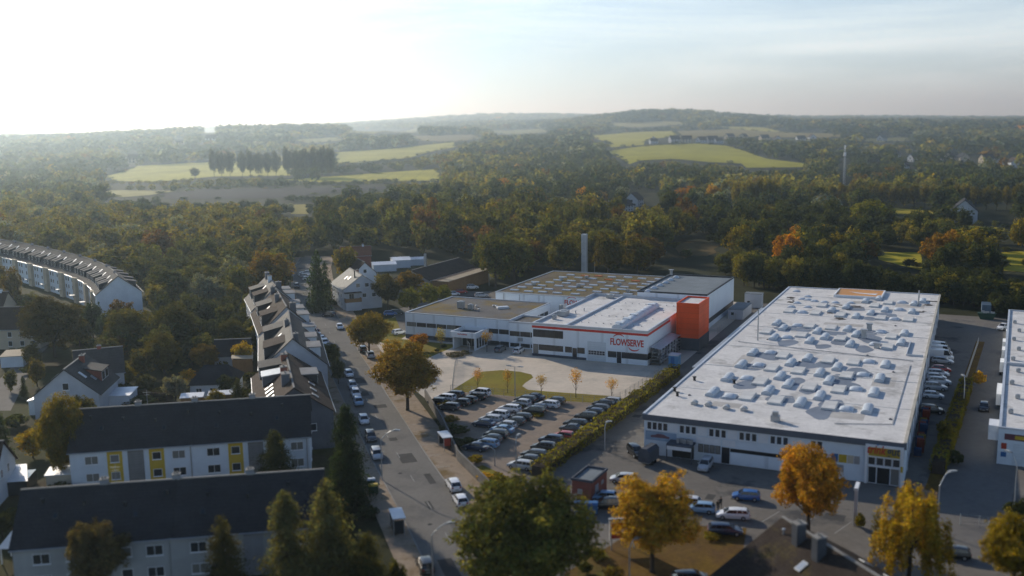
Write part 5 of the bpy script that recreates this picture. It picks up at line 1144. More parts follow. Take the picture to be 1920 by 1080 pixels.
# ------------------------------------------------------------------ people in the yard
def person(label, p, ang, top, legs, step):
    J = {'pel': (0, 0, .93), 'chest': (0, .02, 1.28), 'neck': (0, .02, 1.47), 'head': (0, .05, 1.58), 'crown': (0, .04, 1.76),
         'hl': (-.10, 0, .90), 'kl': (-.11, .06+step, .50), 'al': (-.11, -.04+step, .08), 'tl': (-.12, .14+step, .04), 'hr': (.10, 0, .90), 'kr': (.11, .04-step, .50), 'ar': (.11, -.08-step, .08), 'tr': (.12, .10-step, .04),
         'sl': (-.19, .01, 1.41), 'el': (-.25, -.04-step*.6, 1.13), 'wl': (-.24, .08-step*.6, .90), 'fl': (-.23, .10-step*.6, .80), 'sr': (.19, .01, 1.41), 'er': (.25, -.04+step*.6, 1.13), 'wr': (.24, .10+step*.6, .90), 'fr': (.23, .12+step*.6, .80)}
    Rr = {'pel': .15, 'chest': .16, 'neck': .06, 'head': .095, 'crown': .07, 'hl': .10, 'kl': .065, 'al': .048, 'tl': .04, 'hr': .10, 'kr': .065, 'ar': .048, 'tr': .04, 'sl': .075, 'el': .05, 'wl': .036, 'fl': .03, 'sr': .075, 'er': .05, 'wr': .036, 'fr': .03}
    E = [('pel', 'chest'), ('chest', 'neck'), ('neck', 'head'), ('head', 'crown'), ('pel', 'hl'), ('hl', 'kl'), ('kl', 'al'), ('al', 'tl'), ('pel', 'hr'), ('hr', 'kr'), ('kr', 'ar'), ('ar', 'tr'), ('chest', 'sl'), ('sl', 'el'), ('el', 'wl'), ('wl', 'fl'), ('chest', 'sr'), ('sr', 'er'), ('er', 'wr'), ('wr', 'fr')]
    ks = list(J); me = bpy.data.meshes.new('person'); me.from_pydata([J[k] for k in ks], [(ks.index(a), ks.index(b)) for a, b in E], [])
    o = put('person', me, None, (p.x, p.y, 0.01), R(ang)); o.modifiers.new('skin', 'SKIN'); o.modifiers.new('sub', 'SUBSURF').levels = 2; o.modifiers['sub'].render_levels = 2
    if not me.skin_vertices: me.attributes.new('sk', 'FLOAT', 'POINT')
    sv = me.skin_vertices[0].data if me.skin_vertices else None
    if sv:
        for k, n_ in enumerate(ks): sv[k].radius = (Rr[n_], Rr[n_]*.85); sv[k].use_root = (n_ == 'pel')
    bpy.context.view_layer.update()
    m2 = bpy.data.meshes.new_from_object(o.evaluated_get(bpy.context.evaluated_depsgraph_get())); o.modifiers.clear(); o.data = m2
    skin = M('skin', (.42, .24, .17), .6, .3); tm = M('coat_%s' % top[0], top[1], .9, .1); lm = M('trousers_%s' % legs[0], legs[1], .9, .1); sh = BLACK
    m2.materials.clear()
    for mm in (tm, lm, skin, sh): m2.materials.append(mm)
    for f in m2.polygons:
        c = f.center; z = c.z; f.use_smooth = True
        f.material_index = 3 if z < .10 else 2 if (z > 1.46 or (z < .89 and abs(c.x) > .18)) else 1 if z < .92 else 0
    hair = MB(); nu, nv = 10, 5
    for j in range(nv+1):
        for i in range(nu): a, b = 2*math.pi*i/nu, math.pi/2*j/nv; hair.v.append((math.cos(a)*.108*math.cos(b), .035+math.sin(a)*.118*math.cos(b), 1.655+.125*math.sin(b)))
    for j in range(nv):
        for i in range(nu): hair.f.append((j*nu+i, j*nu+(i+1) % nu, (j+1)*nu+(i+1) % nu, (j+1)*nu+i))
    hair.build('hair', BARK, o, True)
    tag(o, label, 'person', 'people in the market yard')
    return o
person('person in dark coat standing in the market yard, farther back of two', G(1351, 953), 200, ('dark', (.025, .025, .03)), ('dark', (.02, .022, .03)), .05)
person('person in black jacket and blue jeans in the market yard, nearer of two', G(1346, 959), 150, ('black', (.015, .015, .017)), ('jeans', (.03, .05, .10)), .10)
# ------------------------------------------------------------------ foliage meshes
def quads(c, nb, size, rng, jit=.62):
    n = len(c); d = rng.normal(size=(n, 3)); d /= np.linalg.norm(d, axis=1)[:, None]
    nn = nb+d*jit; nn /= np.linalg.norm(nn, axis=1)[:, None]+1e-9
    a = np.cross(nn, rng.normal(size=(n, 3))); a /= np.linalg.norm(a, axis=1)[:, None]+1e-9; b = np.cross(nn, a)
    s = (size*rng.uniform(.65, 1.3, n))[:, None]*.5; k = rng.uniform(.55, 1, n)[:, None]
    v = np.stack([c-a*s, c-b*s*k+nn*s*.15, c+a*s, c+b*s*k-nn*s*.1], 1)
    return v.reshape(-1, 3)
def leafmesh(name, v, tint, mat):
    n = len(v)//4; me = bpy.data.meshes.new(name); me.vertices.add(n*4); me.vertices.foreach_set('co', v.astype(np.float32).ravel())
    me.loops.add(n*4); me.loops.foreach_set('vertex_index', np.arange(n*4, dtype=np.int32)); me.polygons.add(n)
    me.polygons.foreach_set('loop_start', np.arange(0, n*4, 4, dtype=np.int32)); me.update(calc_edges=True)
    at = me.attributes.new('tint', 'FLOAT_COLOR', 'POINT'); col = np.ones((n, 4, 4), np.float32); col[..., :3] = tint[:, None, :]; at.data.foreach_set('color', col.ravel())
    me.materials.append(mat); return me
def shade(n, rng, lobe=None, hue=.12):
    s = rng.uniform(.68, 1.32, n); s = s*(lobe if lobe is not None else 1)
    h = rng.normal(0, hue, n); return np.stack([s*(1+h), s, s*(1-.5*h)], 1).clip(.1, 3)
def crown_pts(kind, n, leaf, seed):
    rng = np.random.default_rng(seed)
    if kind in ('round', 'wide', 'column', 'ragged'):
        K = {'round': 18, 'wide': 24, 'column': 16, 'ragged': 15}[kind]; cs, rs = [(0, 0, -.05)], [.62]
        for k in range(K):
            z = 1-2*(k+.5)/K; a = k*2.399+rng.uniform(-.5, .5); rr = math.sqrt(max(0, 1-z*z)); q = rng.uniform(.50, .80) if kind != 'ragged' else rng.uniform(.5, .86)
            cs.append((math.cos(a)*rr*q, math.sin(a)*rr*q, z*q*(1 if z > -.2 else .75))); rs.append(rng.uniform(.20, .44) if kind != 'ragged' else rng.uniform(.18, .36))
        cs = np.array(cs); rs = np.array(rs); w = rs**2; w[0] *= .35; w /= w.sum()
        m = int(n*1.7); li = rng.choice(len(rs), m, p=w); d = rng.normal(size=(m, 3)); d /= np.linalg.norm(d, axis=1)[:, None]
        p = cs[li]+d*(rs[li]*rng.uniform(.72, 1.10, m))[:, None]
        dist = np.linalg.norm(p[:, None]-cs[None], axis=2)/rs[None]; keep = (np.sort(dist, 1)[:, 0] > .62); p, d, li = p[keep][:n], d[keep][:n], li[keep][:n]
        lob = rng.uniform(.8, 1.2, len(rs))[li]
        if n < 1500: return p, d*1.1+np.array([0, 0, .35]), lob, rng
        M_ = n//48 if n < 6000 else n//60                         # twig clusters on the boughs
        ci = rng.choice(len(p), M_, replace=False); cc = p[ci]*rng.uniform(.90, 1.07, M_)[:, None]; rc = rng.uniform(.05, .125, M_)*(1.25 if n < 6000 else 1); w = rc**2; w /= w.sum()
        lj = rng.choice(M_, n, p=w); g = rng.normal(size=(n, 3)); g /= np.linalg.norm(g, axis=1)[:, None]; g = g*(rng.uniform(0, 1, n)**.45)[:, None]
        q = cc[lj]+g*rc[lj][:, None]*np.array([1.15, 1.15, .85])
        nb = d[ci][lj]*.75+g*.6+np.array([0, 0, .35]); lq = (lob[ci]*rng.uniform(.75, 1.25, M_))[lj]
        sh = rng.uniform(size=n) < .48; ix = rng.integers(0, len(p), n)          # part of the leaves fill the boughs between the clusters
        q = np.where(sh[:, None], p[ix]*.95, q); nb = np.where(sh[:, None], d[ix]*1.1+np.array([0, 0, .35]), nb); lq = np.where(sh, lob[ix]*.92, lq)
        return q, nb, lq, rng
    if kind == 'conifer':
        K = 110; t = np.sort(rng.uniform(0, 1, K)**1.15); a = np.arange(K)*2.399+rng.uniform(-.5, .5, K); RR = ((1-t)**.62*.90+.08)*rng.uniform(.55, 1.12, K); w = RR**1.3; w /= w.sum()
        li = rng.choice(K, n, p=w); q = rng.uniform(.08, 1, n)**.7; sp = .05+.13*RR[li]*q; r_ = RR[li]*q
        p = np.stack([np.cos(a[li])*r_, np.sin(a[li])*r_, -1+2*t[li]-.22*r_*q], 1)+rng.normal(0, 1, (n, 3))*np.stack([sp, sp, sp*.45], 1)
        nb = np.stack([np.cos(a[li])*.5, np.sin(a[li])*.5, np.full(n, .6)], 1); return p, nb, rng.uniform(.7, 1.3, K)[li], rng
    if kind == 'birch':
        K = 70; a = rng.uniform(0, 6.283, K); zt = rng.uniform(-.35, .95, K); rr = np.sqrt(np.clip(1-zt**2, .05, 1))*rng.uniform(.35, .95, K)*.92
        li = rng.integers(0, K, n); dl = rng.uniform(0, 1, n)**1.2*.75; p = np.stack([np.cos(a[li])*(rr[li]+dl*.12), np.sin(a[li])*(rr[li]+dl*.12), zt[li]-dl], 1)+rng.normal(0, .05, (n, 3)); p[:, 2] = np.maximum(p[:, 2], -1.05)
        nb = np.stack([np.cos(a[li]), np.sin(a[li]), np.full(n, .4)], 1)*.6; return p, nb, rng.uniform(.75, 1.25, K)[li], rng
    if kind == 'sparse':
        d = rng.normal(size=(n, 3)); d /= np.linalg.norm(d, axis=1)[:, None]; p = d*rng.uniform(.25, 1, n)[:, None]; return p, d*.5, np.ones(n), rng
CROWN = {}
def crown(kind, lod, var):
    key = (kind, lod, var)
    if key not in CROWN:
        n, leaf = {'near': (27000, .047), 'mid': (4000, .095), 'low': (900, .17)}[lod]
        if kind == 'wide' and lod == 'near': n = 40000
        if kind == 'sparse': n, leaf = 420, .16
        if kind in ('conifer', 'birch', 'column'): leaf *= 1.05
        p, nb, lob, rng = crown_pts(kind, n, leaf, 100*var+len(kind)*7); sz = np.full(len(p), leaf)
        if kind in ('round', 'wide', 'ragged', 'column'):                 # inner foliage that closes the crown
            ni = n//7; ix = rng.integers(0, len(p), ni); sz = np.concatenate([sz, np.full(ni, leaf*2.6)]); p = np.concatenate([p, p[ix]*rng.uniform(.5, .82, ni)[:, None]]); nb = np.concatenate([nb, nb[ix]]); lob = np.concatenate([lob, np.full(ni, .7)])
        v = quads(p, nb, sz, rng)
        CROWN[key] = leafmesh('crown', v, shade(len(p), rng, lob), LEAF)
    return CROWN[key]
TRUNK = {}
def trunk(kind, var):
    key = (kind in ('conifer', 'column'), var % 3)
    if key not in TRUNK:
        rr = random.Random(var); mb = MB()
        if key[0]: mb.tube([(0, 0, -.01), (0, 0, .4), (0, 0, .93)], [.022, .016, .004], 7)
        else:
            mb.tube([(0, 0, -.01), (.004, 0, .03), (.01, .005, .25), (0, .01, .5), (.01, 0, .8)], [.032, .024, .020, .013, .004], 8)
            for k in range(8):
                a = k*2.4+rr.uniform(-.4, .4); z = rr.uniform(.22, .55); l = rr.uniform(.18, .30)
                mb.tube([(0, 0, z), (math.cos(a)*l*.5, math.sin(a)*l*.5, z+l*.45), (math.cos(a)*l, math.sin(a)*l, z+l*rr.uniform(.7, 1.1))], [.010, .007, .002], 5, False)
        TRUNK[key] = mb.mesh('trunk', BARK, True)
    return TRUNK[key]
C = dict(olive=(.170, .150, .034), dark=(.055, .064, .027), green=(.106, .106, .030), lime=(.150, .150, .026), yellow=(.185, .150, .022), golden=(.42, .262, .032), orange=(.39, .185, .015), brown=(.145, .088, .020), rust=(.15, .085, .03), silver=(.19, .195, .14), pine=(.026, .040, .018), pale=(.24, .23, .18))
CN = dict(olive='olive green', dark='dark green', green='green', lime='lime green', yellow='yellow green', golden='golden orange', orange='orange', brown='brown leaved', rust='rust red', silver='silvery grey', pine='dark', pale='whitish')
KIND_N = dict(round='broadleaf_tree', wide='broadleaf_tree', ragged='broadleaf_tree', column='columnar_tree', conifer='conifer_tree', birch='birch_tree', sparse='young_tree')
NT = [0]
def tree(kind, base, H, rad, col, lod, label, group=None, low=.10):
    NT[0] += 1; var = NT[0] % 4; rr = random.Random(NT[0]*13)
    t = thing(KIND_N[kind], label, 'tree', base, rr.uniform(0, 6.28), group)
    low = {'conifer': .06, 'column': .05, 'birch': .12, 'sparse': .42}.get(kind, low); rz = H*(1-low)/2
    if kind in ('round', 'wide', 'ragged'): rz *= .98
    tr = put('trunk', trunk(kind, NT[0]), t, (0, 0, 0), 0, (min(H, rad*2.2), min(H, rad*2.2), H))
    c = C[col] if isinstance(col, str) else col; f = rr.uniform(.92, 1.25); c = tuple(x*f for x in c)
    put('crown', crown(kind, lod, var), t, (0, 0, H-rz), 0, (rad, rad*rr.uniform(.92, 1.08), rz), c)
    return t
def tpx(kind, bx, by, topy, wpx, col, lod, label, group=None, low=.10, terrain=False):
    b = GT(bx, by) if terrain else G(bx, by); d = proj(b)[2]; H = height_to(bx, b, topy); return tree(kind, b, H, wpx/2/FPX*d, col, lod, label, group, low)

# ------------------------------------------------------------------ trees placed one by one
tpx('wide', 980, 1118, 893, 258, (.125, .122, .03), 'near', 'huge round dark green tree at the bottom centre beside the street', low=.04)
tpx('round', 1222, 1072, 880, 178, 'golden', 'near', 'golden orange tree hiding cars in the market yard, left of two', low=.14)
tpx('round', 1515, 1010, 822, 158, (.38, .208, .026), 'near', 'deep orange tree in front of the warehouse market entrance', low=.16)
tpx('birch', 1702, 1100, 908, 158, (.33, .225, .025), 'near', 'yellow weeping birch at the lower right beside the lane corner')
tpx('round', 1900, 1112, 962, 120, (.25, .185, .02), 'near', 'yellow green bushy tree in the bottom right corner')
tpx('round', 1912, 985, 936, 70, 'dark', 'mid', 'small dark green tree at the right edge above the corner tree')
tpx('round', 764, 770, 632, 134, (.25, .165, .03), 'near', 'big brown leaved street tree beside the parking lot wall', low=.12)
tpx('round', 692, 672, 584, 98, (.20, .15, .028), 'near', 'street tree turning orange, behind the big brown one', low=.2)
tpx('round', 785, 658, 624, 44, 'orange', 'mid', 'small orange tree peeping out behind the big brown street tree')
tpx('round', 770, 592, 535, 50, 'lime', 'mid', 'leftmost of three round lime trees beside the office block'); tpx('round', 807, 580, 529, 46, 'lime', 'mid', 'middle of three round lime trees beside the office block'); tpx('round', 833, 570, 533, 40, 'lime', 'mid', 'rightmost of three round lime trees beside the office block')
tpx('ragged', 728, 582, 510, 58, (.07, .06, .022), 'mid', 'dark brownish tree touching the gabled corner house'); tpx('round', 768, 560, 504, 66, (.16, .105, .02), 'mid', 'orange tinged tree in front of the brown barn')
tpx('column', 651, 532, 455, 48, 'yellow', 'mid', 'tall yellow tree behind the gabled corner house')
tpx('conifer', 597, 584, 468, 58, 'pine', 'mid', 'dark conifer at the far bend of the street'); tpx('conifer', 612, 572, 490, 40, 'pine', 'mid', 'second dark conifer at the street bend, right of the taller one')
tpx('round', 622, 690, 640, 42, (.07, .075, .02), 'mid', 'low round tree beside the row houses at the street edge', low=.02)
tpx('conifer', 654, 945, 758, 92, 'pine', 'near', 'tall dark conifer between apartment block and street'); tpx('conifer', 518, 912, 806, 88, (.04, .045, .018), 'near', 'dark conifer in front of the white apartment block', low=.02)
tpx('ragged', 190, 1120, 968, 128, (.115, .092, .042), 'near', 'sparse brownish tree in front of the lower apartment block'); tpx('conifer', 424, 1130, 968, 104, (.06, .055, .02), 'near', 'slim conifer at the bottom in front of the lower apartment block')
tpx('conifer', 543, 1140, 920, 132, (.098, .096, .044), 'near', 'tall loose conifer at the bottom, first left of the street'); tpx('conifer', 622, 1140, 902, 150, (.10, .098, .044), 'near', 'tallest loose conifer at the bottom beside the street'); tpx('conifer', 692, 1140, 1000, 120, (.07, .068, .02), 'near', 'lower yellowish conifer at the bottom street edge'); tpx('round', 745, 1130, 1045, 44, (.09, .085, .02), 'mid', 'small bushy tree at the bottom on the street edge', low=.05)
tpx('column', 116, 905, 728, 96, (.16, .125, .02), 'near', 'tall yellowing tree left of the white apartment block'); tpx('round', 160, 800, 738, 50, 'yellow', 'mid', 'small yellow tree beside the tall yellowing one')
tpx('round', 62, 858, 800, 64, (.34, .24, .02), 'mid', 'bright yellow bush like tree near the left edge houses', low=.03); tpx('conifer', 10, 880, 775, 44, 'pine', 'mid', 'dark conifer at the left frame edge beside the drive')
tpx('round', 40, 1035, 985, 34, 'golden', 'mid', 'golden shrub tree at the lower left beside the white gazebo', low=.03); tpx('round', 5, 1010, 960, 40, 'dark', 'mid', 'dark tree at the left frame edge below the conservatory')
tpx('round', 104, 670, 551, 122, (.075, .062, .018), 'near', 'big dark tree below the curved terrace at the left'); tpx('column', 176, 640, 560, 40, 'pine', 'mid', 'dark narrow tree beside the blank white gable'); tpx('column', 190, 655, 588, 18, (.05, .075, .05), 'mid', 'slim blue green cypress below the blank white gable')
tpx('column', 28, 590, 495, 38, (.13, .095, .02), 'mid', 'brownish slim tree in front of the curved terrace'); tpx('round', 5, 560, 488, 30, (.12, .09, .02), 'mid', 'orange brown tree cut by the left frame edge')
tpx('round', 58, 600, 545, 60, 'green', 'mid', 'green tree in front of the terrace porches')
tpx('round', 246, 662, 572, 92, (.115, .10, .02), 'near', 'broad olive tree right of the blank white gable'); tpx('round', 328, 664, 566, 90, (.098, .092, .022), 'near', 'broad grey green tree right of the olive one in the gardens'); tpx('round', 309, 706, 622, 72, (.115, .095, .018), 'near', 'round olive garden tree behind the slim cypress')
tpx('column', 311, 704, 656, 25, (.12, .10, .045), 'mid', 'slim olive cypress in the middle of the gardens'); tpx('round', 387, 697, 643, 58, (.15, .10, .018), 'near', 'round orange tinged garden tree behind the bungalow'); tpx('round', 436, 662, 596, 62, (.105, .10, .03), 'near', 'pale olive tree beside the rear of the row houses')
tpx('round', 455, 692, 636, 44, (.32, .23, .02), 'mid', 'bright yellow tree beside the rear of the row houses', low=.03); tpx('ragged', 330, 752, 702, 50, 'pale', 'mid', 'whitish feathery shrub tree left of the bungalow', low=.02); tpx('round', 350, 722, 690, 34, 'golden', 'mid', 'orange shrub tree behind the whitish feathery one', low=.02)
tpx('conifer', 447, 762, 708, 40, (.05, .055, .022), 'mid', 'small green conifer in front of the bungalow right side'); tpx('round', 407, 765, 728, 40, 'yellow', 'mid', 'yellow shrub in front of the bungalow', low=.0)
tpx('round', 205, 690, 628, 56, (.13, .12, .05), 'mid', 'pale feathery tree right behind the white gabled house'); tpx('round', 238, 725, 684, 44, (.16, .13, .02), 'mid', 'yellowish garden tree in front of the dark hedge', low=.02); tpx('round', 272, 735, 700, 48, (.07, .07, .02), 'mid', 'dark garden tree in the lower garden row', low=.02)
tpx('round', 430, 745, 700, 46, 'dark', 'mid', 'dark garden tree between bungalow and row houses', low=.02); tpx('round', 405, 655, 590, 60, 'dark', 'mid', 'dark tree in shade left of the pale olive tree'); tpx('round', 362, 690, 628, 50, 'dark', 'mid', 'dark tree in shade behind the round orange tinged one')
tpx('round', 285, 690, 648, 46, (.09, .085, .025), 'mid', 'grey green garden tree left of the olive cypress', low=.03); tpx('round', 20, 735, 690, 26, (.09, .09, .03), 'mid', 'small round hedge tree beside the cream house drive', low=.0); tpx('round', 70, 725, 668, 36, (.14, .11, .02), 'mid', 'yellowish shrub tree beside the drive of the white house', low=.0); tpx('conifer', 46, 745, 705, 22, 'pine', 'mid', 'small dark cypress between drive and white house')
for x, y, b, w, c, lab in ((600, 1045, 1, 1, 'olive', ''),): pass
sap = [(827, 665, 612, 22, (.20, .17, .05), 'thin young tree in front of the office windows'), (913, 660, 618, 26, (.26, .17, .06), 'thin bare young tree beside the entrance porch'), (896, 733, 688, 22, (.30, .16, .06), 'reddish young tree at the left end of the lawn'), (952, 737, 690, 20, (.28, .17, .05), 'young tree on the lawn just left of the double lamp post'), (1015, 742, 700, 24, (.26, .18, .08), 'young brownish tree on the lawn, third from the hedge'), (1080, 746, 688, 28, (.34, .19, .06), 'young orange tree on the lawn, second from the hedge'), (1147, 750, 706, 26, (.34, .20, .06), 'young orange tree on the lawn next to the hedge')]
for kd, bx, by, ty, w, c, lab in (('round', 222, 672, 606, 60, (.10, .10, .03), 'rounded tree just right of the slim blue green cypress'), ('wide', 150, 650, 590, 56, (.075, .072, .024), 'dark rounded tree between cream house and white gabled house'), ('round', 60, 690, 640, 40, (.12, .10, .025), 'olive tree between drive and white gabled house'), ('round', 480, 660, 610, 40, 'olive', 'olive tree touching the rear wall of the row houses'), ('wide', 270, 708, 650, 60, (.10, .09, .025), 'rounded olive tree behind the clipped garden hedge'), ('round', 350, 690, 646, 44, 'green', 'green garden tree between cypress and bungalow'), ('ragged', 1772, 842, 788, 34, (.17, .14, .025), 'thin yellowing tree beside the crate stacks and lane'), ('round', 635, 720, 668, 30, 'dark', 'dark little tree in front of the nearest row house'), ('round', 720, 548, 512, 40, 'olive', 'olive tree screening the white workshop roofs'), ('round', 640, 1000, 955, 50, (.06, .06, .025), 'dark bushy tree behind the bottom conifers')):
    tpx(kd, bx, by, ty, w, c, 'mid', lab, None, .03)
for bx, by, ty, w, c, lab in sap: tpx('sparse', bx, by, ty, w, c, 'mid', lab, 'young trees round the factory')
# shrubs: low rounded leaf mounds without a trunk
SHR = {}
def shrub(px, py, w, h, col, label, group=None):
    k = NT[0] % 3; NT[0] += 1
    if k not in SHR:
        p, nb, lob, rng = crown_pts('round', 700, .2, 900+k); p[:, 2] = p[:, 2]*.5+.5; SHR[k] = leafmesh('shrub', quads(p, nb, .19, rng), shade(len(p), rng, lob), LEAF)
    b = G(px, py); d = proj(b)[2]; r = w/2/FPX*d; c = C[col] if isinstance(col, str) else col
    return tag(put('shrub', SHR[k], None, b, NT[0], (r, r, h), c), label, 'shrub', group)
for x, y, w, h, c, lab in ((835, 762, 30, 1.2, 'yellow', 'yellow shrub strip at the top corner of the parking lot wall'), (845, 790, 36, 1.0, (.16, .12, .02), 'low yellow bush by the wall beside the bus shelter'), (850, 812, 60, 1.6, 'dark', 'dark green bush between bus shelter and cars'), (872, 835, 50, 1.4, 'dark', 'dark green bush below the one beside the bus shelter'), (892, 868, 34, 1.4, 'yellow', 'yellow bush beside the short grey lamp post'), (912, 902, 40, 1.3, 'golden', 'golden bush at the lower corner of the parking lot'), (935, 905, 40, 1.5, (.16, .13, .02), 'olive bush next to the golden corner bush'), (972, 765, 22, .8, 'yellow', 'low yellow bush in the middle of the lot, upper one'), (1008, 781, 26, .8, 'yellow', 'low yellow bush in the middle of the lot, near the black SUV'), (832, 652, 13, .9, 'pine', 'small clipped dark ball bush near the entrance porch'), (820, 660, 12, .9, 'dark', 'second clipped ball bush left of the darker one'), (853, 668, 40, .9, (.10, .09, .06), 'greyish low planting beside the porch path'), (870, 664, 30, .8, (.11, .10, .06), 'greyish planting nearest the entrance gate'), (625, 572, 18, 1.4, 'dark', 'round dark bush before the gabled corner house'), (605, 552, 20, .9, 'yellow', 'yellow garden bush beside the street conifers'), (1835, 722, 26, 3.2, 'golden', 'big yellow bush at the upper end of the lane hedge'), (1775, 835, 36, 3.0, (.14, .12, .025), 'wild yellowish bush below the orange crates'), (1790, 870, 34, 2.4, 'dark', 'dark bush at the lower end of the lane hedge'), (1765, 810, 20, 2.0, 'olive', 'olive bush next to the crates'), (1612, 990, 22, 2.0, 'yellow', 'yellow bush at the foot of the pale gate pillar'), (1120, 1045, 40, 1.3, 'olive', 'olive shrub on the verge right of the huge green tree'), (1150, 1080, 44, 1.2, (.13, .10, .03), 'dull brownish shrub at the bottom under the left orange tree'), (1098, 1075, 30, 1.5, 'dark', 'dark shrub at the foot of the huge green tree'), (1335, 1010, 40, .8, 'yellow', 'yellow weeds beside the dark blue saloon'), (1085, 925, 24, .6, 'lime', 'light green weeds at the foot of the brick kiosk')):
    shrub(x, y, w, h, c, lab)
for k, (x, y, w, h, c) in enumerate(sorted(((222, 735, 50, 2.0, 'dark'), (250, 700, 44, 1.7, (.09, .08, .02)), (300, 745, 60, 1.8, (.05, .05, .02)), (262, 757, 70, 1.6, 'dark'), (330, 670, 30, 2, 'olive'), (480, 735, 36, 2.2, 'dark'), (468, 715, 40, 2.2, (.06, .06, .02)), (380, 665, 34, 2, 'dark'), (352, 655, 40, 2.4, 'pine'), (205, 725, 40, 2, 'dark'), (225, 690, 30, 1.8, 'olive'), (290, 668, 40, 2.5, 'dark'), (420, 690, 30, 2.0, 'green'), (460, 745, 34, 1.8, 'olive'), (180, 655, 44, 2.6, 'dark'), (150, 645, 50, 2.4, 'dark'), (60, 700, 40, 1.8, 'dark'), (30, 800, 50, 2.5, 'dark'), (60, 830, 60, 2.0, 'olive'), (110, 925, 50, 1.6, 'dark'), (40, 900, 40, 1.8, 'olive'), (20, 985, 60, 2.2, 'dark'), (60, 1010, 40, 1.6, 'golden'), (640, 985, 60, 1.8, 'dark'), (690, 970, 50, 1.6, 'pine'), (480, 600, 50, 3, 'dark'), (440, 585, 46, 2.6, 'green'), (400, 580, 40, 3, 'dark')), key=lambda q: q[0])):
    shrub(x, y, w, h, c, '%s garden shrub in the left gardens, %s from the left frame edge' % (CN[c] if isinstance(c, str) else 'dull olive', ORD[k]), 'garden shrubs on the left')
def hedge(name, label, pts, w, h, col, n_per_m=34):
    rng = np.random.default_rng(len(label)); P3, NB = [], []
    t = thing(name, label, 'hedge', (0, 0, 0)); core = MB()
    for a, b in zip(pts, pts[1:]):
        a, b = np.array(a[:2], float), np.array(b[:2], float); L = np.linalg.norm(b-a); n = int(L*n_per_m*3); d = (b-a)/L; nr = np.array([d[1], -d[0]])
        s = rng.uniform(0, L, n); pr = rng.uniform(0, 2*h+w, n)
        hh = h*(1+.10*np.sin(s*.7)+.08*np.sin(s*1.9+1)); ww = w*(1+.10*np.sin(s*.9+2))
        sd_ = np.where(pr < h, -1, np.where(pr < 2*h, 1, 0)); off = np.where(sd_ != 0, sd_*ww/2, rng.uniform(-.5, .5, n)*ww); z = np.where(sd_ != 0, rng.uniform(0, 1, n)*hh, hh)+rng.normal(0, .09, n); off = off+rng.normal(0, .1, n)
        xy_ = a[None]+d[None]*s[:, None]+nr[None]*off[:, None]; P3.append(np.column_stack([xy_, np.maximum(z, .03)])); NB.append(np.column_stack([nr[0]*sd_, nr[1]*sd_, np.where(sd_ == 0, 1.0, .25)]))
        q = Vector(nr)*(w*.40); A, B = Vector(a), Vector(b); z1 = h*.82
        core.face((*(A-q), 0), (*(B-q), 0), (*(B-q), z1), (*(A-q), z1)).face((*(A+q), 0), (*(A+q), z1), (*(B+q), z1), (*(B+q), 0)).face((*(A-q), z1), (*(B-q), z1), (*(B+q), z1), (*(A+q), z1)).face((*(A-q), 0), (*(A-q), z1), (*(A+q), z1), (*(A+q), 0)).face((*(B-q), 0), (*(B+q), 0), (*(B+q), z1), (*(B-q), z1))
    p = np.concatenate(P3); nb = np.concatenate(NB); patch = .8+.35*np.sin(p[:, 0]*.35)*np.sin(p[:, 1]*.28+1)+.1
    me = leafmesh('foliage', quads(p, nb, .34, rng, .7), shade(len(p), rng, patch), LEAF); put('foliage', me, t, color=col); core.build('branches', BARK, t)
    return t
hedge('hedge', 'long clipped yellow green hedge between parking lot and warehouse drive', [(3.6, 150.2), (19.5, 181.0), (36.2, 214.6)], 2.4, 2.1, (.18, .165, .03))
hedge('hedge', 'overgrown yellowish hedge along the lane beside the crate stacks', [ln(-1.5, -12), ln(-1.4, 20), ln(-1.4, 46)], 2.2, 2.6, (.17, .15, .022))
hedge('hedge', 'clipped hedge strip behind the garden trees left of the row houses', [G(385, 594), G(438, 592)], 2.0, 2.2, (.11, .11, .025))
hedge('hedge', 'dark clipped garden hedge in front of the whitish feathery shrub', [G(222, 742), G(320, 752)], 2.0, 2.0, (.05, .05, .02))
hedge('hedge', 'low hedge in front of the cream house at the left edge', [G(18, 668), G(52, 664)], 1.6, 1.6, (.07, .085, .03))

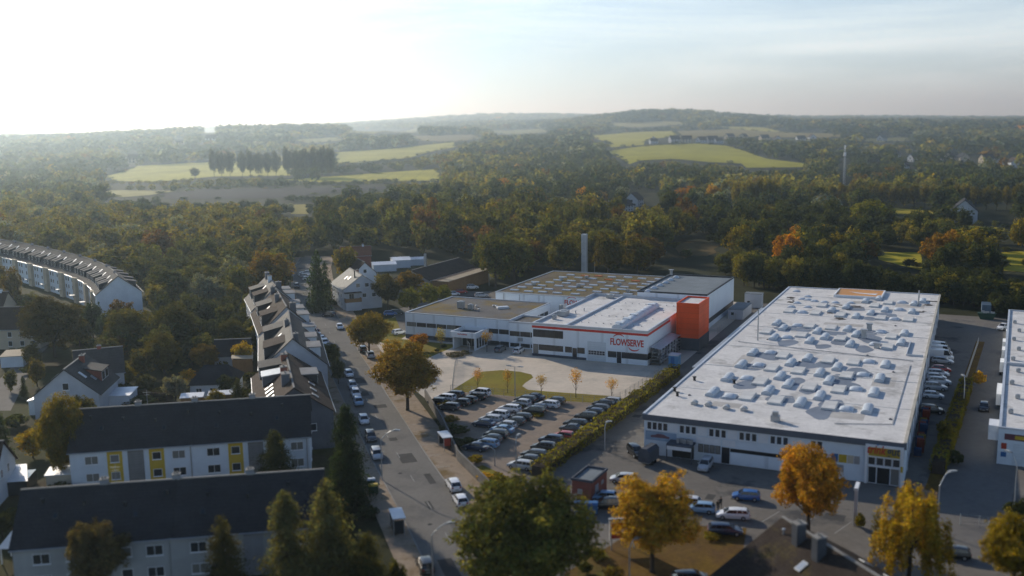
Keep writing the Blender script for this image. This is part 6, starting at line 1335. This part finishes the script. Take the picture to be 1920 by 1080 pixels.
# ------------------------------------------------------------------ fields beyond
FD = {
 'meadow': [([(200, 331), (260, 312), (350, 307), (440, 303), (540, 312), (545, 330), (400, 332), (350, 337), (280, 343), (215, 340)], 'MEADOW', (.46, .43, .08)), ([(630, 286), (750, 278), (850, 267), (856, 275), (765, 297), (630, 308)], 'MEADOW2', (.44, .41, .08)), ([(530, 338), (710, 325), (820, 318), (826, 331), (820, 340), (700, 341), (600, 343)], 'MEADOW3', (.46, .42, .05)), ([(170, 357), (330, 359), (280, 367), (230, 371), (190, 368)], 'STUBBLE', (.38, .34, .13)), ([(541, 385), (582, 383), (578, 402), (546, 402)], 'MEADOW4', (.30, .25, .05)), ([(635, 247), (780, 241), (786, 247), (700, 252)], 'MEADOW5', (.26, .25, .08))],
 'ploughed_field': [([(300, 366), (380, 356), (725, 351), (722, 356), (590, 365), (545, 372), (380, 374), (310, 374)], 'PLOUGH', (.030, .028, .034))],
 'far_field': [([(770, 256), (885, 253), (905, 260), (850, 267), (790, 264)], 'FFIELD1', (.24, .20, .10)), ([(440, 297), (520, 292), (600, 297), (540, 303), (450, 303)], 'FFIELD2', (.26, .24, .07)), ([(1120, 233), (1260, 228), (1310, 232), (1200, 239)], 'FFIELD3', (.30, .27, .10)), ([(545, 263), (620, 258), (650, 263), (580, 269)], 'FFIELD4', (.25, .24, .08)), ([(905, 246), (1010, 242), (1040, 247), (950, 252)], 'FFIELD5', (.24, .22, .07)), ([(1600, 262), (1700, 258), (1720, 263), (1640, 268)], 'FFIELD6', (.20, .19, .06))],
 'field': [([(1095, 256), (1175, 249), (1262, 246), (1275, 256), (1212, 262), (1207, 273), (1145, 277), (1138, 266)], 'FIELD1', (.38, .35, .04)), ([(1262, 247), (1375, 242), (1600, 253), (1600, 257), (1360, 256), (1275, 262)], 'FIELD2', (.23, .185, .06)), ([(1335, 237), (1430, 239), (1478, 249), (1378, 243)], 'FIELD3', (.40, .36, .08)), ([(1140, 284), (1205, 275), (1310, 270), (1362, 274), (1405, 286), (1440, 299), (1512, 308), (1516, 314), (1400, 316), (1390, 308), (1330, 305), (1260, 299), (1200, 302), (1180, 309)], 'FIELD4', (.37, .345, .025)), ([(1262, 460), (1285, 455), (1312, 453), (1340, 457), (1352, 461), (1338, 468), (1344, 474), (1325, 481), (1300, 480), (1282, 486), (1272, 474)], 'CLEARING', (.15, .105, .04)), ([(1642, 474), (1727, 474), (1730, 508), (1710, 504), (1648, 488)], 'PADDOCK', (.42, .35, .03)), ([(1878, 474), (1932, 470), (1932, 512), (1882, 508)], 'PADDOCK2', (.42, .35, .03)), ([(1800, 423), (1885, 428), (1882, 434), (1798, 429)], 'PADDOCK3', (.42, .36, .05)), ([(1655, 388), (1755, 396), (1755, 402), (1655, 402)], 'PADDOCK4', (.38, .31, .03))]}
CLEAR = []
for nm, lst in FD.items():
    for px, mn, c in lst:
        CLEAR.append(px); q = [GT(*p) for p in px]; dmin = min(p.length for p in q)
        drape(nm, q, fieldmat(mn.lower(), c, tuple(x*.74 for x in c), .012 if dmin > 900 else .05, (0 if len(px) % 2 else 1, 17 if dmin > 900 else 6, .16)), .12 if dmin < 700 else .5, 30 if dmin < 900 else 60)
CLEAR += [[(1182, 358), (1232, 358), (1232, 382), (1182, 382)], [(1826, 376), (1892, 376), (1892, 412), (1826, 412)], [(1576, 282), (1588, 282), (1588, 342), (1576, 342)], [(893, 428), (915, 428), (915, 545), (893, 545)][:0] or [(1, 1), (2, 1), (2, 2)]]
def clear_hit(x, y):
    for p in CLEAR:
        if inside(p, x, y): return True
    return False
# ------------------------------------------------------------------ far houses, mast
fw_ = MB().extrude([(0, 0), (9, 0), (9, 5), (4.5, 9), (0, 5)], 'x', 0, 12).mesh('wall', RENDER)
fr_ = MB().extrude([(-.4, 4.65), (4.5, 9.02), (4.5, 9.3), (-.4, 4.95)], 'x', -.4, 12.4).extrude([(4.5, 9.02), (9.4, 4.65), (9.4, 4.95), (4.5, 9.3)], 'x', -.4, 12.4).mesh('roof', BROWNR)
fw2 = fw_.copy(); fw2.materials.clear(); fw2.materials.append(CREAM)
fr2 = fr_.copy(); fr2.materials.clear(); fr2.materials.append(SLATE)
fwin = MB()
for x in (1.5, 5.2, 8.9): fwin.box(x, -.06, 1, x+1.4, -.01, 2.4).box(x, -.06, 3.4, x+1.4, -.01, 4.6)
fwin.box(-.06, 3.6, 3.4, -.01, 5.4, 4.8).box(-.06, 1.5, 1, -.01, 3, 2.4).box(-.06, 6, 1, -.01, 7.5, 2.4); fwin = fwin.mesh('window', GLASS)
def fhouse(px, py, ang, s, label, grp, dark=0):
    s *= .8+.4*((px*7) % 10)/10; ang += (px*13) % 37-18; b = GT(px, py); t = thing('village_house', label, 'house', (b.x, b.y, b.z-.5), R(ang), grp); put('wall', fw2 if px % 3 == 0 else fw_, t, (0, 0, 0), 0, s); put('roof', fr2 if dark else fr_, t, (0, 0, 0), 0, s); put('window', fwin, t, (0, 0, 0), 0, s)
    CLEAR.append([(px-1, py-12*s), (px+11*s, py-12*s), (px+11*s, py-4.5*s), (px-1, py-4.5*s)])
hl = [(1220, 270, 5), (1232, 268, 70), (1278, 268, 10), (1258, 268, 30), (1312, 269, 5), (1328, 269, 5), (1343, 270, 5), (1365, 262, 20), (1395, 262, 60), (1428, 265, 5), (1465, 266, 80), (1495, 266, 10), (1531, 264, 75), (1655, 265, 40)]
for k, (x, y, a) in enumerate(hl): fhouse(x, y, a, 1.25, 'white village house on the hillside ridge, %s from the left' % ORD[k], 'hillside village houses', k % 2)
vl = [(1628, 308, 30), (1640, 306, 80), (1685, 297, 75), (1712, 304, 20), (1752, 306, 10), (1785, 303, 60), (1818, 304, 75), (1845, 306, 20), (1700, 318, 60), (1880, 312, 40), (1915, 314, 70)]
for k, (x, y, a) in enumerate(vl): fhouse(x, y, a, 1.15, 'white house in the valley village on the right, %s from the left' % ORD[k], 'valley village houses', k % 3 == 0)
fhouse(1196, 388, 75, 1.2, 'white gabled house among trees above the chimney', None); fhouse(1832, 420, 60, 1.5, 'steep dark roofed house among trees at the right', None, 1); fhouse(1130, 385, 60, 1.0, 'half hidden house left of the white gabled one', None, 1); fhouse(1172, 398, 40, .9, 'low house roof between trees above the chimney', None, 1)
fhouse(240, 306, 10, 1.8, 'long white hall in the haze at the left, nearer one', None); fhouse(385, 268, 10, 1.8, 'white hall in the haze on the left hillside', None); fhouse(330, 272, 15, 1.6, 'second white hall in the haze, left of the other', None)
b = GT(1582, 348); t = thing('radio_mast', 'slim pale lattice mast rising above the avenue trees', 'mast', b); hM = height_to(1582, b, 279); mb = MB()
for a in (0, 2.094, 4.189): mb.tube([(math.cos(a)*1.0, math.sin(a)*1.0, 0), (math.cos(a)*.5, math.sin(a)*.5, hM)], .16, 5)
for k in range(24):
    z0, z1 = hM*k/24, hM*(k+1)/24; r0, r1 = 1-.5*k/24, 1-.5*(k+1)/24
    for j in range(3): a, b2 = j*2.094, (j+1)*2.094; mb.tube([(math.cos(a)*r0, math.sin(a)*r0, z0), (math.cos(b2)*r1, math.sin(b2)*r1, z1)], .09, 4, False)
mb.build('lattice', METAL, t); MB().box(-.9, -.5, hM-6, .9, .5, hM-3).box(-.4, -.4, hM, .4, .4, hM+3).build('antenna', WHITEP, t)

# ------------------------------------------------------------------ woods
Z1 = [(275, 600), (250, 560), (262, 560), (200, 525), (100, 490), (-40, 470), (-40, 418), (565, 418), (565, 470), (548, 500), (540, 545), (480, 580), (420, 590), (340, 590)]
Z2 = [(565, 478), (560, 418), (1300, 418), (1300, 500), (1270, 516), (1100, 508), (940, 522), (905, 518), (890, 492), (700, 476)]
Z3 = [(1300, 500), (1300, 418), (1990, 418), (1990, 545), (1960, 596), (1890, 600), (1850, 585), (1770, 572), (1640, 556), (1480, 545), (1400, 535)]
ZW = [[G(*p) for p in z] for z in (Z1, Z2, Z3)]
ZN = ['wood by the street', 'wood behind factory', 'belt behind warehouse']
cand = []; rg = random.Random(3); grid = {}
def free(x, y, s):
    k = (int(x//12), int(y//12))
    for i in (-1, 0, 1):
        for j in (-1, 0, 1):
            for (a, b, r) in grid.get((k[0]+i, k[1]+j), ()):
                if (a-x)**2+(b-y)**2 < ((s+r)/2)**2: return False
    grid.setdefault(k, []).append((x, y, s)); return True
def pal(x, y, zone):
    n = math.sin(x*.021+zone)+math.sin(y*.017+x*.009)+rg.uniform(-1.1, 1.1)
    r_ = rg.random()
    if zone == 0: return 'silver' if r_ < .10 else 'yellow' if r_ < .16 else 'rust' if r_ < .19 else 'olive' if n > -.2 else 'green' if r_ < .9 else 'lime'
    if zone == 1: return 'dark' if n < .4 else 'rust' if r_ < .04 else 'brown' if r_ < .09 else 'green' if r_ < .7 else 'olive'
    if zone == 2: return 'yellow' if r_ < .06 else 'orange' if r_ < .075 else 'dark' if n < .45 else 'green' if r_ < .55 else 'olive'
    return 'orange' if r_ < .004 else 'yellow' if r_ < .06 else 'brown' if r_ < .08 else 'silver' if r_ < .13 else 'dark' if n < .35 else 'green' if n < 1.1 else 'olive'
def hitclear(x, y, z, H, r):
    bx, by, d = proj((x, y, z)); tx, ty, _ = proj((x, y, z+H)); w = r*FPX/d*.8
    for f in (0, .35, .7, 1):
        for g in (-1, 0, 1):
            if clear_hit(bx+g*w, by+(ty-by)*f): return True
    return False
RIDGEP = [p for p, _ in along([Vector(p) for p in ridge], 4)]
for k in range(64):                                             # dense dark belt right behind the warehouse
    f = k/63; px = lerp(1395, 1985, f); py = np.interp(px, [1395, 1480, 1640, 1770, 1850, 1990], [536, 547, 556, 570, 579, 590])-rg.uniform(0, 16)*(k % 2); b3 = G(px, py)
    H, r = rg.uniform(8, 12.5), rg.uniform(3.2, 4.8)
    for _ in range(4):
        if hitclear(b3.x, b3.y, 0, H, r): H *= .75; r *= .9
    grid.setdefault((int(b3.x//12), int(b3.y//12)), []).append((b3.x, b3.y, r)); cand.append((math.hypot(b3.x, b3.y)*.8, b3.x, b3.y, H, r, 2))
for zi, poly in enumerate(ZW):
    xs = [p.x for p in poly]; ys = [p.y for p in poly]; A = (max(xs)-min(xs))*(max(ys)-min(ys))
    for _ in range(int(A/22)):
        x, y = rg.uniform(min(xs), max(xs)), rg.uniform(min(ys), max(ys))
        if not inside(poly, x, y): continue
        if zi == 0 and any((x-q_[0])**2+(y-q_[1])**2 < 15**2 for q_ in RIDGEP): continue
        r = rg.uniform(4.2, 9.2) if zi == 0 else rg.uniform(4.8, 9.0) if zi == 1 else (rg.uniform(2.8, 4.6) if y < 340 else rg.uniform(4.0, 8.4))
        if not free(x, y, r*1.52): continue
        H = (rg.uniform(5.5, 12)+r*.55 if zi == 0 else rg.uniform(12, 21) if zi == 1 else rg.uniform(8, 16))
        if hitclear(x, y, 0, H, r):
            H *= .55; r *= .75
            if hitclear(x, y, 0, H, r): continue
        if zi == 2 and y < 330: H *= .85
        if zi == 1 and x > 0 and y < 395: H *= .8
        cand.append((math.hypot(x, y), x, y, H, r, zi))
# a few remarkable trees a little farther out
far1 = [('column', 1382, 398, 332, 27, (.21, .18, .045), 'tall poplar left of the poplar group behind the warehouse, first from the left'), ('column', 1402, 400, 329, 27, (.21, .18, .045), 'tall poplar of the group behind the warehouse, second from the left'), ('column', 1421, 400, 328, 27, (.20, .175, .045), 'tall poplar of the group behind the warehouse, third from the left'), ('column', 1440, 400, 330, 27, (.20, .175, .045), 'tall poplar of the group behind the warehouse, fourth from the left'), ('column', 1457, 400, 336, 25, (.20, .17, .045), 'tall poplar of the group behind the warehouse, rightmost one'), ('column', 1357, 385, 333, 20, 'olive', 'lone poplar left of the poplar group'),
 ('round', 1438, 428, 381, 58, 'yellow', 'golden round tree below the poplar group'), ('round', 1622, 438, 370, 74, 'lime', 'large light green tree right of the centre behind the warehouse'), ('round', 1572, 498, 433, 52, 'yellow', 'yellow tree behind the middle of the warehouse far end'), ('round', 1762, 512, 428, 86, (.20, .115, .018), 'large orange brown tree between the two yellow paddocks'), ('ragged', 1537, 520, 478, 48, 'yellow', 'ragged yellow tree just behind the warehouse far edge'), ('column', 1861, 535, 462, 20, 'pine', 'dark cypress left of the right hand paddock'), ('round', 1815, 530, 458, 66, 'green', 'broad green tree left of the dark cypress'), ('round', 1620, 500, 445, 54, 'brown', 'brownish tree left of the yellow paddock'), ('round', 1275, 392, 350, 30, 'orange', 'orange tree left of the poplars, first of the orange group'), ('round', 1300, 390, 345, 34, 'orange', 'orange tree left of the poplars, second of the orange group'), ('round', 1338, 390, 343, 34, 'golden', 'orange tree left of the poplars, rightmost of the orange group'), ('round', 1080, 440, 384, 70, (.13, .105, .02), 'broad olive brown tree left above the concrete chimney'), ('round', 1180, 455, 402, 66, (.15, .13, .03), 'pale yellow green tree right above the concrete chimney'), ('wide', 930, 540, 432, 80, (.075, .075, .018), 'big tree at the left rear corner of the mossy hall'), ('wide', 965, 535, 436, 90, 'green', 'broad tree behind the mossy hall, next to the corner one'), ('round', 1055, 525, 432, 70, (.12, .11, .025), 'sunlit tree directly left of the concrete chimney'), ('round', 1140, 525, 430, 70, (.125, .105, .025), 'sunlit tree directly right of the concrete chimney'), ('round', 1195, 520, 438, 66, (.12, .10, .02), 'olive tree behind the grey roofed hall'), ('ragged', 510, 560, 466, 84, (.19, .12, .018), 'orange tipped big tree at the top of the row houses'), ('round', 448, 470, 422, 30, 'golden', 'small golden tree in the wood left of the street'), ('ragged', 412, 585, 528, 44, 'silver', 'silvery tree at the lower edge of the left wood'), ('wide', 237, 470, 415, 92, 'silver', 'broad silvery grey tree behind the curved terrace')]
for k, bx, by, ty, w, c, lab in far1:
    b = GT(bx, by); d = proj(b)[2]; free(b.x, b.y, w/FPX*d*.9); tree(k, b, height_to(bx, b, ty), w/2/FPX*d, c, 'mid', lab)
for k in range(23):
    x = 1482+k*19.3; y = 384+rg.uniform(-2, 3)+k*.5; b = GT(x, y); d = proj(b)[2]; free(b.x, b.y, 7)
    tree('round', b, height_to(x, b, 341+rg.uniform(-4, 6)+k*.15), 12.5/FPX*d, (.15, .125, .024), 'mid', 'yellow topped avenue tree behind the warehouse, %s from the poplar group' % ORD[k], 'avenue trees')
for k, x in enumerate((402, 416, 432, 455, 470, 486, 502, 518, 540, 556, 572, 588, 604, 619)):
    b = GT(x, 333); d = proj(b)[2]; free(b.x, b.y, 8); tree('column', b, height_to(x, b, 279-(k > 7)*6+rg.uniform(-3, 3)), 10.5/FPX*d, (.06, .062, .022), 'mid', 'tall hazy poplar in the far meadow row, %s from the left' % ORD[k], 'poplars in the meadow')
b = GT(366, 336); d = proj(b)[2]; tree('round', b, height_to(366, b, 313), 10/FPX*d, 'green', 'mid', 'lone round tree in the far meadow left of the poplar row')
HR = [((180, 347), (420, 341), (560, 346), (830, 343), 22), ((330, 354), (480, 349), (600, 349), (740, 344), 16), ((285, 362), (330, 358), (360, 357), (380, 356), 0), ((625, 312), (700, 306), (780, 300), (840, 292), 16), ((800, 300), (860, 290), (900, 284), (930, 280), 10), ((540, 378), (565, 378), (590, 378), (610, 378), 5)]
HRT = []
for *ps, n in HR:
    for k in range(n*2):
        f = k/(n*2)*3; i = min(int(f), 2); a, b = ps[i], ps[i+1]; px, py = lerp(a[0], b[0], f-i)+rg.uniform(-2, 2), lerp(a[1], b[1], f-i)+rg.uniform(-1, 1); b3 = GT(px, py)
        HRT.append((math.hypot(b3.x, b3.y), b3.x, b3.y, rg.uniform(2.6, 5.2), rg.uniform(3, 5.5), 3))
for nm, lst in FD.items():                                       # ragged bushes along the near field edges
    for px, mn, c in lst:
        q_ = [GT(*p) for p in px]
        for a, b in zip(q_, q_[1:]+q_[:1]):
            L = (b-a).length; dd = (a+b).length/2; st = 9 if dd < 800 else 22
            for k in range(int(L/st)):
                if rg.random() < .45: continue
                p = a.lerp(b, (k+rg.random())/(L/st)); HRT.append((p.length, p.x+rg.uniform(-2, 2), p.y+rg.uniform(-2, 2), rg.uniform(1.5, 4), rg.uniform(1.5, 3.2)*(1 if dd < 800 else 1.7), 3))
gx_ = 0; GT_ = []
for k in range(900):
    if gx_ >= 40: break
    px, py = rg.uniform(195, 480), rg.uniform(575, 690); b3 = G(px, py)
    hx = [(-67, 196, -55, 210), (-72, 222, -58, 236), (-98, 184, -76, 222)]
    if any(a < b3.x < c and b < b3.y < d for a, b, c, d in hx) or b3.x > -0.29*b3.y+12-23 and False: continue
    if px > 492-(py-570)*.05 or not free(b3.x, b3.y, 6.0): continue
    if px < 280 and py < 615: continue
    gx_ += 1; c = rg.choice(['dark', 'green', 'olive', 'green', 'dark', 'brown'])
    GT_.append((px, tree(rg.choice(['round', 'wide', 'ragged']), b3, rg.uniform(5.5, 10), rg.uniform(2.8, 4.8), c, 'mid', CN[c], 'garden trees left of the row houses', .04)))
for k, (_, t) in enumerate(sorted(GT_, key=lambda q: q[0])): t['label'] = '%s garden tree, %s from left among those below terrace and wood' % (t['label'], ORD[k])
cand.sort(); NI = 300-164; ind, rest = cand[:NI], cand[NI:]
for zi in range(3):
    zs = [c for c in ind if c[5] == zi]
    rowsN = max(1, math.ceil(len(zs)/11))
    for r_ in range(rowsN):
        row = sorted(zs[r_*11:(r_+1)*11], key=lambda c: proj((c[1], c[2], 0))[0])
        for k, (d, x, y, H, r, _) in enumerate(row):
            c = pal(x, y, zi) if d > 285 or zi != 2 else rg.choice(['dark', 'dark', 'dark', 'green', 'olive']); kd = rg.choice(['round', 'round', 'wide', 'ragged'])
            tree(kd, Vector((x, y, 0)), H, r*1.08, c, 'mid', '%s %s tree, %s from left in %s row of %s' % (CN[c], 'tall' if H > 14 else 'low' if H < 10.5 else 'middling', ORD[k], ORD[r_], ZN[zi]), 'trees of the '+ZN[zi], .01)
# everything farther away: one woodland
for (d0, d1, sp, rr0, rr1, h0, h1) in ((545, 1150, 12.5, 4.5, 9, 9, 18), (1150, 2000, 18, 7, 13, 11, 19), (2000, 4300, 27, 10, 17, 13, 20), (4300, 7500, 60, 22, 40, 16, 26)):
    grid.clear() if d0 > 600 else None
    n = int(.5*1.08*(d1**2-d0**2)/(sp*sp)*2.4)
    for _ in range(n):
        d = math.sqrt(rg.uniform(d0*d0, d1*d1)); a = rg.uniform(-.54, .54); x, y = d*math.sin(a), d*math.cos(a)
        if d0 < 600:
            if any(inside(z, x, y) for z in ZW): continue
            if y < 545 and not (x < -190): continue
        r = rg.uniform(rr0, rr1)
        if d0 < 2000 and not free(x, y, r*1.7): continue
        if d0 >= 2000 and rg.random() < .55: continue
        z = T(x, y); H = rg.uniform(h0, h1)
        if hitclear(x, y, z, H, r):
            H *= .5; r *= .7
            if hitclear(x, y, z, H, r): continue
        rest.append((d, x, y, H, r, 3))
rest += HRT
SH = {}
for lod, (n, leaf) in {'n': (1900, .125), 'a': (700, .20), 'b': (150, .40), 'c': (46, .70)}.items():
    for v in range(5):
        p, nb, lob, rng = crown_pts(['round', 'wide', 'ragged', 'round', 'wide'][v], n, leaf, 500+v); sz = np.full(len(p), leaf)
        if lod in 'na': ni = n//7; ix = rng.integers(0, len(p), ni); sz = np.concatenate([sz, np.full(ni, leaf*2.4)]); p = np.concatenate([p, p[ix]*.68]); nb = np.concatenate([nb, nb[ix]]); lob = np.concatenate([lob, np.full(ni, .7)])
        SH[lod, v] = (quads(p, nb, sz, rng), shade(len(p), rng, lob))
VV, TT = [], []
for k, (d, x, y, H, r, zi) in enumerate(rest):
    lod = 'n' if d < 560 else 'a' if d < 760 else 'b' if d < 1300 else 'c'; v, t = SH[lod, k % 5]; c = np.array(C[pal(x, y, zi)])*rg.uniform(.85, 1.3)*((.92, .98, 1.15) if zi == 3 else (1, 1, 1))  # far trees tinted bluer, distance haze put into the leaf colour
    an = rg.uniform(0, 6.28); ca, sa = math.cos(an), math.sin(an); q = v.copy(); rz = H*.47
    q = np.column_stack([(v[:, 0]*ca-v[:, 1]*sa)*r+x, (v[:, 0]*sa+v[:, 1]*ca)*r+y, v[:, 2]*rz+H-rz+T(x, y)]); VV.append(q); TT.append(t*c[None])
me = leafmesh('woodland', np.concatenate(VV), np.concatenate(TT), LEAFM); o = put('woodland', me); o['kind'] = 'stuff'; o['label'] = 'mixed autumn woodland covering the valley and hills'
print('TREES', NT[0], len(ind), len(rest), sum(len(v) for v in VV)//4)
